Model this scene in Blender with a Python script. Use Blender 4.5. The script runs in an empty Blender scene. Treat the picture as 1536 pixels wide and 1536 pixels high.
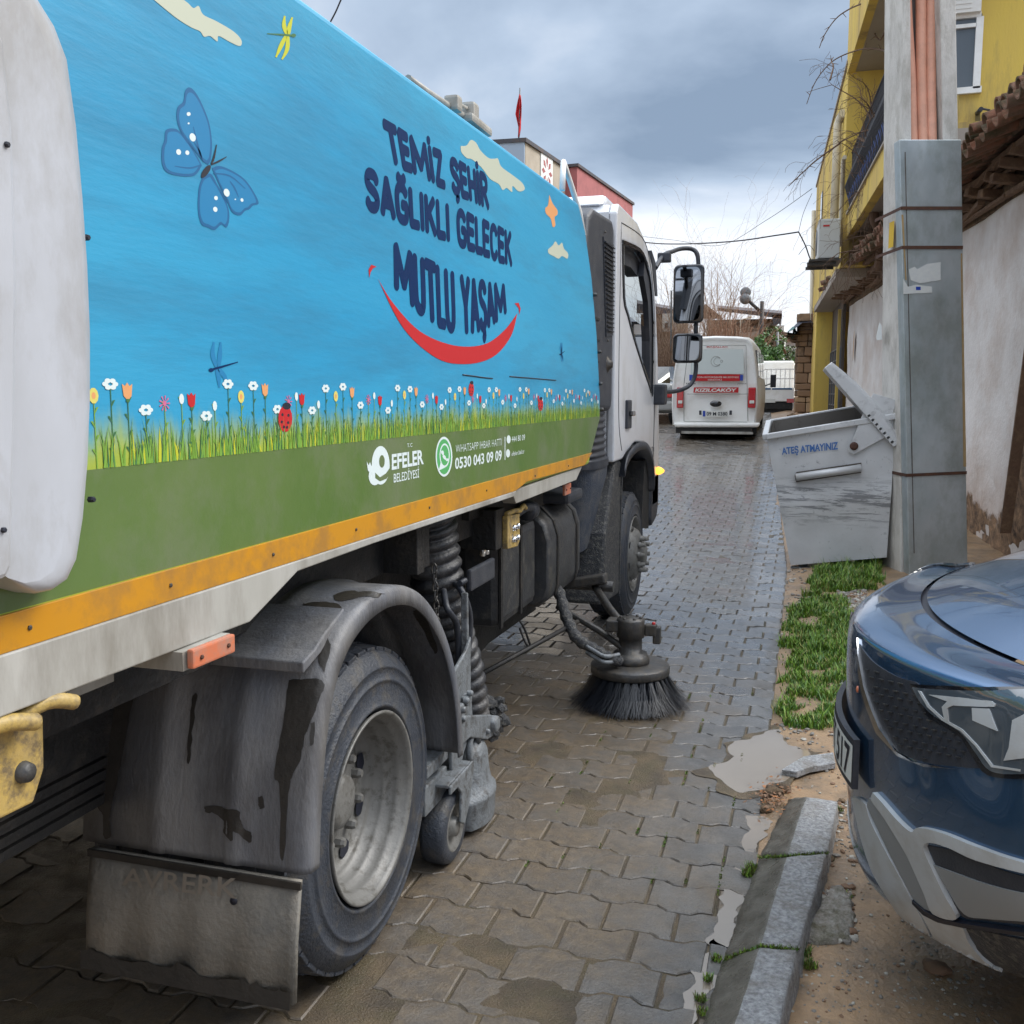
import bpy, bmesh, math, random
from mathutils import Vector, Matrix, noise
from mathutils.bvhtree import BVHTree
R_ = math.radians
random.seed(7)
scene = bpy.context.scene
COL = scene.collection

# ------------------------------------------------------------------ camera
CAM_H = 1.6
YAW = math.atan2(440, math.hypot(176, 1450))
PITCH = math.atan2(176, 1450)
cd = bpy.data.cameras.new('camera')
cd.sensor_width = 36; cd.lens = 36 * 1450 / 1536
cd.clip_start = 0.05; cd.clip_end = 2000
cam = bpy.data.objects.new('camera', cd); COL.objects.link(cam)
cam.location = (0, 0, CAM_H)
cam.rotation_euler = (math.pi / 2 - PITCH, 0, YAW)
scene.camera = cam

# ------------------------------------------------------------------ light
SUN_EL, SUN_AZ = 42, 60          # azimuth measured clockwise from +Y
w = bpy.data.worlds.new('World'); scene.world = w; w.use_nodes = True
nt = w.node_tree; nt.nodes.clear()
def wn(t, **k):
    n = nt.nodes.new(t)
    for a, b in k.items(): setattr(n, a, b)
    return n
def math_n(op, a, b=None, c=None, tree=None):
    tr = tree or nt
    n = tr.nodes.new('ShaderNodeMath'); n.operation = op
    for i, v in enumerate((a, b, c)):
        if v is None: continue
        if hasattr(v, 'links') or hasattr(v, 'is_linked'): tr.links.new(v, n.inputs[i])
        else: n.inputs[i].default_value = v
    return n.outputs[0]
tc = wn('ShaderNodeTexCoord'); sep = wn('ShaderNodeSeparateXYZ')
nt.links.new(tc.outputs['Generated'], sep.inputs[0])
sky = wn('ShaderNodeTexSky', sky_type='NISHITA', sun_disc=False)
sky.sun_elevation = R_(SUN_EL); sky.sun_rotation = R_(SUN_AZ)
bg1 = wn('ShaderNodeBackground'); bg1.inputs[1].default_value = 0.06
nt.links.new(sky.outputs[0], bg1.inputs[0])
# cloud deck: direction projected on a flat layer overhead
zc = math_n('MAXIMUM', sep.outputs[2], 0.0)
den = math_n('ADD', zc, 0.22)
cxn = math_n('DIVIDE', sep.outputs[0], den); cyn = math_n('DIVIDE', sep.outputs[1], den)
cmb = wn('ShaderNodeCombineXYZ'); nt.links.new(cxn, cmb.inputs[0]); nt.links.new(cyn, cmb.inputs[1])
n1 = wn('ShaderNodeTexNoise'); n1.inputs['Scale'].default_value = 1.15; n1.inputs['Detail'].default_value = 7
n1.inputs['Roughness'].default_value = 0.5; n1.inputs['Distortion'].default_value = 0.25
mp = wn('ShaderNodeMapping'); mp.inputs['Location'].default_value = (9.9, 2.8, 3.3)
nt.links.new(cmb.outputs[0], mp.inputs[0]); nt.links.new(mp.outputs[0], n1.inputs['Vector'])
hz = wn('ShaderNodeMapRange'); hz.inputs['From Min'].default_value = 0.02; hz.inputs['From Max'].default_value = 0.42
hz.inputs['To Min'].default_value = 0.27; hz.inputs['To Max'].default_value = -0.06
nt.links.new(sep.outputs[2], hz.inputs[0])
val = math_n('ADD', n1.outputs[0], hz.outputs[0])
ramp = wn('ShaderNodeValToRGB'); cr = ramp.color_ramp
cr.elements[0].position = 0.36; cr.elements[0].color = (0.100, 0.134, 0.185, 1)
cr.elements[1].position = 0.84; cr.elements[1].color = (0.46, 0.465, 0.48, 1)
e = cr.elements.new(0.50); e.color = (0.190, 0.232, 0.292, 1)
e = cr.elements.new(0.66); e.color = (0.345, 0.370, 0.410, 1)
nt.links.new(val, ramp.inputs[0])
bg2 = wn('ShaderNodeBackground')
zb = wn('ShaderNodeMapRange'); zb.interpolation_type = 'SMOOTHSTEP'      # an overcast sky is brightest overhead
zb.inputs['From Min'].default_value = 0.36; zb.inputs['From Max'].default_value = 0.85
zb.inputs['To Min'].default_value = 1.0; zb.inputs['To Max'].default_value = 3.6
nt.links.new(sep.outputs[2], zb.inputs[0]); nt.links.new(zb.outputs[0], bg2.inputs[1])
zf = wn('ShaderNodeMapRange'); zf.inputs['From Min'].default_value = 0.36; zf.inputs['From Max'].default_value = 0.7
nt.links.new(sep.outputs[2], zf.inputs[0])
zm = wn('ShaderNodeMix'); zm.data_type = 'RGBA'; zm.inputs[7].default_value = (0.272, 0.288, 0.312, 1)
nt.links.new(zf.outputs[0], zm.inputs[0]); nt.links.new(ramp.outputs[0], zm.inputs[6]); nt.links.new(zm.outputs[2], bg2.inputs[0])
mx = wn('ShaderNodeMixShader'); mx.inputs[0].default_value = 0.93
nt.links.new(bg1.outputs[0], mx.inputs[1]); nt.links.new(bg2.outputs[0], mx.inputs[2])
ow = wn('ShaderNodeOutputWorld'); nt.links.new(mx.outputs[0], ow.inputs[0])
sl = bpy.data.lights.new('sun', 'SUN'); sl.energy = 1.35; sl.angle = R_(35); sl.color = (1, 0.96, 0.9)
so = bpy.data.objects.new('sun', sl); COL.objects.link(so)
sd = Vector((math.sin(R_(SUN_AZ)) * math.cos(R_(SUN_EL)), math.cos(R_(SUN_AZ)) * math.cos(R_(SUN_EL)), math.sin(R_(SUN_EL))))
so.rotation_euler = (-sd).to_track_quat('-Z', 'Y').to_euler(); so.location = (5, -5, 12)
scene.view_settings.view_transform = 'Standard'; scene.view_settings.look = 'None'
scene.view_settings.exposure = 1.45; scene.view_settings.gamma = 1

# ------------------------------------------------------------------ helpers
Rm = Matrix.Rotation(YAW, 3, 'Z') @ Matrix.Rotation(math.pi / 2 - PITCH, 3, 'X')
O = Vector((0, 0, CAM_H))
def ray(u, v): return Rm @ Vector((u - 768, -(v - 768), -1450))
def P(u, v, x=None, y=None, z=None):
    """photo point (1536 px) -> where its line of sight meets a real plane"""
    r = ray(u, v)
    t = x / r.x if x is not None else (y / r.y if y is not None else (z - CAM_H) / r.z)
    return O + r * t
def g(y):
    """height of the street: level at the truck, then climbing"""
    if y < 8: return 0.0
    if y < 13: return 0.0062 * (y - 8) ** 2
    if y < 21: return 0.155 + 0.062 * (y - 13) + 0.0018 * (y - 13) ** 2
    if y < 28: return 0.7662 + 0.045 * (y - 21)
    return 1.081 + 0.012 * (y - 28)
def gnd(u, v):
    p = P(u, v, z=0)
    for _ in range(30):
        q = P(u, v, z=g(p.y)); p = p.lerp(q, 0.5)
    return p

MATS = {}
def mat(name, col, rough=0.6, metal=0.0, col2=None, scale=6.0, amt=0.5, bump=0.0, bscale=40.0, coat=0.0,
        dirt=None, dirt_amt=0.5, dirt_scale=3.0, spec=0.5, rough2=None, stretch=None, dirt_hi=0.62, dirt_lo=0.45):
    if name in MATS: return MATS[name]
    m = bpy.data.materials.new(name); m.use_nodes = True
    t = m.node_tree; b = t.nodes['Principled BSDF']; L = t.links
    b.inputs['Base Color'].default_value = (*col, 1); b.inputs['Roughness'].default_value = rough
    b.inputs['Metallic'].default_value = metal; b.inputs['Specular IOR Level'].default_value = spec
    if coat: b.inputs['Coat Weight'].default_value = coat; b.inputs['Coat Roughness'].default_value = 0.03
    ge = t.nodes.new('ShaderNodeNewGeometry'); vec = ge.outputs['Position']
    if stretch:
        mm = t.nodes.new('ShaderNodeMapping'); mm.inputs['Scale'].default_value = stretch
        L.new(vec, mm.inputs[0]); vec = mm.outputs[0]
    def nz(s, d=5, r=0.6):
        n = t.nodes.new('ShaderNodeTexNoise'); n.inputs['Scale'].default_value = s
        n.inputs['Detail'].default_value = d; n.inputs['Roughness'].default_value = r
        L.new(vec, n.inputs['Vector']); return n.outputs[0]
    cur = None
    def mixc(a, bcol, f):
        x = t.nodes.new('ShaderNodeMix'); x.data_type = 'RGBA'
        if a is None: x.inputs[6].default_value = (*col, 1)
        else: L.new(a, x.inputs[6])
        x.inputs[7].default_value = (*bcol, 1); L.new(f, x.inputs[0]); return x.outputs[2]
    def rng(v, lo, hi, a=0., c=1.):
        r = t.nodes.new('ShaderNodeMapRange'); r.inputs[1].default_value = lo; r.inputs[2].default_value = hi
        r.inputs[3].default_value = a; r.inputs[4].default_value = c; L.new(v, r.inputs[0]); return r.outputs[0]
    if col2: cur = mixc(cur, col2, rng(nz(scale), 0.35, 0.65, 0, amt))
    if dirt:
        f = rng(nz(dirt_scale, 8, 0.7), dirt_lo, dirt_hi, 0, dirt_amt); cur = mixc(cur, dirt, f)
    if cur is not None: L.new(cur, b.inputs['Base Color'])
    if rough2 is not None: L.new(rng(nz(scale * 1.7, 6), 0.38, 0.62, rough, rough2), b.inputs['Roughness'])
    if bump:
        bp = t.nodes.new('ShaderNodeBump'); bp.inputs['Strength'].default_value = min(1, bump); bp.inputs['Distance'].default_value = 0.01 * max(1, bump)
        L.new(nz(bscale, 6), bp.inputs['Height']); L.new(bp.outputs[0], b.inputs['Normal'])
    MATS[name] = m; m['bsdf'] = 1
    return m

class MB:
    def __init__(s): s.v = []; s.f = []; s.m = []; s.sm = []
    def add(s, vs, fs, mi=0, smooth=False):
        o = len(s.v); s.v += [tuple(p) for p in vs]
        for f in fs: s.f.append([i + o for i in f]); s.m.append(mi); s.sm.append(smooth)
        return s
    def box(s, c, d, rot=None, mi=0):
        vs = [Vector((sx * d[0] / 2, sy * d[1] / 2, sz * d[2] / 2)) for sx in (-1, 1) for sy in (-1, 1) for sz in (-1, 1)]
        if rot is not None: vs = [rot @ p for p in vs]
        vs = [p + Vector(c) for p in vs]
        return s.add(vs, [(0, 1, 3, 2), (4, 6, 7, 5), (0, 4, 5, 1), (2, 3, 7, 6), (0, 2, 6, 4), (1, 5, 7, 3)], mi)
    def bb(s, a, b, mi=0):
        a = Vector(a); b = Vector(b); return s.box((a + b) / 2, [abs(b[i] - a[i]) for i in range(3)], None, mi)
    def cbox(s, c, d, r=0.01, rot=None, mi=0):
        """box with chamfered edges"""
        bm = bmesh.new(); bmesh.ops.create_cube(bm, size=1)
        for p in bm.verts: p.co = Vector((p.co.x * d[0], p.co.y * d[1], p.co.z * d[2]))
        bmesh.ops.bevel(bm, geom=bm.edges[:], offset=min(r, min(d) * 0.45), segments=2, profile=0.6, affect='EDGES')
        vs = [p.co.copy() for p in bm.verts]
        if rot is not None: vs = [rot @ p for p in vs]
        vs = [p + Vector(c) for p in vs]
        bm.verts.index_update(); fs = [[p.index for p in f.verts] for f in bm.faces]
        bm.free(); return s.add(vs, fs, mi)
    def hexa(s, b4, t4, mi=0):
        return s.add(list(b4) + list(t4), [(3, 2, 1, 0), (4, 5, 6, 7), (0, 1, 5, 4), (1, 2, 6, 5), (2, 3, 7, 6), (3, 0, 4, 7)], mi)
    def prism(s, poly, vec, mi=0, smooth=False):
        """closed polygon (3-D points) swept by a vector"""
        vec = Vector(vec); n = len(poly); a = [Vector(p) for p in poly]; b = [p + vec for p in a]
        fs = [list(range(n))[::-1], list(range(n, 2 * n))] 
        s.add(a + b, fs, mi)
        s.add(a + b, [(i, (i + 1) % n, (i + 1) % n + n, i + n) for i in range(n)], mi, smooth); return s
    def tube(s, pts, r, seg=8, mi=0, cap=True, smooth=True):
        pts = [Vector(p) for p in pts]; n = len(pts)
        rr = r if isinstance(r, (list, tuple)) else [r] * n
        vs = []; up = None
        for i, p in enumerate(pts):
            d = (pts[min(i + 1, n - 1)] - pts[max(i - 1, 0)])
            if d.length < 1e-9: d = Vector((0, 0, 1))
            d.normalize()
            if up is None:
                up = Vector((0, 0, 1)) if abs(d.z) < 0.9 else Vector((1, 0, 0))
            a = d.cross(up)
            if a.length < 1e-4: a = d.cross(Vector((0.3, 1, 0.2)))
            a.normalize(); b = a.cross(d); up = b
            for k in range(seg):
                t = 2 * math.pi * k / seg; vs.append(p + (a * math.cos(t) + b * math.sin(t)) * rr[i])
        fs = [(i * seg + k, i * seg + (k + 1) % seg, (i + 1) * seg + (k + 1) % seg, (i + 1) * seg + k) for i in range(n - 1) for k in range(seg)]
        s.add(vs, fs, mi, smooth)
        if cap: s.add([vs[k] for k in range(seg)] + vs[-seg:], [list(range(seg)), list(range(seg, 2 * seg))[::-1]], mi)
        return s
    def lathe(s, prof, c, axis='X', seg=48, mi=0, smooth=True, flip=False):
        """profile of (radius, offset along axis)"""
        c = Vector(c); ax = {'X': (Vector((1, 0, 0)), Vector((0, 1, 0)), Vector((0, 0, 1))), 'Y': (Vector((0, 1, 0)), Vector((0, 0, 1)), Vector((1, 0, 0))), 'Z': (Vector((0, 0, 1)), Vector((1, 0, 0)), Vector((0, 1, 0)))}[axis] if isinstance(axis, str) else axis
        vs = []; n = len(prof)
        for r, h in prof:
            for k in range(seg):
                t = 2 * math.pi * k / seg; vs.append(c + ax[0] * h + (ax[1] * math.cos(t) + ax[2] * math.sin(t)) * r)
        fs = [(i * seg + k, i * seg + (k + 1) % seg, (i + 1) * seg + (k + 1) % seg, (i + 1) * seg + k) for i in range(n - 1) for k in range(seg)]
        return s.add(vs, fs, mi, smooth)
    def grid(s, rows, mi=0, smooth=True, closed=False):
        h = len(rows); wd = len(rows[0]); vs = [p for r in rows for p in r]
        fs = [(i * wd + k, i * wd + (k + 1) % wd, (i + 1) * wd + (k + 1) % wd, (i + 1) * wd + k) for i in range(h - 1) for k in range(wd if closed else wd - 1)]
        return s.add(vs, fs, mi, smooth)
    def bolt(s, c, r=0.012, h=0.012, ax=(1, 0, 0), mi=0):
        c = Vector(c); a = Vector(ax).normalized(); return s.tube([c, c + a * h * 0.7, c + a * h], [r, r, r * 0.7], 6, mi, smooth=False)
    def build(s, name, mats, parent=None, bevel=0, seg=2, solid=0, recalc=True, **tags):
        me = bpy.data.meshes.new(name)
        me.from_pydata(s.v, [], s.f)
        if not isinstance(mats, (list, tuple)): mats = [mats]
        for m in mats: me.materials.append(m)
        me.polygons.foreach_set('material_index', s.m); me.polygons.foreach_set('use_smooth', s.sm)
        me.update()
        if recalc:
            bm = bmesh.new(); bm.from_mesh(me); bmesh.ops.remove_doubles(bm, verts=bm.verts, dist=1e-5)
            bmesh.ops.recalc_face_normals(bm, faces=bm.faces); bm.to_mesh(me); bm.free()
        o = bpy.data.objects.new(name, me); COL.objects.link(o)
        if solid:
            md = o.modifiers.new('solid', 'SOLIDIFY'); md.thickness = solid; md.offset = 0
        if bevel:
            md = o.modifiers.new('bevel', 'BEVEL'); md.width = bevel; md.segments = seg; md.limit_method = 'ANGLE'; md.angle_limit = R_(40)
            md.harden_normals = False
        if parent is not None: setp(o, parent)
        for k, v in tags.items(): o[k] = v
        return o
def setp(o, parent):
    o.parent = parent
    if parent.type == 'EMPTY': o.matrix_parent_inverse = Matrix.Translation(-Vector(parent.location))
def thing(name, loc, label, cat, group=None):
    o = bpy.data.objects.new(name, None); COL.objects.link(o); o.location = loc; o.empty_display_size = 0.2
    o['label'] = label; o['category'] = cat
    if group: o['group'] = group
    return o
def tag(o, label, cat, group=None):
    o['label'] = label; o['category'] = cat
    if group: o['group'] = group
    return o
def kind(o, k='structure'):
    o['kind'] = k; return o
def lerp(a, b, t): return a + (b - a) * t
def text2d(txt, offset=0.0, res=3, space=1.0):
    cu = bpy.data.curves.new('txt', 'FONT'); cu.body = txt; cu.offset = offset; cu.resolution_u = res; cu.space_character = space
    ob = bpy.data.objects.new('txt', cu); COL.objects.link(ob)
    dg = bpy.context.evaluated_depsgraph_get(); dg.update()
    me = bpy.data.meshes.new_from_object(ob.evaluated_get(dg))
    vs = [(p.co.x, p.co.y) for p in me.vertices]; fs = [list(f.vertices) for f in me.polygons]
    bpy.data.objects.remove(ob); bpy.data.curves.remove(cu); bpy.data.meshes.remove(me)
    x0 = min(p[0] for p in vs); x1 = max(p[0] for p in vs)
    return [((x - x0) / (x1 - x0), (y + offset) / (0.729 + 2 * offset)) for x, y in vs], fs
def put_text(mb, txt, tl, tr, bl, br, topmid=0, botmid=0, offset=0.0, mi=0, off=(0, 0, 0), cut=1, space=1.0):
    """letters laid on a real surface between four corner points (3-D)"""
    vs, fs = text2d(txt, offset, space=space); off = Vector(off); out = []
    for s_, t_ in vs:
        q = 4 * s_ * (1 - s_)
        up = (tl - bl).normalized()
        a = bl.lerp(br, s_) + up * botmid * q; b = tl.lerp(tr, s_) + up * topmid * q
        out.append(a + (b - a) * t_ + off)
    mb.add(out, fs, mi)
FONT = {'T': [.50, [(0, 1), (.5, 1)], [(.25, 1), (.27, 0)]], 'E': [.42, [(.03, 1), (.03, 0)], [(.03, 1), (.40, .97)], [(.03, .53), (.36, .51)], [(.03, 0), (.40, .02)]],
 'M': [.84, [(.02, 0), (.06, 1)], [(.06, 1), (.42, .22)], [(.42, .22), (.77, 1)], [(.77, 1), (.82, 0)]], 'I': [.12, [(.06, 0), (.06, 1)]], 'İ': [.12, [(.06, 0), (.06, 1)], [(.055, 1.25), (.065, 1.30)]],
 'Z': [.46, [(.03, .98), (.42, 1)], [(.42, 1), (.04, 0)], [(.04, 0), (.45, .01)]], 'H': [.48, [(.03, 0), (.03, 1)], [(.45, 0), (.45, 1)], [(.03, .5), (.45, .52)]],
 'R': [.46, [(.03, 0), (.03, 1)], [(.03, 1), (.28, .99), (.42, .86), (.40, .62), (.24, .50), (.03, .48)], [(.20, .48), (.46, 0)]], 'S': [.46, [(.43, .84), (.34, .98), (.14, .98), (.04, .82), (.10, .62), (.34, .46), (.43, .26), (.34, .05), (.14, .0), (.02, .14)]],
 'A': [.52, [(.02, 0), (.25, 1)], [(.25, 1), (.50, 0)], [(.12, .30), (.40, .30)]], 'G': [.50, [(.45, .84), (.34, .98), (.16, .98), (.04, .78), (.03, .40), (.08, .10), (.22, 0), (.40, .04), (.46, .20), (.46, .46)], [(.46, .46), (.28, .46)]],
 'L': [.38, [(.03, 1), (.03, 0)], [(.03, 0), (.38, .02)]], 'K': [.48, [(.03, 0), (.03, 1)], [(.43, 1), (.05, .45)], [(.16, .58), (.46, 0)]], 'C': [.46, [(.43, .82), (.34, .97), (.16, .98), (.04, .78), (.03, .30), (.12, .04), (.28, 0), (.43, .16)]],
 'U': [.50, [(.03, 1), (.04, .22), (.14, .02), (.34, .02), (.45, .22), (.46, 1)]], 'Y': [.50, [(.02, 1), (.25, .48)], [(.50, 1), (.25, .48)], [(.25, .48), (.25, 0)]]}
FONT['Ş'] = FONT['S'] + [[(.26, -.08), (.30, -.20), (.22, -.28)]]; FONT['Ğ'] = FONT['G'] + [[(.12, 1.28), (.20, 1.20), (.32, 1.20), (.40, 1.30)]]
def brush_text(q, txt, tl, tr, bl, br, topmid, botmid, th, lay, step=0.00006, gap=.17, normal=Vector((1, 0, 0))):
    """bold round hand lettering laid between four corner points; every stroke is its own film layer"""
    wtot = sum((FONT[c][0] if c != ' ' else .26) + gap for c in txt) - gap; x = 0; up = (tl - bl).normalized(); k = 0
    def mp(a, b):
        s_ = a / wtot; qd = 4 * s_ * (1 - s_); A = bl.lerp(br, s_) + up * botmid * qd; B_ = tl.lerp(tr, s_) + up * topmid * qd; return A + (B_ - A) * b
    for c in txt:
        if c == ' ': x += .26 + gap; continue
        for st in FONT[c][1:]:
            P3 = [mp(x + a, b) for a, b in st]
            if len(P3) > 2: P3 = spline(P3, 4)
            k += 1; off = normal * (lay + step * (k % 9)); n = len(P3); Lf, Rt = [], []
            r = th * (1.0 if len(st) > 1 else 1)
            for i, p in enumerate(P3):
                d = (P3[min(i + 1, n - 1)] - P3[max(i - 1, 0)]).normalized(); nn = d.cross(normal).normalized(); Lf.append(p + nn * r + off); Rt.append(p - nn * r + off)
            q.add(Lf + Rt, [(i, i + 1, n + i + 1, n + i) for i in range(n - 1)])
            for (p, d) in ((P3[0], (P3[0] - P3[1]).normalized()), (P3[-1], (P3[-1] - P3[-2]).normalized())):
                nn = d.cross(normal).normalized(); q.add([p + (nn * math.cos(t) + d * math.sin(t) * .75) * r + off for t in [math.pi * j / 8 for j in range(9)]], [tuple(range(9))])
        x += FONT[c][0] + gap
def spline(pts, n=8):
    pts = [Vector(p) for p in pts]; out = []
    for i in range(len(pts) - 1):
        p0 = pts[max(i - 1, 0)]; p1 = pts[i]; p2 = pts[i + 1]; p3 = pts[min(i + 2, len(pts) - 1)]
        for k in range(n):
            t = k / n
            out.append(0.5 * ((2 * p1) + (p2 - p0) * t + (2 * p0 - 5 * p1 + 4 * p2 - p3) * t * t + (3 * p1 - p0 - 3 * p2 + p3) * t ** 3))
    out.append(pts[-1]); return out
def in_poly(x, y, poly):
    c = False; n = len(poly); j = n - 1
    for i in range(n):
        if (poly[i][1] > y) != (poly[j][1] > y) and x < (poly[j][0] - poly[i][0]) * (y - poly[i][1]) / (poly[j][1] - poly[i][1]) + poly[i][0]: c = not c
        j = i
    return c
# ------------------------------------------------------------------ materials
M = {}
M['white_paint'] = mat('white_paint', (0.40, 0.42, 0.46), 0.35, col2=(0.33, 0.34, 0.36), scale=5, amt=0.6, dirt=(0.22, 0.205, 0.18), dirt_amt=0.5, dirt_scale=4, bump=0.25, bscale=9, stretch=(1, 1, 0.5))
M['cream_paint'] = mat('cream_paint', (0.39, 0.385, 0.36), 0.45, col2=(0.29, 0.285, 0.255), scale=4, amt=0.8, dirt=(0.15, 0.135, 0.11), dirt_amt=0.7, dirt_scale=3, bump=0.15, bscale=25, stretch=(1, 1, 0.3))
M['vinyl_blue'] = mat('vinyl_blue', (0.016, 0.245, 0.44), 0.42, col2=(0.036, 0.31, 0.50), scale=1.3, amt=0.8, dirt=(0.03, 0.13, 0.22), dirt_amt=0.35, dirt_scale=3.2, bump=0.10, bscale=30, stretch=(1, 0.3, 1.8))
M['vinyl_green'] = mat('vinyl_green', (0.062, 0.122, 0.020), 0.42, col2=(0.10, 0.152, 0.042), scale=1.6, amt=0.9, dirt=(0.15, 0.16, 0.115), dirt_amt=0.45, dirt_scale=2.5, bump=0.1, bscale=30)
M['stripe_yellow'] = mat('stripe_yellow', (0.47, 0.21, 0.006), 0.4, col2=(0.42, 0.20, 0.015), scale=6, amt=0.5, dirt=(0.22, 0.12, 0.04), dirt_amt=0.6, dirt_scale=9)
M['navy_ink'] = mat('navy_ink', (0.001, 0.018, 0.075), 0.55, col2=(0.002, 0.024, 0.095), scale=12, spec=0.15)
M['red_ink'] = mat('red_ink', (0.42, 0.018, 0.022), 0.5, spec=0.25)
M['cream_ink'] = mat('cream_ink', (0.42, 0.45, 0.36), 0.5)
M['white_ink'] = mat('white_ink', (0.56, 0.64, 0.64), 0.5)
M['wing_dark'] = mat('wing_dark', (0.005, 0.095, 0.235), 0.45)
M['wing_blue'] = mat('wing_blue', (0.008, 0.165, 0.35), 0.45)
M['black_ink'] = mat('black_ink', (0.008, 0.01, 0.02), 0.5)
M['leaf_ink'] = mat('leaf_ink', (0.035, 0.13, 0.045), 0.5)
M['grass_ink'] = mat('grass_ink', (0.15, 0.30, 0.035), 0.5)
M['lime_ink'] = mat('lime_ink', (0.42, 0.44, 0.02), 0.5)
M['orange_ink'] = mat('orange_ink', (0.60, 0.28, 0.11), 0.5)
M['pink_ink'] = mat('pink_ink', (0.50, 0.11, 0.24), 0.5)
M['yellow_ink'] = mat('yellow_ink', (0.56, 0.50, 0.12), 0.5)
M['whats_green'] = mat('whats_green', (0.07, 0.32, 0.10), 0.5)
M['black_plastic'] = mat('black_plastic', (0.018, 0.022, 0.032), 0.5, col2=(0.03, 0.035, 0.045), scale=12, dirt=(0.08, 0.08, 0.085), dirt_amt=0.3, dirt_scale=8, bump=0.15, bscale=150)
M['black_gloss'] = mat('black_gloss', (0.008, 0.009, 0.012), 0.12, coat=0.5)
M['chassis'] = mat('chassis_dirty', (0.007, 0.007, 0.008), 0.6, col2=(0.016, 0.015, 0.014), scale=8, dirt=(0.045, 0.038, 0.031), dirt_amt=0.5, dirt_scale=9, dirt_lo=.52, bump=0.5, bscale=60)
M['mud_black'] = mat('mud_black', (0.018, 0.020, 0.025), 0.55, col2=(0.05, 0.052, 0.055), scale=14, amt=0.8, dirt=(0.13, 0.125, 0.11), dirt_amt=0.7, dirt_scale=45, dirt_lo=.52, dirt_hi=.58, bump=1.0, bscale=120)
M['fender_grey'] = mat('fender_grey', (0.095, 0.104, 0.125), 0.40, col2=(0.165, 0.160, 0.155), scale=4, amt=0.9, dirt=(0.05, 0.048, 0.05), dirt_amt=0.6, dirt_scale=7, bump=0.35, bscale=90, stretch=(1, 1, 0.35), rough2=0.65)
M['flap'] = mat('flap_rubber', (0.22, 0.195, 0.16), 0.75, col2=(0.155, 0.145, 0.125), scale=4, amt=0.8, dirt=(0.09, 0.093, 0.09), dirt_amt=0.6, dirt_scale=5, bump=0.6, bscale=60)
M['rubber'] = mat('tyre_rubber', (0.024, 0.030, 0.042), 0.5, col2=(0.042, 0.048, 0.060), scale=10, amt=0.8, dirt=(0.075, 0.068, 0.058), dirt_amt=0.6, dirt_scale=16, dirt_lo=.5, bump=0.5, bscale=110)
M['rim'] = mat('rim_grey', (0.15, 0.148, 0.14), 0.42, col2=(0.10, 0.097, 0.09), scale=16, dirt=(0.055, 0.05, 0.04), dirt_amt=0.7, dirt_scale=24, dirt_lo=.52, bump=0.2, bscale=70)
M['galv'] = mat('galvanised_grey', (0.17, 0.185, 0.20), 0.5, metal=0.15, col2=(0.09, 0.10, 0.105), scale=14, dirt=(0.05, 0.045, 0.04), dirt_amt=0.7, dirt_scale=24, dirt_lo=.5, bump=0.5, bscale=60)
M['hose'] = mat('ribbed_hose', (0.012, 0.013, 0.017), 0.42, col2=(0.045, 0.047, 0.052), scale=9, amt=0.8, dirt=(0.12, 0.115, 0.11), dirt_amt=0.6, dirt_scale=6, dirt_lo=.5, bump=0.4, bscale=70)
M['tank'] = mat('tank_grey', (0.040, 0.043, 0.048), 0.42, metal=0.1, col2=(0.022, 0.023, 0.026), scale=6, amt=0.8, dirt=(0.085, 0.08, 0.07), dirt_amt=0.6, dirt_scale=14, dirt_lo=.5, bump=0.3, bscale=60)
M['orange_marker'] = mat('orange_marker', (0.50, 0.15, 0.075), 0.3, dirt=(0.30, 0.20, 0.16), dirt_amt=0.7, dirt_scale=20)
M['yellow_steel'] = mat('yellow_steel', (0.42, 0.29, 0.07), 0.5, col2=(0.32, 0.24, 0.13), scale=20, dirt=(0.11, 0.085, 0.06), dirt_amt=0.85, dirt_scale=30, bump=0.3)
M['bristle'] = mat('bristle', (0.006, 0.008, 0.013), 0.45, col2=(0.014, 0.017, 0.024), scale=30)
M['steel'] = mat('dark_steel', (0.060, 0.060, 0.062), 0.42, metal=0.4, col2=(0.035, 0.033, 0.03), scale=12, dirt=(0.10, 0.085, 0.065), dirt_amt=0.6, dirt_scale=20, bump=0.4)
M['mirror'] = mat('mirror_glass', (0.28, 0.30, 0.33), 0.03, metal=1.0)
M['glass_dark'] = mat('dark_glass', (0.012, 0.014, 0.016), 0.05, spec=0.8)
M['seat'] = mat('seat_cloth', (0.07, 0.08, 0.09), 0.8)
M['concrete'] = mat('concrete', (0.60, 0.58, 0.54), 0.85, col2=(0.49, 0.47, 0.44), scale=5, amt=0.9, dirt=(0.27, 0.25, 0.21), dirt_amt=0.5, dirt_scale=9, bump=0.5, bscale=90, stretch=(1, 1, 0.4))
M['concrete_shaded'] = mat('concrete_recess_shade', (0.30, 0.29, 0.29), 0.9, col2=(0.22, 0.21, 0.21), scale=5)  # same pole concrete, with the shade of the recess painted into its colour
M['zinc'] = mat('zinc_sheet', (0.52, 0.57, 0.60), 0.30, metal=0.55, col2=(0.36, 0.42, 0.44), scale=2.2, amt=0.9, dirt=(0.22, 0.25, 0.22), dirt_amt=0.5, dirt_scale=3, bump=0.05, bscale=8, rough2=0.45, stretch=(1, 1, 0.6))
M['rust'] = mat('rust_strap', (0.055, 0.025, 0.018), 0.8, col2=(0.12, 0.05, 0.02), scale=20)
M['rust_stain'] = mat('rust_stain', (0.33, 0.22, 0.09), 0.7, col2=(0.40, 0.32, 0.2), scale=20)
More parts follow.
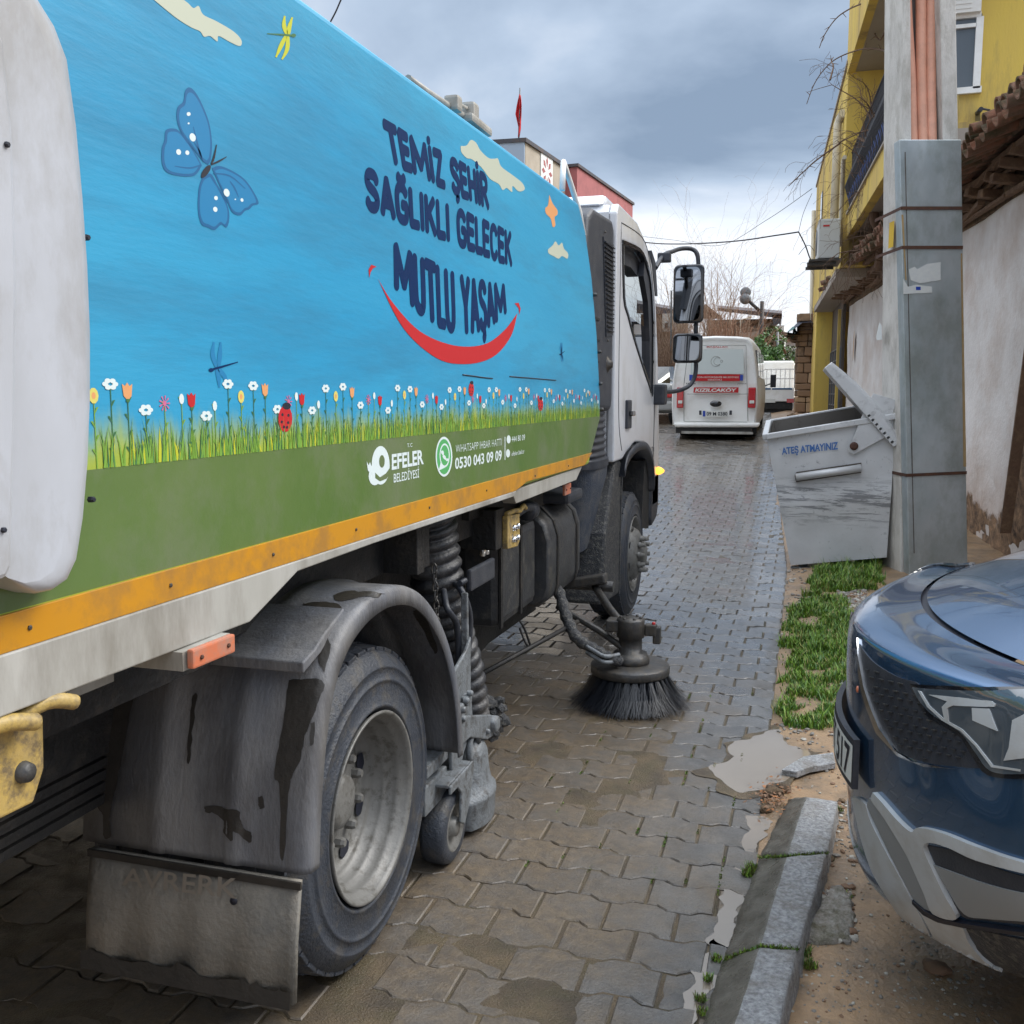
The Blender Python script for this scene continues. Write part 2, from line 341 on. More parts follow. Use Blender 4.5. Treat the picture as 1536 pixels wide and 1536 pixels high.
M['conduit'] = mat('pink_conduit', (0.70, 0.36, 0.25), 0.5, col2=(0.62, 0.30, 0.20), scale=6, dirt=(0.45, 0.25, 0.18), dirt_amt=0.4, dirt_scale=9)
M['paper'] = mat('torn_paper', (0.60, 0.62, 0.60), 0.8, col2=(0.50, 0.53, 0.55), scale=25)
M['yellow_wall'] = mat('yellow_plaster', (0.64, 0.475, 0.095), 0.9, col2=(0.55, 0.39, 0.115), scale=1.2, amt=0.9, dirt=(0.22, 0.165, 0.095), dirt_amt=0.9, dirt_scale=1.3, dirt_lo=.48, dirt_hi=0.66, bump=0.4, bscale=50, stretch=(1, 1, 0.22))
M['slab'] = mat('slab_underside', (0.33, 0.29, 0.25), 0.9, col2=(0.27, 0.24, 0.21), scale=2)
M['white_wall'] = mat('white_plaster', (0.58, 0.55, 0.53), 0.9, col2=(0.50, 0.47, 0.45), scale=2.0, amt=0.9, dirt=(0.36, 0.26, 0.20), dirt_amt=0.55, dirt_scale=1.3, dirt_hi=0.70, bump=0.7, bscale=24)
M['rubble'] = mat('rubble_brown', (0.20, 0.13, 0.075), 0.95, col2=(0.09, 0.06, 0.035), scale=9, amt=1, dirt=(0.03, 0.022, 0.015), dirt_amt=0.8, dirt_scale=8, bump=1.0, bscale=30)
M['tile'] = mat('clay_tile', (0.26, 0.115, 0.07), 0.9, col2=(0.16, 0.105, 0.075), scale=6, amt=1, dirt=(0.05, 0.055, 0.025), dirt_amt=0.85, dirt_scale=5, bump=0.6, bscale=60)
M['timber'] = mat('old_timber', (0.16, 0.095, 0.060), 0.9, col2=(0.08, 0.05, 0.035), scale=9, amt=1, dirt=(0.30, 0.19, 0.11), dirt_amt=0.6, dirt_scale=9, bump=0.9, bscale=40)
M['stone'] = mat('wall_stone', (0.30, 0.20, 0.13), 0.95, col2=(0.18, 0.13, 0.09), scale=7, amt=1, dirt=(0.08, 0.05, 0.035), dirt_amt=0.6, dirt_scale=5, bump=0.9, bscale=25)
M['bin'] = mat('bin_metal', (0.56, 0.57, 0.58), 0.40, metal=0.2, col2=(0.46, 0.47, 0.48), scale=3, amt=0.8, dirt=(0.24, 0.24, 0.25), dirt_amt=0.5, dirt_scale=9, dirt_lo=.54, dirt_hi=0.66, bump=0.3, bscale=8)
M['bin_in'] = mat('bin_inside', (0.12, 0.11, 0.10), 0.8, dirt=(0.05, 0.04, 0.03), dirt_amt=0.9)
M['blue_stencil'] = mat('blue_stencil', (0.015, 0.10, 0.35), 0.7, col2=(0.1, 0.2, 0.4), scale=60, amt=0.8)
M['car_paint'] = mat('car_blue', (0.050, 0.125, 0.25), 0.24, metal=0.80, coat=1.0)
M['silver'] = mat('silver_trim', (0.46, 0.49, 0.51), 0.35, metal=0.15, dirt=(0.3, 0.28, 0.25), dirt_amt=0.4, dirt_scale=9)
M['chrome'] = mat('chrome', (0.7, 0.72, 0.75), 0.08, metal=1.0)
M['lamp_glass'] = mat('lamp_glass', (0.06, 0.075, 0.09), 0.05, spec=0.9, coat=1.0)
M['plate'] = mat('plate_white', (0.62, 0.63, 0.60), 0.5)
M['van_white'] = mat('van_white', (0.80, 0.81, 0.80), 0.35, col2=(0.73, 0.73, 0.70), scale=3, dirt=(0.50, 0.46, 0.38), dirt_amt=0.3, dirt_scale=2, dirt_lo=.5)
M['van_window'] = mat('van_blanked_window', (0.52, 0.58, 0.58), 0.3)
M['red_lens'] = mat('red_lens', (0.42, 0.010, 0.015), 0.15, coat=0.6)
M['plate_blue'] = mat('plate_blue', (0.01, 0.05, 0.35), 0.5)
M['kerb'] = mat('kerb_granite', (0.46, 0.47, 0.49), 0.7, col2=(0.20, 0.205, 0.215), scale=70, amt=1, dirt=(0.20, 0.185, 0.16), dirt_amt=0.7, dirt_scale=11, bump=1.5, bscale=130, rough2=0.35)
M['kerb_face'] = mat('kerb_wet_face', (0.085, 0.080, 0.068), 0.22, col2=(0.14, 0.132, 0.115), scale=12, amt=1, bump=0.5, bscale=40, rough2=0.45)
M['moss'] = mat('moss', (0.10, 0.11, 0.02), 0.95, col2=(0.06, 0.07, 0.015), scale=30, bump=1, bscale=100)
M['blade_a'] = mat('grass_blade', (0.15, 0.265, 0.022), 0.5)
M['blade_b'] = mat('grass_blade_dark', (0.055, 0.135, 0.018), 0.5)
M['blade_c'] = mat('grass_blade_dry', (0.28, 0.26, 0.08), 0.6)
M['pebble_a'] = mat('pebble_grey', (0.20, 0.185, 0.165), 0.6, col2=(0.13, 0.115, 0.10), scale=20)
M['pebble_b'] = mat('pebble_pale', (0.36, 0.34, 0.30), 0.6)
M['pebble_c'] = mat('pebble_brown', (0.17, 0.10, 0.06), 0.8)
M['cab_white'] = mat('cab_white', (0.60, 0.62, 0.66), 0.28, col2=(0.55, 0.565, 0.59), scale=2, dirt=(0.36, 0.34, 0.30), dirt_amt=0.4, dirt_scale=3, dirt_lo=.5, coat=0.4, stretch=(1, 1, .5))
M['insert_grey'] = mat('insert_grey', (0.22, 0.235, 0.245), 0.45)
M['twig'] = mat('bare_twig', (0.15, 0.095, 0.065), 0.9)
M['twig_pale'] = mat('pale_twig', (0.27, 0.20, 0.14), 0.9)
M['red_parapet'] = mat('red_parapet', (0.36, 0.12, 0.12), 0.85, dirt=(0.2, 0.07, 0.07), dirt_amt=0.4)
M['beige_wall'] = mat('beige_wall', (0.42, 0.37, 0.30), 0.9, dirt=(0.28, 0.23, 0.18), dirt_amt=0.5, dirt_scale=1.0)
M['shaded_wall'] = mat('shaded_end_wall', (0.30, 0.37, 0.46), 0.9)  # end wall turned from the light: its bluish shade is put into the colour
M['flag_red'] = mat('flag_red', (0.50, 0.012, 0.018), 0.8)
M['tin'] = mat('dark_tin', (0.045, 0.045, 0.055), 0.6, dirt=(0.10, 0.06, 0.04), dirt_amt=0.7)
M['teal_tarp'] = mat('teal_tarp', (0.02, 0.12, 0.12), 0.6, bump=0.6, bscale=6)
M['navy_tarp'] = mat('navy_tarp', (0.02, 0.028, 0.05), 0.5, bump=0.6, bscale=6)
M['shrub'] = mat('shrub_leaf', (0.05, 0.11, 0.035), 0.6, col2=(0.09, 0.16, 0.05), scale=6)
M['pvc'] = mat('pvc_pipe', (0.60, 0.56, 0.46), 0.6, dirt=(0.45, 0.38, 0.25), dirt_amt=0.6, dirt_scale=2)
M['wire'] = mat('cable_black', (0.02, 0.02, 0.025), 0.7)
M['door_brown'] = mat('door_brown', (0.06, 0.05, 0.045), 0.6, dirt=(0.11, 0.08, 0.06), dirt_amt=0.5)
M['door_grey'] = mat('door_grey', (0.10, 0.11, 0.125), 0.5)
M['blue_rail'] = mat('blue_cloth_rail', (0.04, 0.075, 0.22), 0.7)
M['window_grey'] = mat('window_pane', (0.10, 0.12, 0.14), 0.1, spec=0.7)

# amber flashing lamp that is lit
m = bpy.data.materials.new('amber_lamp'); m.use_nodes = True; b_ = m.node_tree.nodes['Principled BSDF']
b_.inputs['Base Color'].default_value = (0.8, 0.30, 0.02, 1); b_.inputs['Emission Color'].default_value = (1, 0.42, 0.05, 1)
b_.inputs['Emission Strength'].default_value = 0.9; b_.inputs['Roughness'].default_value = 0.2; M['amber'] = m
# see-through cab glass
m = bpy.data.materials.new('cab_glass'); m.use_nodes = True; t_ = m.node_tree; t_.nodes.clear()
tr = t_.nodes.new('ShaderNodeBsdfTransparent'); tr.inputs[0].default_value = (0.55, 0.58, 0.58, 1)
gl = t_.nodes.new('ShaderNodeBsdfGlossy'); gl.inputs['Roughness'].default_value = 0.03
fr = t_.nodes.new('ShaderNodeFresnel'); fr.inputs[0].default_value = 1.45
mxs = t_.nodes.new('ShaderNodeMixShader'); o_ = t_.nodes.new('ShaderNodeOutputMaterial')
for a_, b2 in ((fr.outputs[0], mxs.inputs[0]), (tr.outputs[0], mxs.inputs[1]), (gl.outputs[0], mxs.inputs[2]), (mxs.outputs[0], o_.inputs[0])): t_.links.new(a_, b2)
M['cab_glass'] = m

# ---- wet paving: concrete blocks, sandy film where the truck has just swept, wet sheen elsewhere
def paver_material():
    m = bpy.data.materials.new('wet_pavers'); m.use_nodes = True; t = m.node_tree; b = t.nodes['Principled BSDF']; L = t.links
    ge = t.nodes.new('ShaderNodeNewGeometry'); pos = ge.outputs['Position']
    sp = t.nodes.new('ShaderNodeSeparateXYZ'); L.new(pos, sp.inputs[0])
    def nz(s, d=5, r=0.6, dist=0):
        n = t.nodes.new('ShaderNodeTexNoise'); n.inputs['Scale'].default_value = s; n.inputs['Detail'].default_value = d
        n.inputs['Roughness'].default_value = r; n.inputs['Distortion'].default_value = dist; L.new(pos, n.inputs['Vector']); return n.outputs[0]
    def rng(v, lo, hi, a=0., c=1., sm=False):
        r = t.nodes.new('ShaderNodeMapRange'); r.inputs[1].default_value = lo; r.inputs[2].default_value = hi
        r.inputs[3].default_value = a; r.inputs[4].default_value = c
        if sm: r.interpolation_type = 'SMOOTHSTEP'
        L.new(v, r.inputs[0]); return r.outputs[0]
    def mixc(a, c, f):
        x = t.nodes.new('ShaderNodeMix'); x.data_type = 'RGBA'
        for s_, i in ((a, 6), (c, 7)):
            if isinstance(s_, tuple): x.inputs[i].default_value = (*s_, 1)
            else: L.new(s_, x.inputs[i])
        L.new(f, x.inputs[0]); return x.outputs[2]
    mt = lambda op, a, b=None: math_n(op, a, b, None, t)
    base = mixc((0.070, 0.068, 0.066), (0.118, 0.114, 0.108), rng(ge.outputs['Random Per Island'], 0, 1))
    base = mixc(base, (0.030, 0.028, 0.026), rng(nz(150, 4, 0.75), 0.50, 0.64, 0, 0.85))
    base = mixc(base, (0.24, 0.23, 0.21), rng(nz(230, 3, 0.7), 0.58, 0.70, 0, 0.65))
    base = mixc(base, (0.045, 0.043, 0.040), rng(nz(7, 6, 0.7), 0.46, 0.62, 0, 0.75))
    base = mixc(base, (0.16, 0.15, 0.135), rng(nz(11, 6, 0.75), 0.54, 0.66, 0, 0.5))
    # sandy mud film: trail behind the brush, off the middle of the lane
    nx = mt('ADD', sp.outputs[0], mt('MULTIPLY', mt('SUBTRACT', nz(1.6, 4), 0.5), 1.1))
    lane = mt('MULTIPLY', rng(nx, -0.25, -0.62, 0, 1, True), rng(sp.outputs[1], 7.0, 4.6, 0, 1, True))
    blot = rng(nz(4.2, 7, 0.7), 0.38, 0.58, 0.45, 1)
    film = mt('MULTIPLY', lane, blot)
    near = mt('MULTIPLY', rng(sp.outputs[1], 5.0, 2.8, 0, 0.95, True), rng(nz(3.1, 6, 0.65), 0.42, 0.64))
    far = mt('MULTIPLY', rng(sp.outputs[1], 13.0, 17.5, 0, 0.9, True), rng(nz(0.9, 5), 0.38, 0.55))
    film = mt('MAXIMUM', mt('MAXIMUM', film, near), far)
    sml = mt('MULTIPLY', rng(nz(2.3, 6, 0.7), 0.56, 0.66), 0.55)
    film = mt('MAXIMUM', film, sml)
    base = mixc(base, mixc((0.135, 0.096, 0.052), (0.075, 0.053, 0.032), rng(nz(26, 5, 0.7), 0.4, 0.62)), mt('MULTIPLY', film, 0.85))
    L.new(base, b.inputs['Base Color'])
    wet = rng(nz(2.6, 6, 0.65), 0.40, 0.60)
    dryn = rng(sp.outputs[1], 3.2, 6.5, 0.0, 1.0, True)
    wetm = mt('MULTIPLY', wet, mt('ADD', mt('MULTIPLY', dryn, 0.6), 0.4))
    ro = mt('SUBTRACT', 0.46, mt('MULTIPLY', wetm, 0.26))
    ro = mt('ADD', ro, mt('MULTIPLY', film, 0.05))
    ro = mt('ADD', ro, mt('MULTIPLY', mt('SUBTRACT', nz(60, 3), 0.5), 0.25))
    L.new(ro, b.inputs['Roughness']); b.inputs['Specular IOR Level'].default_value = 0.9
    L.new(mt('ADD', mt('MULTIPLY', wetm, 0.35), mt('MULTIPLY', dryn, 0.65)), b.inputs['Coat Weight']); b.inputs['Coat Roughness'].default_value = 0.11
    bp = t.nodes.new('ShaderNodeBump'); bp.inputs['Strength'].default_value = 0.55; bp.inputs['Distance'].default_value = 0.006
    h = mt('ADD', nz(120, 5, 0.7), mt('MULTIPLY', nz(22, 3), 0.7))
    L.new(h, bp.inputs['Height']); L.new(bp.outputs[0], b.inputs['Normal'])
    return m
M['pavers'] = paver_material()
M['joint'] = mat('joint_mud', (0.060, 0.046, 0.031), 0.32, col2=(0.130, 0.094, 0.053), scale=7, amt=0.9, dirt=(0.062, 0.058, 0.024), dirt_amt=0.4, dirt_scale=9, bump=0.8, bscale=160, rough2=0.55)
M['mud'] = mat('sandy_mud', (0.33, 0.215, 0.120), 0.28, col2=(0.245, 0.165, 0.098), scale=2.2, amt=0.9, dirt=(0.13, 0.098, 0.068), dirt_amt=0.8, dirt_scale=4.2, bump=0.8, bscale=45, rough2=0.55)
M['puddle'] = mat('muddy_water', (0.235, 0.20, 0.16), 0.02, spec=1.0, col2=(0.18, 0.15, 0.12), scale=2, bump=0.02, bscale=5)

def wall_material():
    m = mat('white_plaster_foot', (0.70, 0.68, 0.665), 0.9, col2=(0.60, 0.575, 0.555), scale=2.0, amt=0.9, dirt=(0.42, 0.31, 0.24), dirt_amt=0.6, dirt_scale=1.3, dirt_hi=0.70, bump=0.9, bscale=20)
    t = m.node_tree; b = t.nodes['Principled BSDF']; L = t.links; src = b.inputs['Base Color'].links[0].from_socket
    ge = t.nodes.new('ShaderNodeNewGeometry'); sp = t.nodes.new('ShaderNodeSeparateXYZ'); L.new(ge.outputs['Position'], sp.inputs[0])
    def nz(s, d=7, r=0.7):
        n = t.nodes.new('ShaderNodeTexNoise'); n.inputs['Scale'].default_value = s; n.inputs['Detail'].default_value = d; n.inputs['Roughness'].default_value = r; L.new(ge.outputs['Position'], n.inputs['Vector']); return n.outputs[0]
    mt = lambda op, a, bb=None: math_n(op, a, bb, None, t)
    edge = mt('ADD', 0.42, mt('MULTIPLY', mt('MAXIMUM', mt('SUBTRACT', 9.95, sp.outputs[1]), 0.0), 2.2))
    hgt = mt('ADD', mt('SUBTRACT', sp.outputs[2], edge), mt('MULTIPLY', mt('SUBTRACT', nz(1.5), 0.5), 1.5))
    r = t.nodes.new('ShaderNodeMapRange'); r.inputs[1].default_value = 0.06; r.inputs[2].default_value = -0.06; L.new(hgt, r.inputs[0])
    r2 = t.nodes.new('ShaderNodeMapRange'); r2.inputs[1].default_value = 0.9; r2.inputs[2].default_value = -0.1; r2.inputs[4].default_value = 0.65; L.new(hgt, r2.inputs[0])
    ramp = t.nodes.new('ShaderNodeValToRGB'); ramp.color_ramp.elements[0].color = (0.035, 0.022, 0.014, 1); ramp.color_ramp.elements[0].position = .35; ramp.color_ramp.elements[1].color = (0.34, 0.21, 0.12, 1); ramp.color_ramp.elements[1].position = .68; L.new(nz(9), ramp.inputs[0])
    def mix(a, c, f):
        x = t.nodes.new('ShaderNodeMix'); x.data_type = 'RGBA'
        for s_, i in ((a, 6), (c, 7)):
            if isinstance(s_, tuple): x.inputs[i].default_value = (*s_, 1)
            else: L.new(s_, x.inputs[i])
        L.new(f, x.inputs[0]); return x.outputs[2]
    stain = mt('MULTIPLY', r2.outputs[0], nz(3.5)); L.new(mix(mix(src, (0.36, 0.20, 0.12), stain), ramp.outputs[0], r.outputs[0]), b.inputs['Base Color'])
    return m
M['white_wall_foot'] = wall_material()

M['rough_concrete'] = mat('rough_concrete', (0.30, 0.27, 0.23), 0.95, col2=(0.42, 0.40, 0.37), scale=40, amt=1, dirt=(0.12, 0.11, 0.06), dirt_amt=0.8, dirt_scale=16, bump=3, bscale=60)

def bin_front():
    m = mat('bin_front', (0.56, 0.57, 0.58), 0.40, metal=0.2, col2=(0.46, 0.47, 0.48), scale=3, amt=0.8, bump=0.3, bscale=8)
    t = m.node_tree; b = t.nodes['Principled BSDF']; L = t.links; src = b.inputs['Base Color'].links[0].from_socket
    ge = t.nodes.new('ShaderNodeNewGeometry'); sp = t.nodes.new('ShaderNodeSeparateXYZ'); L.new(ge.outputs['Position'], sp.inputs[0])
    def nz(sc, loc=(1, 1, 1), d=7, r=0.75):
        mp_ = t.nodes.new('ShaderNodeMapping'); mp_.inputs['Scale'].default_value = loc; L.new(ge.outputs['Position'], mp_.inputs[0])
        n = t.nodes.new('ShaderNodeTexNoise'); n.inputs['Scale'].default_value = sc; n.inputs['Detail'].default_value = d; n.inputs['Roughness'].default_value = r; n.inputs['Distortion'].default_value = .4; L.new(mp_.outputs[0], n.inputs['Vector']); return n.outputs[0]
    def rng(v, lo, hi, a=0., c=1.):
        r = t.nodes.new('ShaderNodeMapRange'); r.inputs[1].default_value = lo; r.inputs[2].default_value = hi; r.inputs[3].default_value = a; r.inputs[4].default_value = c; L.new(v, r.inputs[0]); return r.outputs[0]
    mt = lambda op, a, bb=None: math_n(op, a, bb, None, t)
    zz = mt('ADD', sp.outputs[2], mt('MULTIPLY', mt('SUBTRACT', nz(2), .5), .35))
    band = mt('MULTIPLY', rng(zz, .42, .55), rng(zz, .92, .74)); lines = rng(nz(5, (.6, .6, 6)), .50, .56)
    f = mt('MULTIPLY', mt('MULTIPLY', band, lines), .75); sp2 = mt('MULTIPLY', rng(nz(16), .60, .66), .5); f = mt('MAXIMUM', f, sp2)
    x = t.nodes.new('ShaderNodeMix'); x.data_type = 'RGBA'; L.new(src, x.inputs[6]); x.inputs[7].default_value = (0.12, 0.125, 0.135, 1); L.new(f, x.inputs[0]); L.new(x.outputs[2], b.inputs['Base Color'])
    return m
M['bin_front'] = bin_front()
M['dark_mud'] = mat('dark_mud', (0.018, 0.016, 0.014), 0.6, col2=(0.032, 0.027, 0.022), scale=30, bump=0.25, bscale=60)
M['puddle_edge'] = M['mud']

def meadow_print():
    """the printed film fades from sky blue into lime just over the green band"""
    m = M['vinyl_blue']; t = m.node_tree; b = t.nodes['Principled BSDF']; L = t.links; src = b.inputs['Base Color'].links[0].from_socket
    ge = t.nodes.new('ShaderNodeNewGeometry'); sp = t.nodes.new('ShaderNodeSeparateXYZ'); L.new(ge.outputs['Position'], sp.inputs[0])
    mp_ = t.nodes.new('ShaderNodeMapping'); mp_.inputs['Scale'].default_value = (1, 14, 2); L.new(ge.outputs['Position'], mp_.inputs[0])
    n = t.nodes.new('ShaderNodeTexNoise'); n.inputs['Scale'].default_value = 1.6; n.inputs['Detail'].default_value = 4; L.new(mp_.outputs[0], n.inputs['Vector'])
    hh = math_n('ADD', sp.outputs[2], math_n('MULTIPLY', math_n('SUBTRACT', n.outputs[0], .5, None, t), -.13, None, t), None, t)
    r = t.nodes.new('ShaderNodeMapRange'); r.interpolation_type = 'SMOOTHSTEP'; r.inputs[1].default_value = 1.575; r.inputs[2].default_value = 1.49; r.inputs[4].default_value = .95; L.new(hh, r.inputs[0])
    x = t.nodes.new('ShaderNodeMix'); x.data_type = 'RGBA'; L.new(src, x.inputs[6]); x.inputs[7].default_value = (0.30, 0.36, 0.02, 1); L.new(r.outputs[0], x.inputs[0]); L.new(x.outputs[2], b.inputs['Base Color'])
meadow_print()
M['dark_mud'].node_tree.nodes['Principled BSDF'].inputs['Roughness'].default_value = .5
# ------------------------------------------------------------------ ground, road, kerb
def ex(y): return -0.10 if y < 9 else -0.10 - 0.042 * (y - 9)
def bank(x, y):
    """small relief of the verge"""
    e = x - ex(y)
    if e < 0: return -0.035
    n = noise.noise(Vector((x * 2.3, y * 2.3, 3.0))) * 0.018 + noise.noise(Vector((x * 9, y * 9, 1.0))) * 0.006
    rise = min(e / 0.5, 1) * (0.05 if y > 4.6 else 0.0)
    if y > 4.6: n += 0.01
    return -0.006 + n * min(1, e / 0.1) + rise * min(1, max(0, (y - 4.6) / 0.8))
def vground(x, y): return g(y) + bank(x, y)
xs = [-90, -50, -30, -20, -12, -8, -6, -4, -2, -1, -0.5, -0.25] + [-0.2 + 0.05 * i for i in range(52)] + [2.6, 3, 3.6, 4.5, 6, 9, 14, 22, 40, 90]
ys = [-30, -12, -5, -2, 0, 0.8] + [1.2 + 0.06 * i for i in range(150)] + [10.4 + 0.5 * i for i in range(44)] + [34, 38, 44, 55, 70, 100, 160, 260]
mb = MB(); mb.grid([[Vector((x, y, vground(x, y))) for x in xs] for y in ys])
kind(mb.build('ground', M['mud'], recalc=False))

def pavers():
    vs = []; fs = []; pw = 0.215; ph = 0.163; amp = 0.0115; gap = 0.0022; gx = 0.0042
    def B(x):                                   # the stepped edge shared by two courses
        t = (x / pw + .25) % 1.0                # low and high flats joined by short ramps
        tri = 4 * t if t < .25 else (2 - 4 * t if t < .75 else 4 * t - 4)
        return amp * max(-1, min(1, tri * 3.4))
    rng = random.Random(3); r = 0; y = 1.25
    FR = [0, .17, .215, .285, .33, .5, .67, .715, .785, .83, 1.0]; FRF = [0, .2, .3, .7, .8, 1.0]
    while y < 34:
        xe = ex(y); xl = -4.4 if y < 12 else -7.5
        sh = (pw / 2 if r % 2 else 0)
        k0 = int((xl - sh) / pw); k1 = int((xe - sh) / pw)
        far = y > 13
        for k in range(k0, k1 + 1):
            x0 = k * pw + sh; x1 = x0 + pw
            if x0 > xe - 0.06: continue
            fx = min(1.0, (xe - x0) / pw)
            if y < 9 and x1 < -2.9 and rng.random() < 0: continue
            jz = rng.uniform(-0.0026, 0.0022) - (rng.random() < .05) * .004; tx = rng.uniform(-0.012, 0.012); ty = rng.uniform(-0.012, 0.012)
            rot = rng.uniform(-0.010, 0.010); gp = gap + rng.uniform(0, 0.0012)
            if x1 > xe - 0.1: jz -= 0.003; tx += rng.uniform(-0.01, 0.02)
            cx_ = (x0 + x1) / 2; cy_ = y + ph / 2
            out = []; fr_l = [f_ for f_ in (FR if not far else FRF) if f_ < fx] + [fx]; n = len(fr_l)
            for i in range(n):
                xx = x0 + pw * fr_l[i]; xx = max(x0 + gx, min(x0 + pw * fx - gx, xx)); out.append((xx + rng.gauss(0, .0008), y + B(x0 + pw * fr_l[i]) + gp + rng.gauss(0, .0009)))
            for i in range(n):
                xx = x0 + pw * fr_l[n - 1 - i]; xx = max(x0 + gx, min(x0 + pw * fx - gx, xx)); out.append((xx + rng.gauss(0, .0008), y + ph + B(x0 + pw * fr_l[n - 1 - i]) - gp + rng.gauss(0, .0009)))
            def pt(px, py, ins, dz):
                dx = px - cx_; dy = py - cy_
                if ins:
                    dx -= math.copysign(min(ins, abs(dx)), dx) if abs(dx) > pw / 2 - gx - .003 else 0
                    dy -= math.copysign(ins, dy)
                X = cx_ + dx - rot * dy; Y = cy_ + dy + rot * dx
                return (X, Y, g(Y) + jz + dx * tx + dy * ty + dz + 0.004 * noise.noise(Vector((X * 1.1, Y * 1.1, 0))))
            o = len(vs); m = len(out)
            vs += [pt(a, b, 0.0045, 0) for a, b in out]
            fs.append(list(range(o, o + m)))
            vs += [pt(a, b, 0, -0.004) for a, b in out]
            for i in range(m):
                j = (i + 1) % m; fs.append([o + i, o + m + i, o + m + j, o + j])
            if not far:
                vs += [pt(a, b, 0, -0.022) for a, b in out]
                for i in range(m):
                    j = (i + 1) % m; fs.append([o + m + i, o + 2 * m + i, o + 2 * m + j, o + m + j])
        y += ph; r += 1
    q = MB(); q.v = vs; q.f = fs; q.m = [0] * len(fs); q.sm = [False] * len(fs)
    return kind(q.build('paved_road', M['pavers'], recalc=False))
pavers()
def bed(x, y):     # sand and mud fill the joints nearly level behind the brush
    f = max(0.0, min(1.0, (-.22 - x) / .4)) * max(0.0, min(1.0, (6.2 - y) / 1.6)) * (.55 + .9 * noise.noise(Vector((x * 2.6, y * 2.6, 2))) + .5 * noise.noise(Vector((x * 9, y * 9, 2))))
    f2 = max(0.0, noise.noise(Vector((x * 3.1, y * 3.1, 8))) * 1.5 - .22) * (1 if y < 6 else .3)
    return g(y) - .0085 + .0078 * min(1.0, max(0, f * 1.25, f2)) + .0016 * noise.noise(Vector((x * 7, y * 7, 5)))
yy = [1.0 + 0.06 * i for i in range(110)] + [7.6 + .5 * i for i in range(56)]
mb = MB(); mb.grid([[Vector((x, y, bed(x, y))) for x in [-7.6, -4, -3, -2.4] + [ex(y) - 2.16 + 0.06 * i for i in range(37)]] for y in yy])
kind(mb.build('road_bed', M['joint'], recalc=False))

# kerb stones
KS = [((1184, 1196), (1211, 1192), (1257, 1200)), ((1139, 1284), (1181, 1282), (1241, 1277)), ((1086, 1436), (1141, 1417), (1197, 1421)), ((1030, 1610), (1085, 1590), (1150, 1600))]
def kcs(t, shift=0):
    a = P(*t[0], z=0.012); b = P(*t[1], z=0.085); c = P(*t[2], z=0.085)
    return [a, b, c, Vector((c.x + 0.015, c.y, -0.1)), Vector((a.x, a.y, -0.1))]
klab = ['farthest of the chamfered granite kerb stones, beside the car number plate', 'middle granite kerb stone with mossy joints at both ends', 'nearest granite kerb stone at the bottom edge of the street']
for i in range(3):
    A = kcs(KS[i]); Bq = kcs(KS[i + 1]); q = MB(); n = 34
    rows = []
    for k in range(n + 1):
        t = 0.012 + 0.976 * k / n; row = []
        sec = [A[j].lerp(Bq[j], t) for j in range(5)]
        ends = 0.006 if k in (0, n) else 0
        pts = []
        for j in range(5):
            a, b = sec[j], sec[(j + 1) % 5]
            for s in range(6): pts.append(a.lerp(b, s / 6))
        c = sum(pts, Vector()) / len(pts)
        for p in pts:
            p = p.copy(); nn = noise.noise(p * 26) * 0.0055 + noise.noise(p * 6) * 0.007 + noise.noise(p * 70) * .002
            p += (p - c).normalized() * nn
            if ends: p = p.lerp(c, 0.06)
            row.append(p)
        rows.append(row)
    q.grid(rows, 0, True, closed=True)
    m_ = len(rows[0])
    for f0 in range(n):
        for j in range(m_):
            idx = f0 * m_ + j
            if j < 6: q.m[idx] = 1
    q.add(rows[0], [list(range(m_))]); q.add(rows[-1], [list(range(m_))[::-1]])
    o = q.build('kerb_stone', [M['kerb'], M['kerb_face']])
    tag(o, klab[i], 'kerb stone', 'granite kerb stones along the verge')

def blob(poly, z, name, m, amp=0.02, sub=6, thick=0.0, freq=9, drop=0.0):
    pts = []
    n = len(poly)
    sp_ = spline([Vector(p) for p in poly] + [Vector(poly[0])], sub)[:-1]
    out = []
    for p in sp_:
        d = Vector((noise.noise(p * freq), noise.noise(p * freq + Vector((7, 7, 7))), 0)) * amp
        q = p + d; out.append(Vector((q.x, q.y, z + g(q.y))))
    mbx = MB()
    if thick: mbx.prism([p - Vector((0, 0, thick)) for p in out], (0, 0, thick))
    else: mbx.add(out, [list(range(len(out)))])
    return mbx.build(name, m)
pud = [(1140, 1103), (1168, 1094), (1178, 1112), (1215, 1128), (1192, 1160), (1160, 1180), (1112, 1189), (1078, 1168), (1062, 1152), (1100, 1136), (1092, 1118)]
kind(blob([P(u, v, z=0) for u, v in pud], 0.0008, 'puddle', M['puddle'], 0.030, freq=12, sub=12))
_c = sum((P(u, v, z=0) for u, v in pud), Vector()) / len(pud)
kind(blob([_c + (P(u, v, z=0) - _c) * 1.16 for u, v in pud], 0.0002, 'wet_mud', M['joint'], 0.05, freq=10, sub=12))
pud2 = [(1126, 1222), (1158, 1232), (1136, 1268), (1118, 1318), (1104, 1372), (1088, 1428), (1062, 1424), (1078, 1370), (1098, 1318), (1112, 1268)]
kind(blob([P(u, v, z=0) for u, v in pud2], -0.0030, 'gutter_puddle', M['puddle'], 0.030, freq=18, sub=12))
pud3 = [(1075, 1405), (1096, 1432), (1080, 1475), (1052, 1500), (1040, 1536), (1022, 1536), (1045, 1450)]
kind(blob([P(u, v, z=0) for u, v in pud3], -0.0030, 'gutter_puddle', M['puddle'], 0.025, freq=18, sub=12))

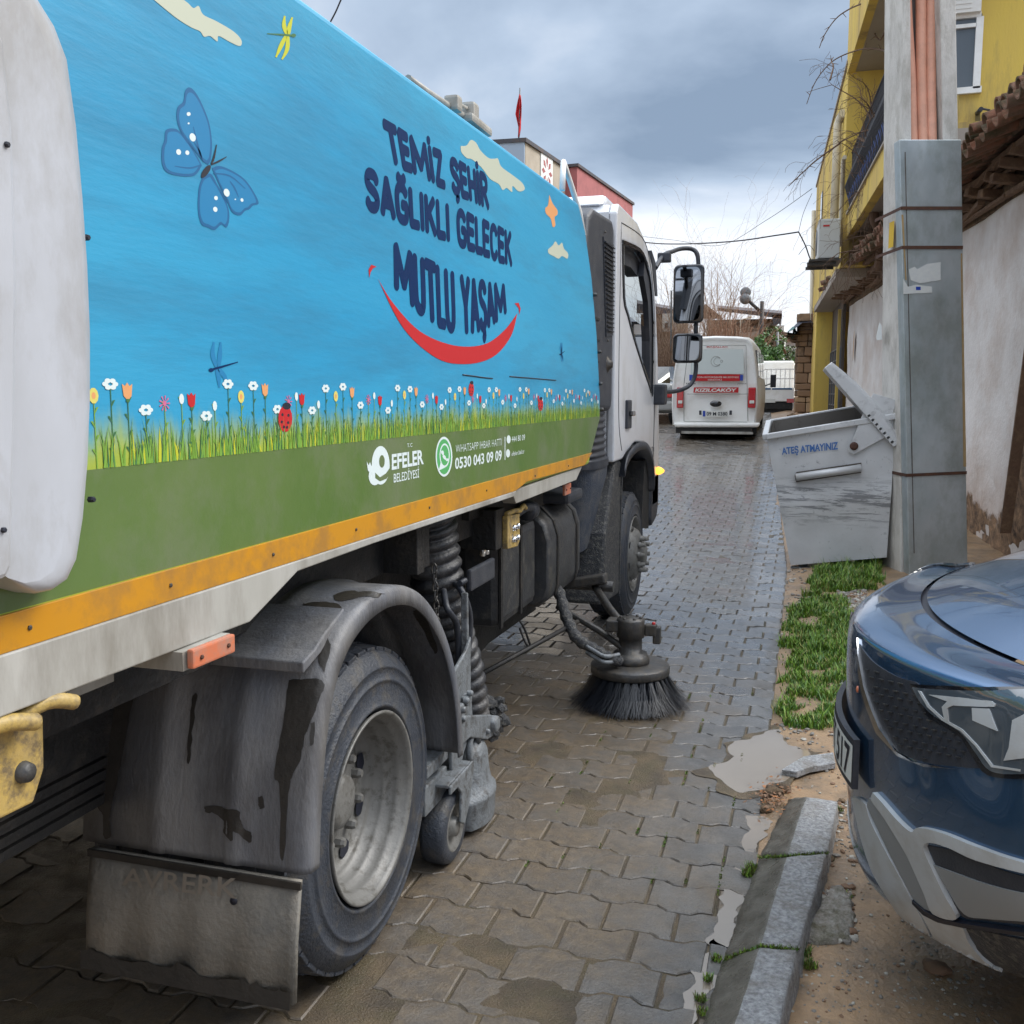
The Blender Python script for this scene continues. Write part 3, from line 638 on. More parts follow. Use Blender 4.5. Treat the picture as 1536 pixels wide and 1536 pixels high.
# grass
def blades(polys, count, h, rng, mi_w=(0.42, 0.46, 0.12), base=None, wd=0.0035):
    q = MB()
    for poly, cnt, hh in polys:
        x0 = min(p[0] for p in poly); x1 = max(p[0] for p in poly); y0 = min(p[1] for p in poly); y1 = max(p[1] for p in poly); n = 0; tries = 0
        while n < cnt and tries < cnt * 12:
            tries += 1
            x = rng.uniform(x0, x1); y = rng.uniform(y0, y1)
            if not in_poly(x + noise.noise(Vector((x * 5, y * 5, 0))) * 0.11 + noise.noise(Vector((x * 21, y * 21, 0))) * .06, y + noise.noise(Vector((x * 5, y * 5, 9))) * 0.22 + noise.noise(Vector((x * 21, y * 21, 9))) * .1, poly): continue
            dn = noise.noise(Vector((x * 5, y * 5, 4)))
            dn += .5 * noise.noise(Vector((x * 17, y * 17, 8)))
            if dn < -0.16 and rng.random() < 0.93: continue
            n += 1; z = vground(x, y) - 0.004
            H = hh * rng.uniform(0.25, 1.0) * (.85 + 1.1 * dn) * (1.7 if rng.random() < .05 else 1); a = rng.uniform(0, 6.283); l = rng.uniform(0.15, 0.9) * H
            dx, dy = math.cos(a), math.sin(a); w_ = wd * rng.uniform(0.7, 1.3)
            sx, sy = -dy * w_, dx * w_
            b0 = Vector((x, y, z)); m1 = b0 + Vector((dx * l * 0.35, dy * l * 0.35, H * 0.6)); t1 = b0 + Vector((dx * l, dy * l, H))
            sv = Vector((sx, sy, 0)); r_ = rng.random(); mi = 0 if r_ < mi_w[0] else (1 if r_ < mi_w[0] + mi_w[1] else 2)
            q.add([b0 - sv, b0 + sv, m1 + sv * 0.8, m1 - sv * 0.8, t1], [(0, 1, 2, 3), (3, 2, 4)], mi)
    return q
def wp(L, z=0.03): return [tuple(P(u, v, z=z))[:2] for u, v in L]
G1 = wp([(1166, 960), (1180, 925), (1205, 905), (1238, 898), (1262, 905), (1275, 925), (1292, 950), (1300, 1000), (1285, 1060), (1262, 1084), (1180, 1086), (1166, 1070), (1178, 1010)])
G2 = wp([(1203, 892), (1222, 862), (1245, 852), (1316, 842), (1322, 884), (1280, 893), (1215, 895)])
rg = random.Random(11)
q = blades([(G1, 21000, 0.055), (G2, 11000, 0.080)], 0, 0, rg)
o = q.build('grass', [M['blade_a'], M['blade_b'], M['blade_c']], recalc=False); kind(o, 'stuff')
# moss and weeds along kerb joints and gutter
segs = []
def strip(a, b, w_, cnt, hh):
    d = (b - a).normalized(); s = Vector((-d.y, d.x, 0)) * w_
    segs.append(([tuple((a + s))[:2], tuple((b + s))[:2], tuple((b - s))[:2], tuple((a - s))[:2]], cnt, hh))
q = MB(); rg = random.Random(5)
def tuft(p, r, cnt, hh, zb):
    for _ in range(cnt):
        a = rg.uniform(0, 6.283); rr = r * math.sqrt(rg.random()); x = p.x + math.cos(a) * rr; y = p.y + math.sin(a) * rr
        H = hh * rg.uniform(0.4, 1.2); a2 = rg.uniform(0, 6.283); l = H * rg.uniform(0.2, 1)
        b0 = Vector((x, y, zb)); t1 = b0 + Vector((math.cos(a2) * l, math.sin(a2) * l, H)); sv = Vector((-math.sin(a2), math.cos(a2), 0)) * 0.0022
        q.add([b0 - sv, b0 + sv, t1 + sv * .3, t1 - sv * .3], [(0, 1, 2, 3)], rg.choice((0, 1, 1, 2)))
for i in (1, 2):
    a, b, c = P(*KS[i][0], z=0.03), P(*KS[i][1], z=0.085), P(*KS[i][2], z=0.08)
    for k in range(26):
        t = k / 25; p = a.lerp(b, t * 2) if t < .5 else b.lerp(c, t * 2 - 1); tuft(p, 0.007, 14, 0.009, p.z - 0.008)
for (u, v, r, n, h) in [(1130, 1305, .022, 160, .020), (1122, 1312, .02, 120, .02), (1075, 1440, .014, 80, .014), (1062, 1470, .014, 80, .014), (1050, 1500, .015, 80, .014), (1055, 1520, .015, 60, .014), (1212, 1400, .03, 170, .02), (1205, 1430, .022, 120, .018), (1215, 1450, .02, 90, .02), (1258, 1215, .02, 60, .012), (1245, 1290, .02, 60, .012), (1275, 1100, .02, 60, .02), (1272, 1115, .02, 40, .02), (1270, 1345, .02, 60, .012)]:
    tuft(P(u, v, z=0.0), r, n, h, 0.0)
rr2 = random.Random(9)
for _ in range(60):        # moss growing in the joints of the blocks the brush has not reached
    x = rr2.uniform(-1.0, -0.15); y = rr2.uniform(3.0, 5.2); k = round(x / 0.215) * 0.215 if rr2.random() < .5 else (round(x / 0.1075) * 0.1075)
    for t in range(3): tuft(Vector((k, y + t * 0.015, 0)), 0.004, 7, 0.006, -0.003)
kind(q.build('moss', [M['blade_a'], M['moss'], M['blade_b']], recalc=False), 'stuff')

# pebbles and broken stones
ICO = bmesh.new(); bmesh.ops.create_icosphere(ICO, subdivisions=1, radius=1); ICO.verts.index_update()
ico_v = [p.co.copy() for p in ICO.verts]; ico_f = [[p.index for p in f.verts] for f in ICO.faces]; ICO.free()
ICO = bmesh.new(); bmesh.ops.create_icosphere(ICO, subdivisions=3, radius=1); ICO.verts.index_update()
ico3_v = [p.co.copy() for p in ICO.verts]; ico3_f = [[p.index for p in f.verts] for f in ICO.faces]; ICO.free()
def rock(q, c, r, rg, mi=0, flat=0.6, big=False):
    o = Vector((rg.uniform(0, 50), rg.uniform(0, 50), rg.uniform(0, 50))); sx, sy = rg.uniform(0.7, 1.3), rg.uniform(0.7, 1.3)
    a = rg.uniform(0, 6.28); ca, sa = math.cos(a), math.sin(a)
    vs = []
    for p in (ico3_v if big else ico_v):
        k = r * (1 + 0.35 * noise.noise(p * 1.6 + o) + (0.16 * noise.noise(p * 5 + o) + 0.06 * noise.noise(p * 14 + o) if big else 0))
        x, y, z = p.x * k * sx, p.y * k * sy, p.z * k * flat
        vs.append(Vector((c[0] + x * ca - y * sa, c[1] + x * sa + y * ca, c[2] + z)))
    q.add(vs, ico3_f if big else ico_f, mi, big)
rg = random.Random(21); q = MB()
regions = [(wp([(1190, 1085), (1285, 1075), (1285, 1180), (1240, 1190), (1200, 1180)], 0), 200, .005), (wp([(1255, 880), (1300, 880), (1300, 1070), (1262, 1070), (1258, 950)], .03), 1900, .011),
           (wp([(1215, 1325), (1280, 1315), (1285, 1400), (1212, 1400)], .03), 420, .009), (wp([(1250, 1195), (1290, 1200), (1300, 1300), (1250, 1290)], 0), 160, .007),
           (wp([(1200, 1440), (1480, 1440), (1520, 1560), (1180, 1560)], 0), 420, .0036), (wp([(1255, 1200), (1330, 1300), (1440, 1480), (1210, 1530)], 0), 220, .0040), (wp([(1160, 850), (1205, 850), (1215, 900), (1170, 960)], 0.0), 160, .012),
           (wp([(1160, 1085), (1200, 1085), (1230, 1120), (1170, 1110)], 0), 60, .008)]
for poly, cnt, sz in regions:
    x0 = min(p[0] for p in poly); x1 = max(p[0] for p in poly); y0 = min(p[1] for p in poly); y1 = max(p[1] for p in poly); n = 0
    while n < cnt:
        x = rg.uniform(x0, x1); y = rg.uniform(y0, y1)
        if not in_poly(x, y, poly): continue
        n += 1; s = sz * (rg.random() ** 2 * 1.6 + 0.35); rock(q, (x, y, vground(x, y) + s * 0.15), s, rg, rg.choice((0, 0, 1, 2, 0)), 0.65)
kind(q.build('gravel', [M['pebble_a'], M['pebble_b'], M['pebble_c']], recalc=False), 'stuff')
def stone_thing(u, v, r, m, label, z=0.0, flat=.6, name='stone', sc=1):
    q = MB(); p = P(u, v, z=z); rock(q, (p.x, p.y, vground(p.x, p.y) + r * flat * 0.35), r, rg, 0, flat, True)
    tag(q.build(name, m), label, 'stone')
stone_thing(1405, 1455, 0.036, M['pebble_c'], 'brown rusty coloured stone lying in the mud under the car bumper', flat=.5)
stone_thing(1263, 1198, 0.020, M['rubble'], 'small dark stone beside the far end of the kerb')
stone_thing(1243, 1290, 0.020, M['rubble'], 'dark lump of earth against the middle kerb stone', flat=.5)
for (u, v, r, lab) in [(1160, 1192, .040, 'brown broken brick lump in the puddle heap, the largest one'), (1150, 1215, .024, 'small brown lump at the tip of the gutter puddle'), (1176, 1184, .026, 'clod of brown earth on top of the rubble heap'), (1064, 1137, .022, 'half sunk brown stone at the left rim of the big puddle')]:
    stone_thing(u, v, r, M['rubble'], lab, flat=.7)
# broken slab and crumbling footing block
q = MB(); pl = [P(u, v, z=0.008) for u, v in [(1172, 1160), (1205, 1140), (1250, 1134), (1253, 1150), (1215, 1156), (1195, 1164)]]
q.prism([p + Vector((0, 0, -.01)) for p in pl], (0, 0, .028)); tag(q.build('broken_slab', M['kerb'], bevel=.003), 'thin broken grey slab lying in mud beside the big puddle', 'slab')
pl = [P(u, v, z=0.03) for u, v in [(1240, 1330), (1272, 1325), (1280, 1395), (1262, 1402), (1208, 1398), (1222, 1362)]]
q = MB(); rows = []
for k, (sc, zz) in enumerate([(1.04, -0.04), (1.0, 0.006), (0.95, 0.018), (0.85, 0.022), (0.7, 0.024), (0.55, 0.026), (0.4, 0.024), (0.25, 0.026), (0.1, 0.024)]):
    c = sum(pl, Vector()) / len(pl); row = []
    sp_ = spline(pl + [pl[0]], 14)[:-1]
    for p in sp_:
        d = c + (p - c) * sc; d.z = zz + noise.noise(d * 30) * 0.010 + noise.noise(d * 90) * .005; d += Vector((noise.noise(d * 20), noise.noise(d * 20 + Vector((3, 3, 3))), 0)) * .018; row.append(d)
    rows.append(row)
q.grid(rows, 0, True, closed=True); q.add(rows[-1], [list(range(len(rows[-1])))])
tag(q.build('concrete_block', M['rough_concrete']), 'crumbling concrete footing set in the mud right of the kerb', 'concrete block')
# dead leaves washed together at the puddle
q = MB(); rg = random.Random(4)
for _ in range(260):
    p = P(rg.gauss(1160, 16), rg.gauss(1200, 14), z=0); s = rg.uniform(.004, .011); a = rg.uniform(0, 6.28)
    e1 = Vector((math.cos(a), math.sin(a), rg.uniform(-.5, .5))) * s; e2 = Vector((-math.sin(a), math.cos(a), rg.uniform(-.5, .5))) * s * .6
    c = Vector((p.x, p.y, .006 + rg.random() * .02)); q.add([c - e1, c + e2, c + e1, c - e2], [(0, 1, 2, 3)], rg.choice((0, 0, 1)))
kind(q.build('fallen_leaves', [M['pebble_c'], mat('leaf_orange', (0.30, 0.12, 0.04), 0.7)], recalc=False), 'stuff')
# ------------------------------------------------------------------ street sweeper truck
XS = -1.08; XL = -3.42
T = thing('sweeper_truck', (-2.25, 4.5, 0), 'big street sweeper truck with sky blue flower graphics and a white cab', 'truck')
LS = 0.22   # printed film layers are fractions of a millimetre apart
def S(u, v, off=0.0): return P(u, v, x=XS + (off * LS if off > 0 else off))
top = [S(-420, -600)]
out = [(1.0, 1.232), (5.0, 1.232), (5.05, 1.30), (5.275, 1.48), (5.27, 1.60), (5.17, 1.92), (5.03, 2.20), (4.86, 2.42), (4.70, 2.52), (3.40, 2.495), (1.0, 2.435)]
q = MB(); n = len(out)
# cross section: flat flank with rounded roof edge
pl = [Vector((XS, y, z)) for y, z in out]; q.prism(pl, (XL - XS, 0, 0))
body = q.build('hopper_body', M['vinyl_blue'], T, bevel=0.018, seg=3)
body['label'] = 'sky blue hopper panel printed with slogan, butterfly and meadow flowers'
# green band and yellow stripe stand a little proud
q = MB(); q.prism([Vector((XS, y, z)) for y, z in [(1.0, 1.292), (5.035, 1.292), (5.272, 1.482), (1.0, 1.482)]], (0.0006, 0, 0)); q.build('green_band', M['vinyl_green'], body)
q = MB(); q.prism([Vector((XS, y, z)) for y, z in [(1.0, 1.236), (3.62, 1.226), (3.78, 1.248), (4.86, 1.240), (5.045, 1.294), (1.0, 1.290)]], (0.006, 0, 0)); q.build('yellow_stripe', M['stripe_yellow'], body, bevel=0.001)
q = MB(); q.prism([Vector((XS, y, z)) for y, z in [(1.0, 1.2355), (1.0, 1.148), (1.70, 1.138), (1.735, 1.150), (1.90, 1.208), (2.3, 1.212), (3.60, 1.206), (3.62, 1.2250)]], (0.008, 0, 0)); q.prism([Vector((XS - 0.06, y, z)) for y, z in [(3.60, 1.225), (3.66, 1.17), (4.72, 1.175), (4.86, 1.235)]], (0.055, 0, 0))
q.build('lower_skirt', M['cream_paint'], T, bevel=0.003)
q = MB()
for y in (1.12, 1.45, 1.8, 2.2, 2.7, 3.25, 3.9, 4.5): q = MB(); q.bolt((XS + .006, y, 1.262), .004, .003); q.build('rivet', M['steel'], body)
for y, z in [(5.18, 1.83), (5.255, 1.52), (5.05, 2.12), (5.22, 1.66)]: q = MB(); q.bolt((XS - .01, y + .012, z), .012, .03); q.build('bolt', M['steel'], body)
# dents/seam lines on the side: thin raised battens
q = MB(); q.tube([(XS + .001, y, 1.662 + .004 * math.sin(y * 7)) for y in [3.02 + i * .04 for i in range(9)]], .0022, 5); q.tube([(XS + .001, y, 1.668 - .006 * (y - 3.7)) for y in [3.55 + i * .06 for i in range(13)]], .0022, 5)
q.build('scratch_mark', M['black_ink'], body)

# --- slogan
def T4(q, txt, tl, tr, bl, br, tm=0, bm_=0, off=0.0, mi=0, lay=0.004, space=1.0):
    put_text(q, txt, S(*tl), S(*tr), S(*bl), S(*br), tm, bm_, off, mi, (lay * LS, 0, 0), space=space)
q = MB(); brush_text(q, 'TEMİZ ŞEHİR', S(576, 186), S(729, 266), S(585, 238), S(732, 310), -.004, 0, .0142, .0007, gap=.15)
q.build('slogan_lettering', M['navy_ink'], body)
q = MB(); brush_text(q, 'SAĞLIKLI GELECEK', S(548, 257), S(766, 352), S(551, 308), S(767, 396), 0, 0, .0148, .0007, gap=.15)
q.build('slogan_lettering', M['navy_ink'], body)
q = MB(); brush_text(q, 'MUTLU YAŞAM', S(592, 370), S(756, 431), S(594, 428), S(758, 466), -.022, -.095, .0178, .0007, gap=.16)
q.build('slogan_lettering', M['navy_ink'], body)
# smile
def arc(L, m, name, lay=.004, sub=8, closed=True):
    pts = spline([Vector((u, v, 0)) for u, v in L], sub)
    q = MB(); q.add([S(p.x, p.y, lay) for p in pts], [list(range(len(pts)))]); return q.build(name, m, body)
a1 = spline([Vector((567, 418, 0)), Vector((590, 455, 0)), Vector((630, 497, 0)), Vector((680, 518, 0)), Vector((725, 517, 0)), Vector((755, 497, 0)), Vector((776, 470, 0))], 6)
a2 = spline([Vector((776, 470, 0)), Vector((766, 505, 0)), Vector((740, 535, 0)), Vector((700, 546, 0)), Vector((655, 537, 0)), Vector((605, 492, 0)), Vector((567, 418, 0))], 6)
q = MB(); L_ = a1 + a2[1:-1]; q.add([S(p.x, p.y, .005) for p in L_], [list(range(len(L_)))])
for C in [[(554, 417), (553, 404), (557, 397), (565, 400), (560, 402), (556, 408)], [(772, 455), (778, 454), (781, 463), (779, 472), (778, 462)]]:
    q.add([S(u, v, .005) for u, v in C], [list(range(len(C)))])
q.build('smile_graphic', M['red_ink'], body)
# clouds
def flat(polys, m, name, lay=.0035, sub=5):
    q = MB()
    for C in polys:
        pts = spline([Vector((u, v, 0)) for u, v in C] + [Vector((*C[0], 0))], sub)[:-1]; q.add([S(p.x, p.y, lay) for p in pts], [list(range(len(pts)))])
    return q.build(name, m, body)
flat([[(228, -3), (262, 25), (285, 40), (300, 47), (306, 55), (315, 54), (326, 62), (328, 54), (345, 63), (360, 69), (362, 60), (350, 47), (325, 32), (305, 22), (298, 9), (290, 12), (280, 3), (262, -6)]], M['cream_ink'], 'cloud_graphic')
flat([[(691, 219), (700, 218), (706, 210), (714, 214), (721, 226), (733, 237), (742, 238), (747, 238), (752, 250), (768, 262), (783, 274), (787, 284), (778, 287), (769, 279), (768, 288), (760, 282), (754, 285), (748, 276), (735, 268), (722, 251), (708, 239), (700, 237), (692, 228)]], M['cream_ink'], 'cloud_graphic')
flat([[(822, 374), (829, 368), (833, 362), (838, 368), (843, 364), (846, 373), (852, 380), (851, 388), (843, 384), (838, 388), (830, 384), (823, 380)]], M['cream_ink'], 'cloud_graphic')
# butterfly
def wings(ls, m, name, lay, sc=None):
    out = []
    for L, c in ls: out.append([(c[0] + (u - c[0]) * sc, c[1] + (v - c[1]) * sc) for u, v in L])
    flat(out, m, name, lay)
W1 = [(312, 247), (303, 240), (286, 218), (270, 195), (265, 175), (267, 160), (275, 152), (278, 136), (284, 131), (293, 138), (304, 158), (314, 185), (318, 215), (316, 240)]
W2 = [(303, 248), (290, 225), (272, 200), (262, 193), (249, 195), (247, 210), (243, 222), (243, 244), (250, 258), (270, 264), (292, 263)]
W3 = [(318, 252), (330, 249), (350, 257), (368, 270), (382, 290), (388, 305), (380, 308), (374, 314), (368, 316), (360, 323), (348, 318), (340, 300), (328, 275)]
W4 = [(310, 262), (318, 262), (330, 285), (342, 310), (344, 328), (340, 341), (332, 337), (322, 345), (312, 341), (302, 336), (297, 315), (298, 285), (303, 268)]
ws = [(W1, (296, 195)), (W2, (275, 232)), (W3, (355, 287)), (W4, (320, 303))]
wings(ws, M['wing_dark'], 'butterfly_graphic', .0032, 1.0)
wings(ws, M['wing_blue'], 'butterfly_graphic', .0040, 0.88)
q = MB()
def dot(u, v, a, b, lay=.0048, mi=0, n=12, rot=0):
    pts = []
    for k in range(n):
        t = 6.2832 * k / n; x, y = a * math.cos(t), b * math.sin(t); pts.append(S(u + x * math.cos(rot) - y * math.sin(rot), v + x * math.sin(rot) + y * math.cos(rot), lay))
    q.add(pts, [list(range(n))], mi)
for u, v, a, b in [(283, 171, 3, 3), (283, 185, 1.5, 1.5), (289, 206, 4.5, 6.5), (268, 228, 3.6, 4.5), (281, 229, 3, 3.5), (340, 289, 4.3, 6.2), (324, 297, 2.8, 3.3), (323, 314, 3.2, 4), (363, 300, 2.2, 2.8), (353, 299, 1.2, 1)]: dot(u, v, a, b, rot=-.3)
q.build('wing_spots', M['white_ink'], body)
def stroke(q, pts, w, lay=.0046, mi=0):
    pts = spline([Vector((u, v, 0)) for u, v in pts], 4); L, R = [], []
    for i, p in enumerate(pts):
        d = (pts[min(i + 1, len(pts) - 1)] - pts[max(i - 1, 0)]).normalized(); t = i / (len(pts) - 1); ww = w * (0.35 + 0.65 * math.sin(math.pi * min(.95, t + .1)))
        L.append(S(p.x - d.y * ww, p.y + d.x * ww, lay)); R.append(S(p.x + d.y * ww, p.y - d.x * ww, lay))
    m = len(L); q.add(L + R, [(i, i + 1, m + i + 1, m + i) for i in range(m - 1)], mi)
q = MB(); dot(309, 257, 4.5, 11.5, .0052, rot=.6); stroke(q, [(317, 246), (321, 236), (325, 217)], 1.6, .0052); stroke(q, [(317, 247), (330, 241), (340, 235)], 1.4, .0052)
q.build('butterfly_graphic', M['black_ink'], body)
q = MB()
for L in [[(306, 243), (298, 225), (286, 205)], [(303, 240), (296, 215), (290, 190)], [(302, 247), (285, 252), (262, 249)], [(320, 260), (345, 264), (368, 283)], [(316, 265), (330, 285), (341, 305)], [(345, 272), (352, 282), (358, 296)]]: stroke(q, L, 1.3, .0047)
q.build('butterfly_graphic', M['wing_dark'], body)
# dragonflies
def dragonfly(cx_, cy_, s, mw, mbod, rot=0.0, sq=1.0):
    q = MB(); c, sn = math.cos(rot), math.sin(rot)
    tf = lambda x, y: (cx_ + (x * c - y * sn) * s * sq, cy_ + (x * sn + y * c) * s)
    for L in [[(0, 0), (-6, -20), (-4, -38)], [(3, 0), (5, -20), (6, -38)], [(0, 2), (3, 15), (4, 30)], [(3, 2), (12, 14), (16, 28)]]: stroke(q, [tf(*a) for a in L], 3.4 * s, .0036, 0)
    stroke(q, [tf(-10, 4), (tf(5, 0)), tf(32, -8)], 1.7 * s, .0044, 1); dot_(q, *tf(-8, 4), 4 * s, 3 * s)
    q.build('dragonfly_graphic', [mw, mbod], body)
def dot_(q, u, v, a, b, lay=.0046, mi=1, n=10, rot=0): q.add([S(u + a * math.cos(6.2832 * k / n), v + b * math.sin(6.2832 * k / n), lay) for k in range(n)], [list(range(n))], mi)
dragonfly(325, 551, 1.0, M['wing_blue'], M['navy_ink'])
dragonfly(432, 54, .95, M['lime_ink'], M['leaf_ink'], rot=3.5)
dragonfly(842, 530, .42, M['wing_blue'], M['navy_ink'], sq=.4)
flat([[(824, 292), (829, 305), (836, 315), (836, 322), (832, 326), (833, 338), (829, 340), (826, 328), (819, 320), (818, 312), (822, 308)]], M['orange_ink'], 'butterfly_graphic')
# meadow: real length along the flank
zg = 1.4825
rgf = random.Random(12)
qs = {k: MB() for k in ('lime_ink', 'grass_ink', 'leaf_ink')}
def yz(y, z, lay): return Vector((XS + lay * LS, y, z))
y = 1.30; k = 0
while y < 5.24:
    for m_, cnt, hh, lay, ww in (('lime_ink', 2, .058, .0034, .010), ('grass_ink', 9, .075, .0038, .0045), ('leaf_ink', 4, .070, .0042, .0035)):
        for _ in range(cnt):
            yb = y + rgf.uniform(0, .05); h_ = hh * rgf.uniform(.5, 1.15); l = rgf.uniform(-.018, .018); w2 = ww * rgf.uniform(.6, 1.2)
            if yb > 5.24: continue
            lay += rgf.uniform(0, .0003) * 3; qs[m_].add([yz(yb - w2 / 2, zg, lay), yz(yb + w2 / 2, zg, lay), yz(yb + l * .4 + w2 * .25, zg + h_ * .6, lay), yz(yb + l, zg + h_, lay), yz(yb + l * .4 - w2 * .25, zg + h_ * .6, lay)], [(0, 1, 2, 3, 4)])
    y += .05
for k_, qq in qs.items(): kind(qq.build('grass_graphic', M[k_], body), 'stuff')
fl = MB(); names = ['white_ink', 'orange_ink', 'pink_ink', 'red_ink', 'yellow_ink', 'leaf_ink', 'grass_ink']
mi_ = {n_: i for i, n_ in enumerate(names)}
def ell(y, z, a, b, c, lay, n=10):
    a *= .8; b *= .8; fl.add([yz(y + a * math.cos(6.2832 * k / n), z + b * math.sin(6.2832 * k / n), lay) for k in range(n)], [list(range(n))], mi_[c])
def stem(y, z0, z1, c, leaves=4):
    fl.add([yz(y - .0012, z0, .0045), yz(y + .0012, z0, .0045), yz(y + .0010, z1, .0045), yz(y - .0010, z1, .0045)], [(0, 1, 2, 3)], mi_[c])
    for i in range(leaves):
        zz = lerp(z0 + .02, z1 - .008, i / max(1, leaves - 1)); s_ = 1 if i % 2 else -1
        fl.add([yz(y, zz, .0047), yz(y + s_ * .010, zz + .012, .0047), yz(y + s_ * .004, zz + .0115, .0047)], [(0, 1, 2)], mi_[c])
pat = [('yellow', .115, 'yellow_ink'), ('daisyup', .135, 0), ('orange', .125, 0), ('daisy', .088, 0), ('pink', .105, 0), ('whitepuff', .112, 0), ('redbud', .102, 0), ('daisyt', .078, 0), ('puff', .098, 0), ('daisyup', .135, 0)]
y = 1.285; i = 0
while y < 5.22:
    kx, hz_, _ = pat[i % len(pat)]; i += 1; z = zg + hz_ + rgf.uniform(-.004, .004)
    if kx in ('orange', 'redbud'):
        stem(y, zg, z - .012, 'leaf_ink'); c = 'orange_ink' if kx == 'orange' else 'red_ink'
        fl.add([yz(y - .013, z + .014, .0052), yz(y - .006, z + .010, .0052), yz(y, z + .016, .0052), yz(y + .006, z + .010, .0052), yz(y + .013, z + .014, .0052), yz(y + .010, z - .006, .0052), yz(y, z - .014, .0052), yz(y - .010, z - .006, .0052)], [tuple(range(8))], mi_[c])
        ell(y, z - .014, .006, .004, 'leaf_ink', .0056)
    elif kx in ('daisy', 'daisyt', 'daisyup'):
        stem(y, zg, z - .004, 'leaf_ink', 5)
        for a in range(6): ell(y + .012 * math.cos(a * 1.05), z + .006 * math.sin(a * 1.05), .009, .005, 'white_ink', .0050 + a * .00005)
    elif kx == 'pink':
        stem(y, zg, z, 'grass_ink', 3)
        for a in range(9):
            t = a * .698; fl.add([yz(y, z, .005), yz(y + .015 * math.cos(t - .12), z + .014 * math.sin(t - .12), .005), yz(y + .015 * math.cos(t + .12), z + .014 * math.sin(t + .12), .005)], [(0, 1, 2)], mi_['pink_ink'])
        ell(y, z, .006, .006, 'pink_ink', .0054)
    elif kx == 'yellow': stem(y, zg, z, 'grass_ink', 5); ell(y, z, .014, .016, 'yellow_ink', .005); ell(y, z, .006, .007, 'orange_ink', .0055)
    else: stem(y, zg, z, 'grass_ink', 3); ell(y, z, .009, .012, 'white_ink', .005)
    y += rgf.uniform(.024, .036) if kx in ('daisyt', 'whitepuff') else rgf.uniform(.034, .052)
kind(fl.build('flower_graphic', [M[n_] for n_ in names], body), 'stuff')
# ladybirds
for (u, v, a, b) in [(428, 628, 10.5, 20), (707, 584, 4, 10.5), (811, 607, 3.8, 9.5)]:
    q = MB(); dot_(q, u, v, a, b, .0062, 0, 16); dot_(q, u + a * .2, v - b * .95, a * .6, b * .28, .0066, 1)
    for du, dv in [(-.4, -.3), (.45, -.25), (-.5, .25), (.4, .3), (-.2, .62), (.25, .65)]: dot_(q, u + du * a, v + dv * b, a * .17, b * .12, .0068, 1, 8)
    q.build('ladybird_graphic', [M['red_ink'], M['black_ink']], body)
# municipal lettering on the green band
LG = .0060
q = MB(); T4(q, 'EFELER', (587, 680), (634, 673), (587, 705), (635, 696), 0, 0, .03, lay=LG); q.build('municipality_lettering', M['white_ink'], body); q = MB(); T4(q, 'T.C', (610, 665), (618, 664), (610, 671), (618, 670), lay=LG)
q.build('municipality_lettering', M['white_ink'], body); q = MB(); T4(q, 'BELEDİYESİ', (590, 710), (628, 703), (590, 724), (628, 716), 0, 0, .006, lay=LG)
q.build('municipality_lettering', M['white_ink'], body)
q = MB(); T4(q, 'WHATSAPP IHBAR HATTI', (683, 667), (752, 657), (683, 679), (752, 668), 0, 0, -.012, lay=LG)
q.build('hotline_lettering', M['white_ink'], body); q = MB(); T4(q, '0530 043 09 09', (682, 686), (752, 674), (682, 704), (752, 690), 0, 0, .022, lay=LG)
q.build('hotline_lettering', M['white_ink'], body); q = MB(); T4(q, '444 80 09', (767, 654), (787, 651), (767, 663), (787, 660), lay=LG); T4(q, 'efeler.bel.tr', (767, 677), (786, 673), (767, 684), (786, 680), lay=LG)
q.build('hotline_lettering', M['white_ink'], body); q = MB(); dot_(q, 763, 659, 3, 6.2, LG, 0, 16); q.build('phone_emblem', M['white_ink'], body); q = MB(); dot_(q, 762, 680, 3, 6.2, LG, 0, 16); q.build('web_emblem', M['white_ink'], body); q = MB(); q.add([S(u, v, LG) for u, v in [(757, 655), (758, 655), (758, 690), (757, 690)]], [(0, 1, 2, 3)])
q.build('divider_line', M['white_ink'], body)
q = MB(); # e-shaped emblem
dot_(q, 571, 698, 13.5, 29, LG, 0, 28); dot_(q, 562, 714, 9, 14, LG + .0004, 0, 20)
q.add([S(u, v, LG + .0008) for u, v in [(550, 692), (553, 698), (555, 693), (557, 699), (560, 695), (560, 714), (552, 706)]], [tuple(range(7))])
dot_(q, 573, 692, 4.2, 9.5, LG + .0016, 1, 16); q.add([S(u, v, LG + .0020) for u, v in [(563, 709), (570, 716), (579, 710), (586, 700), (587, 706), (580, 718), (570, 722), (563, 717)]], [tuple(range(8))], 1)
q.build('municipality_emblem', [M['white_ink'], M['vinyl_green']], body)
q = MB(); dot_(q, 666, 685, 12.5, 30, LG, 0, 32); dot_(q, 666, 685, 10.6, 26.5, LG + .0006, 1, 32)
dot_(q, 667, 683, 7.6, 18, LG + .0010, 0, 28); q.add([S(u, v, LG + .0011) for u, v in [(661, 694), (668, 701), (658, 706)]], [(0, 1, 2)])
dot_(q, 667, 683, 6.2, 15.3, LG + .0015, 1, 28)
for a, b in (((663, 676), (665, 683)), ((665, 683), (669, 690)), ((669, 690), (673, 689))): stroke(q, [a, ((a[0] + b[0]) / 2, (a[1] + b[1]) / 2), b], 2.1, LG + .002, 0)
q.build('phone_emblem', [M['white_ink'], M['whats_green']], body)
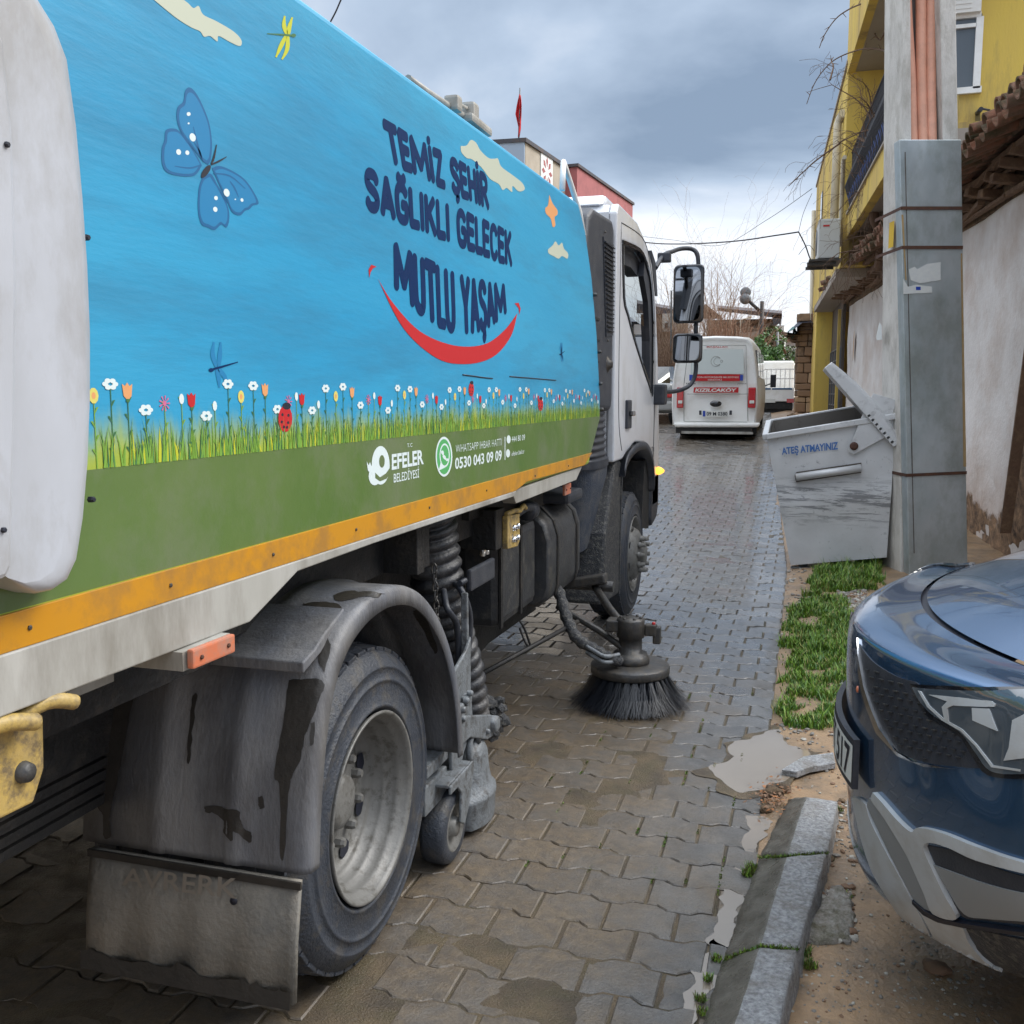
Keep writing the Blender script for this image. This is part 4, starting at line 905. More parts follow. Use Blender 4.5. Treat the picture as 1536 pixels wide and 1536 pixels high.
# roof furniture
q = MB()
q.tube([S(612, 118, -.06), S(640, 138, -.06), S(700, 178, -.06)], .012, 8)
a, b = S(680, 166, -.05), S(705, 178, -.05); q.tube([a, a + Vector((0, 0, .03)), b + Vector((0, 0, .03)), b], .006, 6); q.cbox(a + Vector((0, 0, .02)), (.05, .05, .05)); q.cbox(b + Vector((0, 0, .02)), (.05, .06, .06)); q.cbox(b + Vector((0, .05, -.01)), (.06, .22, .03))
q.build('roof_latch', M['cream_paint'], T)
q = MB(); q.tube([Vector((XS - .02, 4.45, 2.53)), Vector((XS - .02, 4.47, 2.66)), Vector((XS - .02, 4.60, 2.60)), Vector((XS - .02, 4.80, 2.50)), Vector((XS - .02, 4.90, 2.40))], .014, 8)
q.build('grab_rail', M['van_white'], T)

# --- tailgate: pale padded lip standing out beside the body
q = MB(); rows = []
prof = [(lambda p: (p.y, p.z))(P(u, v, x=XS + .045)) for u, v in [(60, 0), (85, 40), (104, 90), (118, 190), (128, 300), (135, 400), (139, 500), (139, 600), (135, 700), (128, 780), (118, 842), (104, 872), (84, 886), (60, 891), (34, 884), (8, 866), (-60, 880), (-400, 1010)]] + [(.25, 2.45), (.9, 2.40), (1.05, 2.26)]
inner = [(lerp(y, .7, .10), lerp(z, 1.8, .05)) for y, z in prof]
for x, lst in ((XS - .02, prof), (XS + .035, prof), (XS + .050, [(lerp(y, .7, .022), lerp(z, 1.8, .012)) for y, z in prof]), (XS + .056, [(lerp(y, .7, .06), lerp(z, 1.8, .03)) for y, z in prof]), (XS + .058, inner)):
    rows.append([Vector((x, y, z)) for y, z in lst])
q.grid(rows, 0, True, closed=True); q.add(rows[-1], [list(range(len(prof)))])
q.bb((XL, .2, 1.3), (XS - .02, 1.0, 2.44)); 
tg = q.build('tailgate', M['white_paint'], T)
q = MB(); q.prism([Vector((XS + .058, y, z)) for y, z in [(lambda p: (p.y, p.z))(P(u, v, x=XS + .07)) for u, v in [(-300, 960), (6, 868), (14, 850), (20, 620), (22, 420), (16, 200), (2, 60), (-300, -400)]]], (.018, 0, 0)); q.build('tailgate_panel', M['white_paint'], tg, bevel=.008)
q = MB()
for u, v in [(4, 795), (9, 217)]: q = MB(); q.bolt(P(u, v, x=XS + .076), .004, .005); q.build('bolt', M['black_ink'], tg)
for y, z in [(1.243, 1.835), (1.225, 1.44)]: q = MB(); q.bolt((XS + .03, y + .004, z), .005, .010); q.build('bolt', M['black_ink'], tg)

# --- chassis, axles, floor of the body
q = MB()
q.bb((-1.75, .4, .72), (-1.62, 7.6, .98)); q.bb((-3.05, .4, .72), (-2.92, 7.6, .98)); q.bb((-3.35, .5, 1.02), (-1.30, 5.0, 1.23))
for y in (1.0, 2.3, 3.9, 5.2, 6.6): q.bb((-3.0, y, .76), (-1.7, y + .12, .94))
q.tube([(-3.3, 2.33, .45), (-1.3, 2.33, .45)], .09, 12); q.lathe([(0.0, -.2), (.17, -.12), (.2, 0), (.17, .12), (0, .2)], (-2.35, 2.33, .45), 'X', 16)
q.tube([(-3.3, 6.9, .42), (-1.3, 6.9, .42)], .06, 10); q.tube([(-2.35, 2.5, .5), (-2.35, 6.0, .62)], .045, 8)
q.bb((-3.0, .95, .98), (-1.3, 1.9, 1.06)); q.bb((-3.2, 2.8, .30), (-1.75, 3.3, .95)); q.bb((-3.2, 3.3, .55), (-1.85, 5.3, 1.0))
for i in range(4): q.bb((-1.74, 1.45, .60 + .03 * i), (-1.62, 3.2 - .1 * i, .622 + .03 * i))
ch = q.build('chassis_frame', M['chassis'], T)
q = MB(); q.lathe([(0, -.5), (.16, -.47), (.19, -.40), (.19, .40), (.16, .47), (0, .5)], (-1.95, 1.15, .62), 'X', 24); q.build('air_tank', M['tank'], T)
q = MB(); q.tube(spline([(-1.35, .95, .62), (-1.5, 1.15, .42), (-1.75, 1.35, .40), (-2.2, 1.5, .45)], 6), .035, 10); q.build('exhaust_pipe', M['galv'], T)
# yellow valve bracket hanging under the skirt
q = MB(); q.prism([Vector((-1.15, y, z)) for y, z in [(.90, 1.12), (1.165, 1.115), (1.16, 1.03), (1.135, .985), (.93, .99)]], (.05, 0, 0))
q.tube(spline([(-1.10, 1.00, 1.12), (-1.08, 1.06, 1.135), (-1.07, 1.12, 1.12)], 4), .014, 8); q.tube(spline([(-1.10, 1.10, 1.12), (-1.08, 1.15, 1.14), (-1.07, 1.20, 1.125)], 4), .013, 8)
vb = q.build('lock_bracket', M['yellow_steel'], T, bevel=.004)
q = MB(); q.lathe([(0, .014), (.014, .012), (.017, 0)], (-1.10, 1.118, 1.04), 'X', 16); q.build('bracket_bolt', M['tank'], vb)
# amber side reflectors
def marker(c, d, rot=None):
    q = MB(); q.cbox(c, d, .004, rot); o = q.build('side_marker', M['orange_marker'], T)
    q = MB()
    for s in (-.32, .32): q = MB(); q.bolt((c[0] + d[0] / 2, c[1] + s * d[1], c[2]), .0045, .004); q.build('marker_screw', M['rust'], o)
marker((-1.045, 1.525, 1.125), (.014, .135, .036), Matrix.Rotation(R_(-1), 3, 'X'))
marker((-1.14, 4.75, 1.125), (.014, .13, .055))
q = MB(); q.bb((-1.20, 1.45, 1.105), (-1.055, 1.60, 1.14)); q.bb((-1.30, 1.30, 1.085), (-1.18, 1.42, 1.10)); q.build('marker_bracket', M['cream_paint'], T)

# --- wheels
def wheel(c, r, wd, kind_, nuts=True):
    c = Vector(c)      # outer face centre
    RB = .585 if kind_ == 'deep' else .60; F_ = RB / .655
    q = MB(); k = r
    # tyre: shoulder, tread, sidewall; X+ is outwards
    P_ = [(RB - .02, -.02), (RB + .01, .0), (RB + .03, .010), (RB + .035, .014), (RB + .05, .014), (RB + .055, .011), (.75, .014), (.775, .0145), (.78, .018), (.795, .018), (.80, .014), (.86, .011), (.865, .014), (.875, .013), (.90, .006), (.955, -.010), (.988, -.030), (1.0, -.05)]
    prof = [(a * k, b) for a, b in P_] + [(k, -wd + .05), (.985 * k, -wd + .02), (.93 * k, -wd), (.66 * k, -wd)]
    q.lathe(prof, c, 'X', 72)
    nb = 46
    for i in range(nb):                 # shoulder tread blocks and grooves
        t = 2 * math.pi * i / nb
        for xo in (-.045, -.12, -.19):
            rr = k - (.010 if xo == -.045 else .002); m3 = Matrix.Rotation(t + (.05 if xo == -.12 else 0), 3, 'X')
            q.cbox(c + Vector((xo, 0, 0)) + m3 @ Vector((0, 0, rr)), (.055, k * 2 * math.pi / nb * .80, .014), .003, m3)
    ww = q.build('wheel', M['rubber'], T)
    for rr_, xo, tw in ((.70 * k, .0105, .0035), (.86 * k, .0125, .002), (.665 * k, .006, .003)):
        pass
    q = MB()
    if kind_ == 'deep':
        prof = [(.655 * k, .004), (.668 * k, .014), (.662 * k, .018), (.645 * k, .016), (.628 * k, .004), (.618 * k, -.012), (.602 * k, -.016), (.598 * k, -.030), (.596 * k, -.052), (.574 * k, -.058), (.566 * k, -.068), (.560 * k, -.096), (.525 * k, -.100), (.505 * k, -.104), (.49 * k, -.116), (.40 * k, -.118), (.30 * k, -.114), (.27 * k, -.110), (.12 * k, -.110)]
        q.lathe([(a * F_, b) for a, b in prof], c, 'X', 64)
    else:
        prof = [(.655 * k, .004), (.668 * k, .016), (.650 * k, .018), (.632 * k, .006), (.605 * k, -.015), (.585 * k, -.04), (.54 * k, -.045), (.50 * k, -.02), (.42 * k, .035), (.34 * k, .055), (.22 * k, .060), (.215 * k, .085), (.15 * k, .10), (0, .10)]
        q.lathe([(a * F_, b) for a, b in prof], c, 'X', 64)
    rm = q.build('rim', M['rim'], ww)
    q = MB(); dp = -.1155 if kind_ == 'deep' else .004; rh = (.440 * k if kind_ == 'deep' else .475 * k) * F_
    for i in range(8):
        t = 2 * math.pi * i / 8 + .3; m3 = Matrix.Rotation(t, 3, 'X'); cc = c + m3 @ Vector((dp, 0, rh))
        pts = [cc + m3 @ Vector((.004 if kind_ == 'deep' else -.003 - .0, a * (.030 if kind_ == 'deep' else .026), b * (.026 if kind_ == 'deep' else .017))) for a, b in [(math.cos(s * .7854), math.sin(s * .7854)) for s in range(8)]]
        if kind_ != 'deep': pts = [p + Vector((.012, 0, 0)) - (m3 @ Vector((0, 0, 1))) * 0 for p in pts]
        q = MB(); q.add(pts, [tuple(range(8))]); q.build('rim_hole', M['black_ink'], ww)
    if kind_ == 'deep':
        q = MB(); q.lathe([(.17 * k, -.112), (.165 * k, -.085), (.12 * k, -.078), (0, -.078)], c, 'X', 32); q.build('hub', M['rim'], ww)
        if nuts:
            for i in range(10):
                m3 = Matrix.Rotation(2 * math.pi * i / 10, 3, 'X'); cc = c + m3 @ Vector((-.114, 0, .275 * k)); q = MB(); q.bolt(cc, .015, .032); q.build('wheel_nut', M['rim'], ww)
    elif nuts:
        for i in range(10):
            m3 = Matrix.Rotation(2 * math.pi * i / 10 + .2, 3, 'X'); cc = c + m3 @ Vector((.045, 0, .285 * k * F_)); q = MB(); q.tube([cc, cc + Vector((.03, 0, 0)), cc + Vector((.031, 0, 0)), cc + Vector((.065, 0, 0))], [.021, .021, .0165, .0150], 10); q.build('wheel_nut', M['rim'], ww)
    return ww
RW = (2.385, .448)
wheel((-1.135, RW[0], RW[1]), .448, .26, 'deep')
wheel((-1.46, RW[0], RW[1]), .448, .26, 'deep', False)
wheel((-1.165, 6.90, .452), .452, .26, 'front')
wheel((-3.05, 6.90, .452), .452, .26, 'front', False); wheel((-3.05, RW[0], RW[1]), .448, .26, 'front', False)

# --- rear mudguard
FX0, FX1 = -1.060, -1.68
pth = [(1.885, .50), (1.900, .62), (1.925, .74), (1.955, .84), (1.99, .92), (2.04, .985), (2.12, 1.04), (2.24, 1.075), (2.38, 1.08), (2.54, 1.045), (2.68, .965), (2.80, .85), (2.885, .71), (2.935, .56), (2.955, .40)]
pp = spline([Vector((0, a, b)) for a, b in pth], 5)
q = MB(); rows = []; cen = Vector((0, RW[0], RW[1]))
xsn = [FX0, FX0 - .006, FX0 - .018, FX0 - .05, FX0 - .17, FX0 - .18, FX0 - .21, FX0 - .22, FX0 - .38, FX0 - .39, FX0 - .42, FX0 - .43, FX1]
dz_ = [-.014, -.004, 0, 0, 0, .007, .007, 0, 0, .007, .007, 0, 0]
for x, dz in zip(xsn, dz_):
    rows.append([Vector((x, p.y, p.z)) + (Vector((0, p.y, p.z)) - cen).normalized() * dz for p in pp])
q.grid(rows, 0, True)
rows_f = [list(r) for r in rows]
inn = [Vector((FX0, p.y, p.z)) + (cen - Vector((0, p.y, p.z))).normalized() * .052 for p in pp]
q.grid([rows[0], inn], 0, True)
inn2 = [Vector((FX1, p.y, p.z)) + (cen - Vector((0, p.y, p.z))).normalized() * .03 for p in pp]
q.grid([rows[-1], inn2], 0, True)
mg = q.build('mudguard', M['fender_grey'], T, solid=.006)
q = MB(); q.prism([Vector((FX0 - .03, y, z)) for y, z in [(1.945, .985), (2.00, 1.000), (2.06, 1.030), (2.16, 1.068), (2.16, 1.05), (2.03, .985), (1.945, .958)]], (-.52, 0, 0)); q.build('guard_shelf', M['fender_grey'], mg, bevel=.004)
q = MB(); rg = random.Random(3); n = 26
A = [Vector((lerp(-1.068, -1.64, i / n), 1.868, .495)) for i in range(n + 1)]
Bt = [Vector((lerp(-1.078, -1.655, i / n), 1.842 + .01 * math.sin(i), .205 + .014 * noise.noise(Vector((i * .7, 2, 1))) + (.012 if i > 18 else 0))) for i in range(n + 1)]
Mi = [a.lerp(b, .5) + Vector((0, -.006, 0)) for a, b in zip(A, Bt)]
q.grid([A, Mi, Bt], 0, True); 
fp = q.build('mud_flap', M['flap'], T, solid=.014)
q = MB(); q.bb((-1.062, 1.854, .478), (-1.645, 1.862, .495)); q.build('flap_strip', M['dark_mud'], fp)
q = MB(); pa = lambda u, v: P(u, v, y=1.846)
put_text(q, 'AVRERK', pa(190, 1296), pa(362, 1312), pa(188, 1324), pa(360, 1344), 0, 0, .01, 0, (0, -.013, 0)); q.build('flap_lettering', mat('flap_letter', (0.19, 0.165, 0.135), 0.8), fp)
q = MB(); 
for u, v, r in [(352, 1350, .010), (355, 1140, .0)]:
    if r: c = pa(u, v); q.lathe([(r, 0), (r * .9, -.003), (0, -.003)], c + Vector((0, -.004, 0)), 'Y', 12)
q.build('flap_hole', M['black_ink'], fp)
bm = bmesh.new(); vv = [[bm.verts.new(p) for p in r] for r in rows_f]
for i in range(len(vv) - 1):
    for j in range(len(vv[0]) - 1): bm.faces.new((vv[i][j], vv[i][j + 1], vv[i + 1][j + 1], vv[i + 1][j]))
bm.normal_update(); FB = BVHTree.FromBMesh(bm); bm.free()
def streak(poly, name='mud_streak', m=None):
    L_ = spline([Vector((90 + a * .4362, 860 + b * .4363, 0)) for a, b in poly] + [Vector((90 + poly[0][0] * .4362, 860 + poly[0][1] * .4363, 0))], 5)[:-1]
    L_ = [(p.x + 1.6 * noise.noise(p * .25) + 1.0 * noise.noise(p * .8), p.y + 1.6 * noise.noise(p * .25 + Vector((9, 9, 9))) + 1.0 * noise.noise(p * .8 + Vector((9, 9, 9)))) for p in L_]
    bm = bmesh.new(); vs = [bm.verts.new((a, b, 0)) for a, b in L_]; es = [bm.edges.new((vs[i], vs[(i + 1) % len(vs)])) for i in range(len(vs))]
    bmesh.ops.triangle_fill(bm, use_beauty=True, edges=es)
    for _ in range(4):
        E_ = [e for e in bm.edges if e.calc_length() > 9]
        if not E_: break
        bmesh.ops.subdivide_edges(bm, edges=E_, cuts=1); bmesh.ops.triangulate(bm, faces=bm.faces[:])
    bm.verts.index_update(); out = []; ok = []
    for v in bm.verts:
        d = ray(v.co.x, v.co.y).normalized(); h, n, i, di = FB.ray_cast(O, d)
        ok.append(h is not None)
        if h is None: out.append(Vector((0, 0, 0))); continue
        if n.dot(d) > 0: n = -n
        out.append(h + n * .0046)
    fs = [[v.index for v in f.verts] for f in bm.faces if all(ok[v.index] for v in f.verts)]; bm.free()
    q = MB(); q.add(out, fs, 0, True); return q.build(name, m or M['dark_mud'], mg, recalc=False)
for L_ in ([(790, 370), (900, 370), (880, 470), (845, 560), (830, 640), (800, 700), (790, 760), (775, 960), (760, 960), (760, 740), (740, 700), (750, 620), (770, 520), (780, 440)],
           [(235, 350), (262, 400), (240, 500), (215, 640), (195, 740), (175, 830), (178, 900), (155, 905), (150, 830), (130, 780), (150, 600), (180, 450)],
           [(910, 340), (930, 260), (925, 210), (970, 130), (930, 105), (845, 108), (850, 115), (930, 125), (935, 140), (880, 165), (860, 190), (805, 215), (810, 228), (850, 222), (895, 190), (905, 240), (890, 300)],
           [(500, 800), (545, 797), (580, 810), (615, 815), (620, 850), (640, 880), (660, 890), (660, 920), (640, 915), (600, 885), (595, 920), (565, 885), (570, 860), (540, 825), (505, 820)],
           [(685, 768), (700, 766), (706, 800), (694, 810), (686, 795)], [(865, 515), (878, 515), (872, 580), (860, 588)],
           [(460, 420), (475, 420), (462, 520), (452, 640), (440, 640), (448, 520)],
           [(940, 80), (985, 66), (1060, 68), (1160, 78), (1150, 90), (1050, 84), (960, 100)],
           [(1215, 125), (1250, 120), (1275, 190), (1300, 260), (1285, 265), (1250, 190), (1225, 150)]): streak(L_)
q = MB(); N_ = 60; up_, dn_ = [], []
for k in range(N_ + 1):
    t = k / N_; a = Vector((lerp(-1.080, -1.657, t), 1.822, .236)); n1_ = noise.noise(Vector((t * 7, 1, 1))); n2_ = noise.noise(Vector((t * 30, 5, 1)))
    up_.append(a + Vector((0, .004, .004 + max(0, .030 * n1_ + .012 * n2_ + .006)))); dn_.append(a + Vector((0, 0, -.034)))
q.add(up_ + dn_, [(k, k + 1, N_ + 2 + k, N_ + 1 + k) for k in range(N_)]); q.build('mud_streak', M['dark_mud'], fp)
# --- big ribbed suction hose
def ribbed(pts, r0, r1, pitch, name, m, parent, amp=.10, seg=28):
    sp_ = spline(pts, 24); L = [0]
    for i in range(1, len(sp_)): L.append(L[-1] + (sp_[i] - sp_[i - 1]).length)
    tot = L[-1]; N = int(tot / pitch * 8); P2 = []; rr = []; j = 0
    for i in range(N + 1):
        d = tot * i / N
        while j < len(L) - 2 and L[j + 1] < d: j += 1
        t = (d - L[j]) / max(1e-9, L[j + 1] - L[j]); P2.append(sp_[j].lerp(sp_[j + 1], t)); R0 = lerp(r0, r1, i / N); rr.append(R0 * (1 - amp + amp * 1.6 * abs(math.sin(math.pi * d / pitch)) ** .7))
    q = MB(); q.tube(P2, rr, seg); return q.build(name, m, parent)
ribbed([(-1.30, 3.22, 1.24), (-1.30, 3.26, 1.10), (-1.28, 3.30, .90), (-1.255, 3.36, .70), (-1.23, 3.42, .54), (-1.215, 3.45, .38), (-1.21, 3.46, .30)], .106, .072, .050, 'suction_hose', M['hose'], T, .13)
q = MB()   # brackets in front of the hose
q.bb((-1.50, 2.86, 1.02), (-1.18, 2.92, 1.20)); q.cbox((-1.22, 2.95, 1.10), (.03, .16, .16), .004)
q.build('hose_bracket', M['chassis'], T, bevel=.004)
q = MB()
for i in range(9):
    c = Vector((-1.19, 3.03 + .004 * i, 1.01 - .032 * i)); a = (Vector((0, 1, 0)) if i % 2 else Vector((1, 0, 0)))
    q.tube([c + a * .009 * math.cos(t) + Vector((0, 0, .02)) * math.sin(t) for t in [k * 6.2832 / 10 for k in range(11)]], .0035, 5)
q.build('chain', M['steel'], T)
# --- suction mouth frame with caster wheel
q = MB(); X0 = -1.13
q.prism([Vector((X0, y, z)) for y, z in [(2.985, .70), (3.03, .66), (3.15, .70), (3.20, .74), (3.195, .56), (3.22, .40), (3.12, .34), (3.06, .27), (2.995, .30), (2.985, .52)]], (.014, 0, 0))
q.prism([Vector((X0 + .004, y, z)) for y, z in [(3.185, .90), (3.20, .90), (3.215, .60), (3.20, .56), (3.185, .6)]], (-.025, 0, 0))
q.prism([Vector((X0 + .022, y, z)) for y, z in [(3.00, .46), (3.04, .50), (3.36, .40), (3.40, .36), (3.38, .31), (3.31, .32), (3.12, .395), (3.02, .40)]], (.016, 0, 0))
q.bb((X0 - .55, 2.80, .36), (X0, 3.0, .40)); q.bb((X0 - .55, 2.78, .24), (X0, 2.98, .34))
q.cbox((X0 + .012, 3.03, .515), (.05, .07, .05), .006); q.cbox((X0 + .02, 3.11, .535), (.04, .05, .035), .006)
fr_ = q.build('suction_frame', M['galv'], T, bevel=.005)
q = MB()
for y, z, r, h in [(3.375, .36, .032, .030), (3.03, .525, .012, .022), (3.07, .545, .011, .020), (3.11, .56, .010, .020), (3.04, .49, .012, .018), (3.30, .355, .010, .02)]: q.lathe([(0, h), (r * .7, h), (r, h * .8), (r, 0)], (X0 + .03, y, z), 'X', 14)
q.build('frame_bolts', M['galv'], fr_)
q = MB(); q.prism([Vector((X0 + .045, y, z)) for y, z in [(2.87, .315), (3.10, .32), (3.11, .29), (3.05, .17), (3.005, .125), (2.965, .15), (2.975, .25), (2.94, .285), (2.87, .285)]], (.010, 0, 0)); q.bb((X0 - .09, 2.87, .305), (X0 + .045, 3.10, .318)); q.prism([Vector((X0 - .09, y, z)) for y, z in [(2.9, .31), (3.08, .31), (3.03, .13), (2.97, .13)]], (.008, 0, 0))
cf = q.build('caster_fork', M['galv'], T, bevel=.004)
q = MB(); cc = (X0 + .028, 2.975, .128); q.lathe([(.085, .004), (.108, .004), (.124, -.006), (.128, -.02), (.128, -.065), (.124, -.08), (.10, -.088), (.05, -.088)], cc, 'X', 48); cw = q.build('caster_wheel', M['rubber'], T)
q = MB(); q.lathe([(.086, .003), (.080, .006), (.070, -.010), (.035, -.012), (.032, .010), (0, .012)], cc, 'X', 40); q.build('caster_hub', M['rim'], cw)
q = MB(); rows = []
for k, (sx, z) in enumerate([(1.0, .03), (1.06, .06), (1.03, .11), (1.10, .125), (1.10, .14), (.95, .15), (.80, .20), (.70, .28), (.45, .34)]):
    rows.append([Vector((-1.14 + .075 * sx * math.cos(t), 3.27 + .13 * sx * math.sin(t) + .012 * noise.noise(Vector((t * 3, z * 20, 0))), z)) for t in [i * 6.2832 / 24 for i in range(24)]])
q.grid(rows, 0, True, closed=True); q.add(rows[-1], [list(range(24))]); q.build('suction_mouth', M['galv'], T)
q = MB(); c = Vector((X0 + .02, 3.20, .33)); q.tube([c + Vector((0, .05 * math.cos(t), .06 * math.sin(t))) for t in [k * .5 for k in range(9)]], .013, 8); q.build('lever_ring', M['galv'], T)
q = MB()
for pts, r in [([(-1.22, 3.20, .90), (-1.17, 3.10, .86), (-1.16, 3.17, .78), (-1.17, 3.20, .60), (-1.2, 3.18, .45)], .012), ([(-1.22, 3.28, .92), (-1.15, 3.2, .90), (-1.145, 3.27, .78), (-1.16, 3.26, .62), (-1.2, 3.25, .5)], .012)]: q.tube(spline(pts, 6), r, 8)
q.tube([(-1.16, 3.20, .93), (-1.16, 3.45, .93)], .012, 6)
q.cbox((-1.145, 3.40, .93), (.02, .28, .08), .008); q.build('hydraulic_hoses', M['black_plastic'], T)
q = MB(); q.prism([Vector((-1.30, y, z)) for y, z in [(3.30, .16), (3.62, .10), (3.66, .52), (3.5, .80), (3.36, .80)]], (.012, 0, 0)); q.build('suction_flap', M['mud_black'], T, bevel=.004)
q = MB(); rg = random.Random(2)
for i in range(60): rock(q, (-1.33 + rg.gauss(0, .03), 3.95 + rg.gauss(0, .09), .16 + rg.gauss(0, .05)), rg.uniform(.02, .045), rg, 0, .8)
q.build('mud_clod', M['mud_black'], T)

# --- boxes and tanks between the axles
q = MB(); X1 = -1.25
q.cbox((-1.36, 4.30, .78), (.20, .62, .42), .04); tk0 = q.build('equipment_box', M['tank'], T)
q = MB(); q.bb((-1.262, 3.99, .57), (-1.252, 4.02, .99)); q.bb((-1.262, 4.30, .57), (-1.252, 4.33, .99)); q.bb((-1.46, 3.975, .985), (-1.25, 4.10, 1.0)); q.build('box_rib', M['chassis'], tk0)
q = MB(); prof = [(.49, .0), (.51, -.03), (.56, -.06), (.0, 0)]
sec = [(-1.50, .52), (-1.27, .52), (-1.215, .565), (-1.20, .62), (-1.20, .88), (-1.225, .96), (-1.29, 1.02), (-1.50, 1.02)]
rows = []
for y, s_ in [(4.64, .90), (4.66, .97), (4.69, 1), (5.28, 1), (5.33, .985), (5.37, .93), (5.385, .88)]:
    cz = Vector((-1.38, y, .77)); rows.append([cz + (Vector((x, y, z)) - cz) * s_ for x, z in sec])
q.grid(rows, 0, True, closed=True); q.add(rows[0], [list(range(8))]); q.add(rows[-1], [list(range(8))[::-1]])
ft = q.build('fuel_tank', M['tank'], T)
q = MB(); q.lathe([(0, .045), (.035, .045), (.038, .03), (.038, 0)], (-1.26, 5.20, 1.03), 'Z', 20); q.build('fuel_cap', M['galv'], ft)
q = MB()
for y in (4.78, 5.22): q.grid([[Vector((x + (.006 if x > -1.45 else 0), y + dy, z + (.006 if z > 1 else (-.006 if z < .53 else 0)))) for x, z in sec] for dy in (0, .035)], 0, False)
q.build('tank_strap', M['chassis'], ft)
q = MB(); q.cbox((-1.24, 5.05, 1.06), (.16, .34, .06), .02); q.build('tank_cover', M['black_plastic'], T)
# control block with pale valve plate
q = MB(); q.bb((-1.60, 3.62, 1.10), (-1.27, 3.90, 1.20)); q.cbox((-1.28, 3.80, 1.045), (.16, .09, .17), .006); q.cbox((-1.225, 3.80, 1.115), (.06, .12, .03), .004); cb = q.build('coupling_block', M['chassis'], T)
q = MB(); q.prism([Vector((-1.20, y, z)) for y, z in [(3.84, 1.095), (4.02, 1.085), (4.02, .965), (3.99, .945), (3.84, .955)]], (.025, 0, 0)); q.tube([(-1.19, 3.86, 1.10), (-1.18, 3.95, 1.105), (-1.17, 4.00, 1.10), (-1.17, 4.06, 1.115), (-1.17, 4.09, 1.10)], .012, 8); q.build('valve_plate', M['yellow_steel'], cb, bevel=.004)
q = MB()
for y, z in [(3.92, 1.035), (3.98, 1.035), (3.92, .985), (3.98, .985)]: q.lathe([(0, .014), (.012, .012), (.014, 0)], (-1.175, y, z), 'X', 12)
for y in (3.79, 3.84): q.lathe([(.016, 0), (.014, -.03), (0, -.032)], (-1.27, y, .96), 'Z', 12)
q.build('valve_bolts', M['chrome'], cb)
q = MB(); q.tube(spline([(-1.22, 4.10, 1.07), (-1.2, 4.2, 1.09), (-1.22, 4.36, 1.07), (-1.3, 4.5, 1.05)], 6), .02, 8); q.lathe([(0, -.04), (.045, -.04), (.05, 0), (.045, .05), (0, .05)], (-1.25, 4.42, 1.05), 'Y', 16); q.build('air_line', M['black_plastic'], T)
q = MB(); q.prism([Vector((-1.50, y, z)) for y, z in [(4.0, .30), (4.5, .36), (5.4, .34), (5.4, .52), (4.0, .56)]], (.02, 0, 0)); q.tube([(-1.42, 4.1, .30), (-1.1, 4.85, .42)], .012, 6); q.tube(spline([(-1.3, 4.45, .50), (-1.28, 4.46, .46), (-1.26, 4.5, .36), (-1.3, 4.56, .36), (-1.35, 4.62, .42)], 6), .006, 5); q.build('underrun_guard', M['chassis'], T)

# --- brush arm and side brush
BC = Vector((-.825, 4.87, 0))
q = MB()
q.tube([(-1.45, 5.35, .52), (-1.10, 5.42, .50), (-1.02, 5.42, .50)], .032, 12); q.tube([(-1.12, 5.38, .50), (-.98, 5.1, .44), (-.86, 4.88, .40)], .022, 10)
q.cbox((-1.20, 5.36, .53), (.3, .10, .05), .01, Matrix.Rotation(R_(-12), 3, 'Y')); q.cbox((-.88, 4.88, .41), (.14, .10, .06), .008)
q.tube([(-1.25, 5.0, .46), (-1.0, 4.92, .36), (-.86, 4.84, .30)], .018, 8)
ba = q.build('brush_arm', M['steel'], T, bevel=.002)
q = MB()
hp = spline([(-1.28, 4.95, .62), (-1.21, 4.88, .56), (-1.15, 4.80, .45), (-1.08, 4.74, .36), (-.98, 4.72, .31), (-.90, 4.72, .27), (-.86, 4.76, .25)], 8)
q.tube(hp, [.030 + .004 * math.sin(i * 1.7) for i in range(len(hp))], 10); q.build('brush_hose', M['mud_black'], T)
q = MB()
for dz, dx in ((0, 0), (-.03, .01)):
    q.tube(spline([(-1.02, 4.70, .33 + dz), (-.93, 4.66, .30 + dz), (-.89, 4.70, .29 + dz), (-.86, 4.74, .29 + dz)], 6), .011, 8)
q.build('hose_fittings', M['galv'], T)
q = MB(); q.lathe([(0, .455), (.068, .452), (.072, .44), (.072, .355), (.060, .35), (.060, .275), (.085, .272), (.10, .240), (.10, .215), (.0, .215)], BC, 'Z', 28)
q.cbox(BC + Vector((.10, .03, .39)), (.06, .05, .06), .008); q.cbox(BC + Vector((.13, .05, .36)), (.04, .05, .09), .008)
for k in range(6): t = k * 1.047; q.bolt(BC + Vector((.052 * math.cos(t), .052 * math.sin(t), .45)), .008, .012, (0, 0, 1))
mo = q.build('brush_motor', M['steel'], T)
q = MB(); q.bolt(BC + Vector((.115, .03, .42)), .010, .012, (0, 0, 1)); q.build('red_cap', M['red_lens'], mo)
q = MB(); q.lathe([(0, .222), (.10, .219), (.198, .212), (.205, .204), (.205, .170), (.198, .164), (0, .164)], BC, 'Z', 48); bd = q.build('brush_disc', M['steel'], T)
q = MB(); rg = random.Random(8)
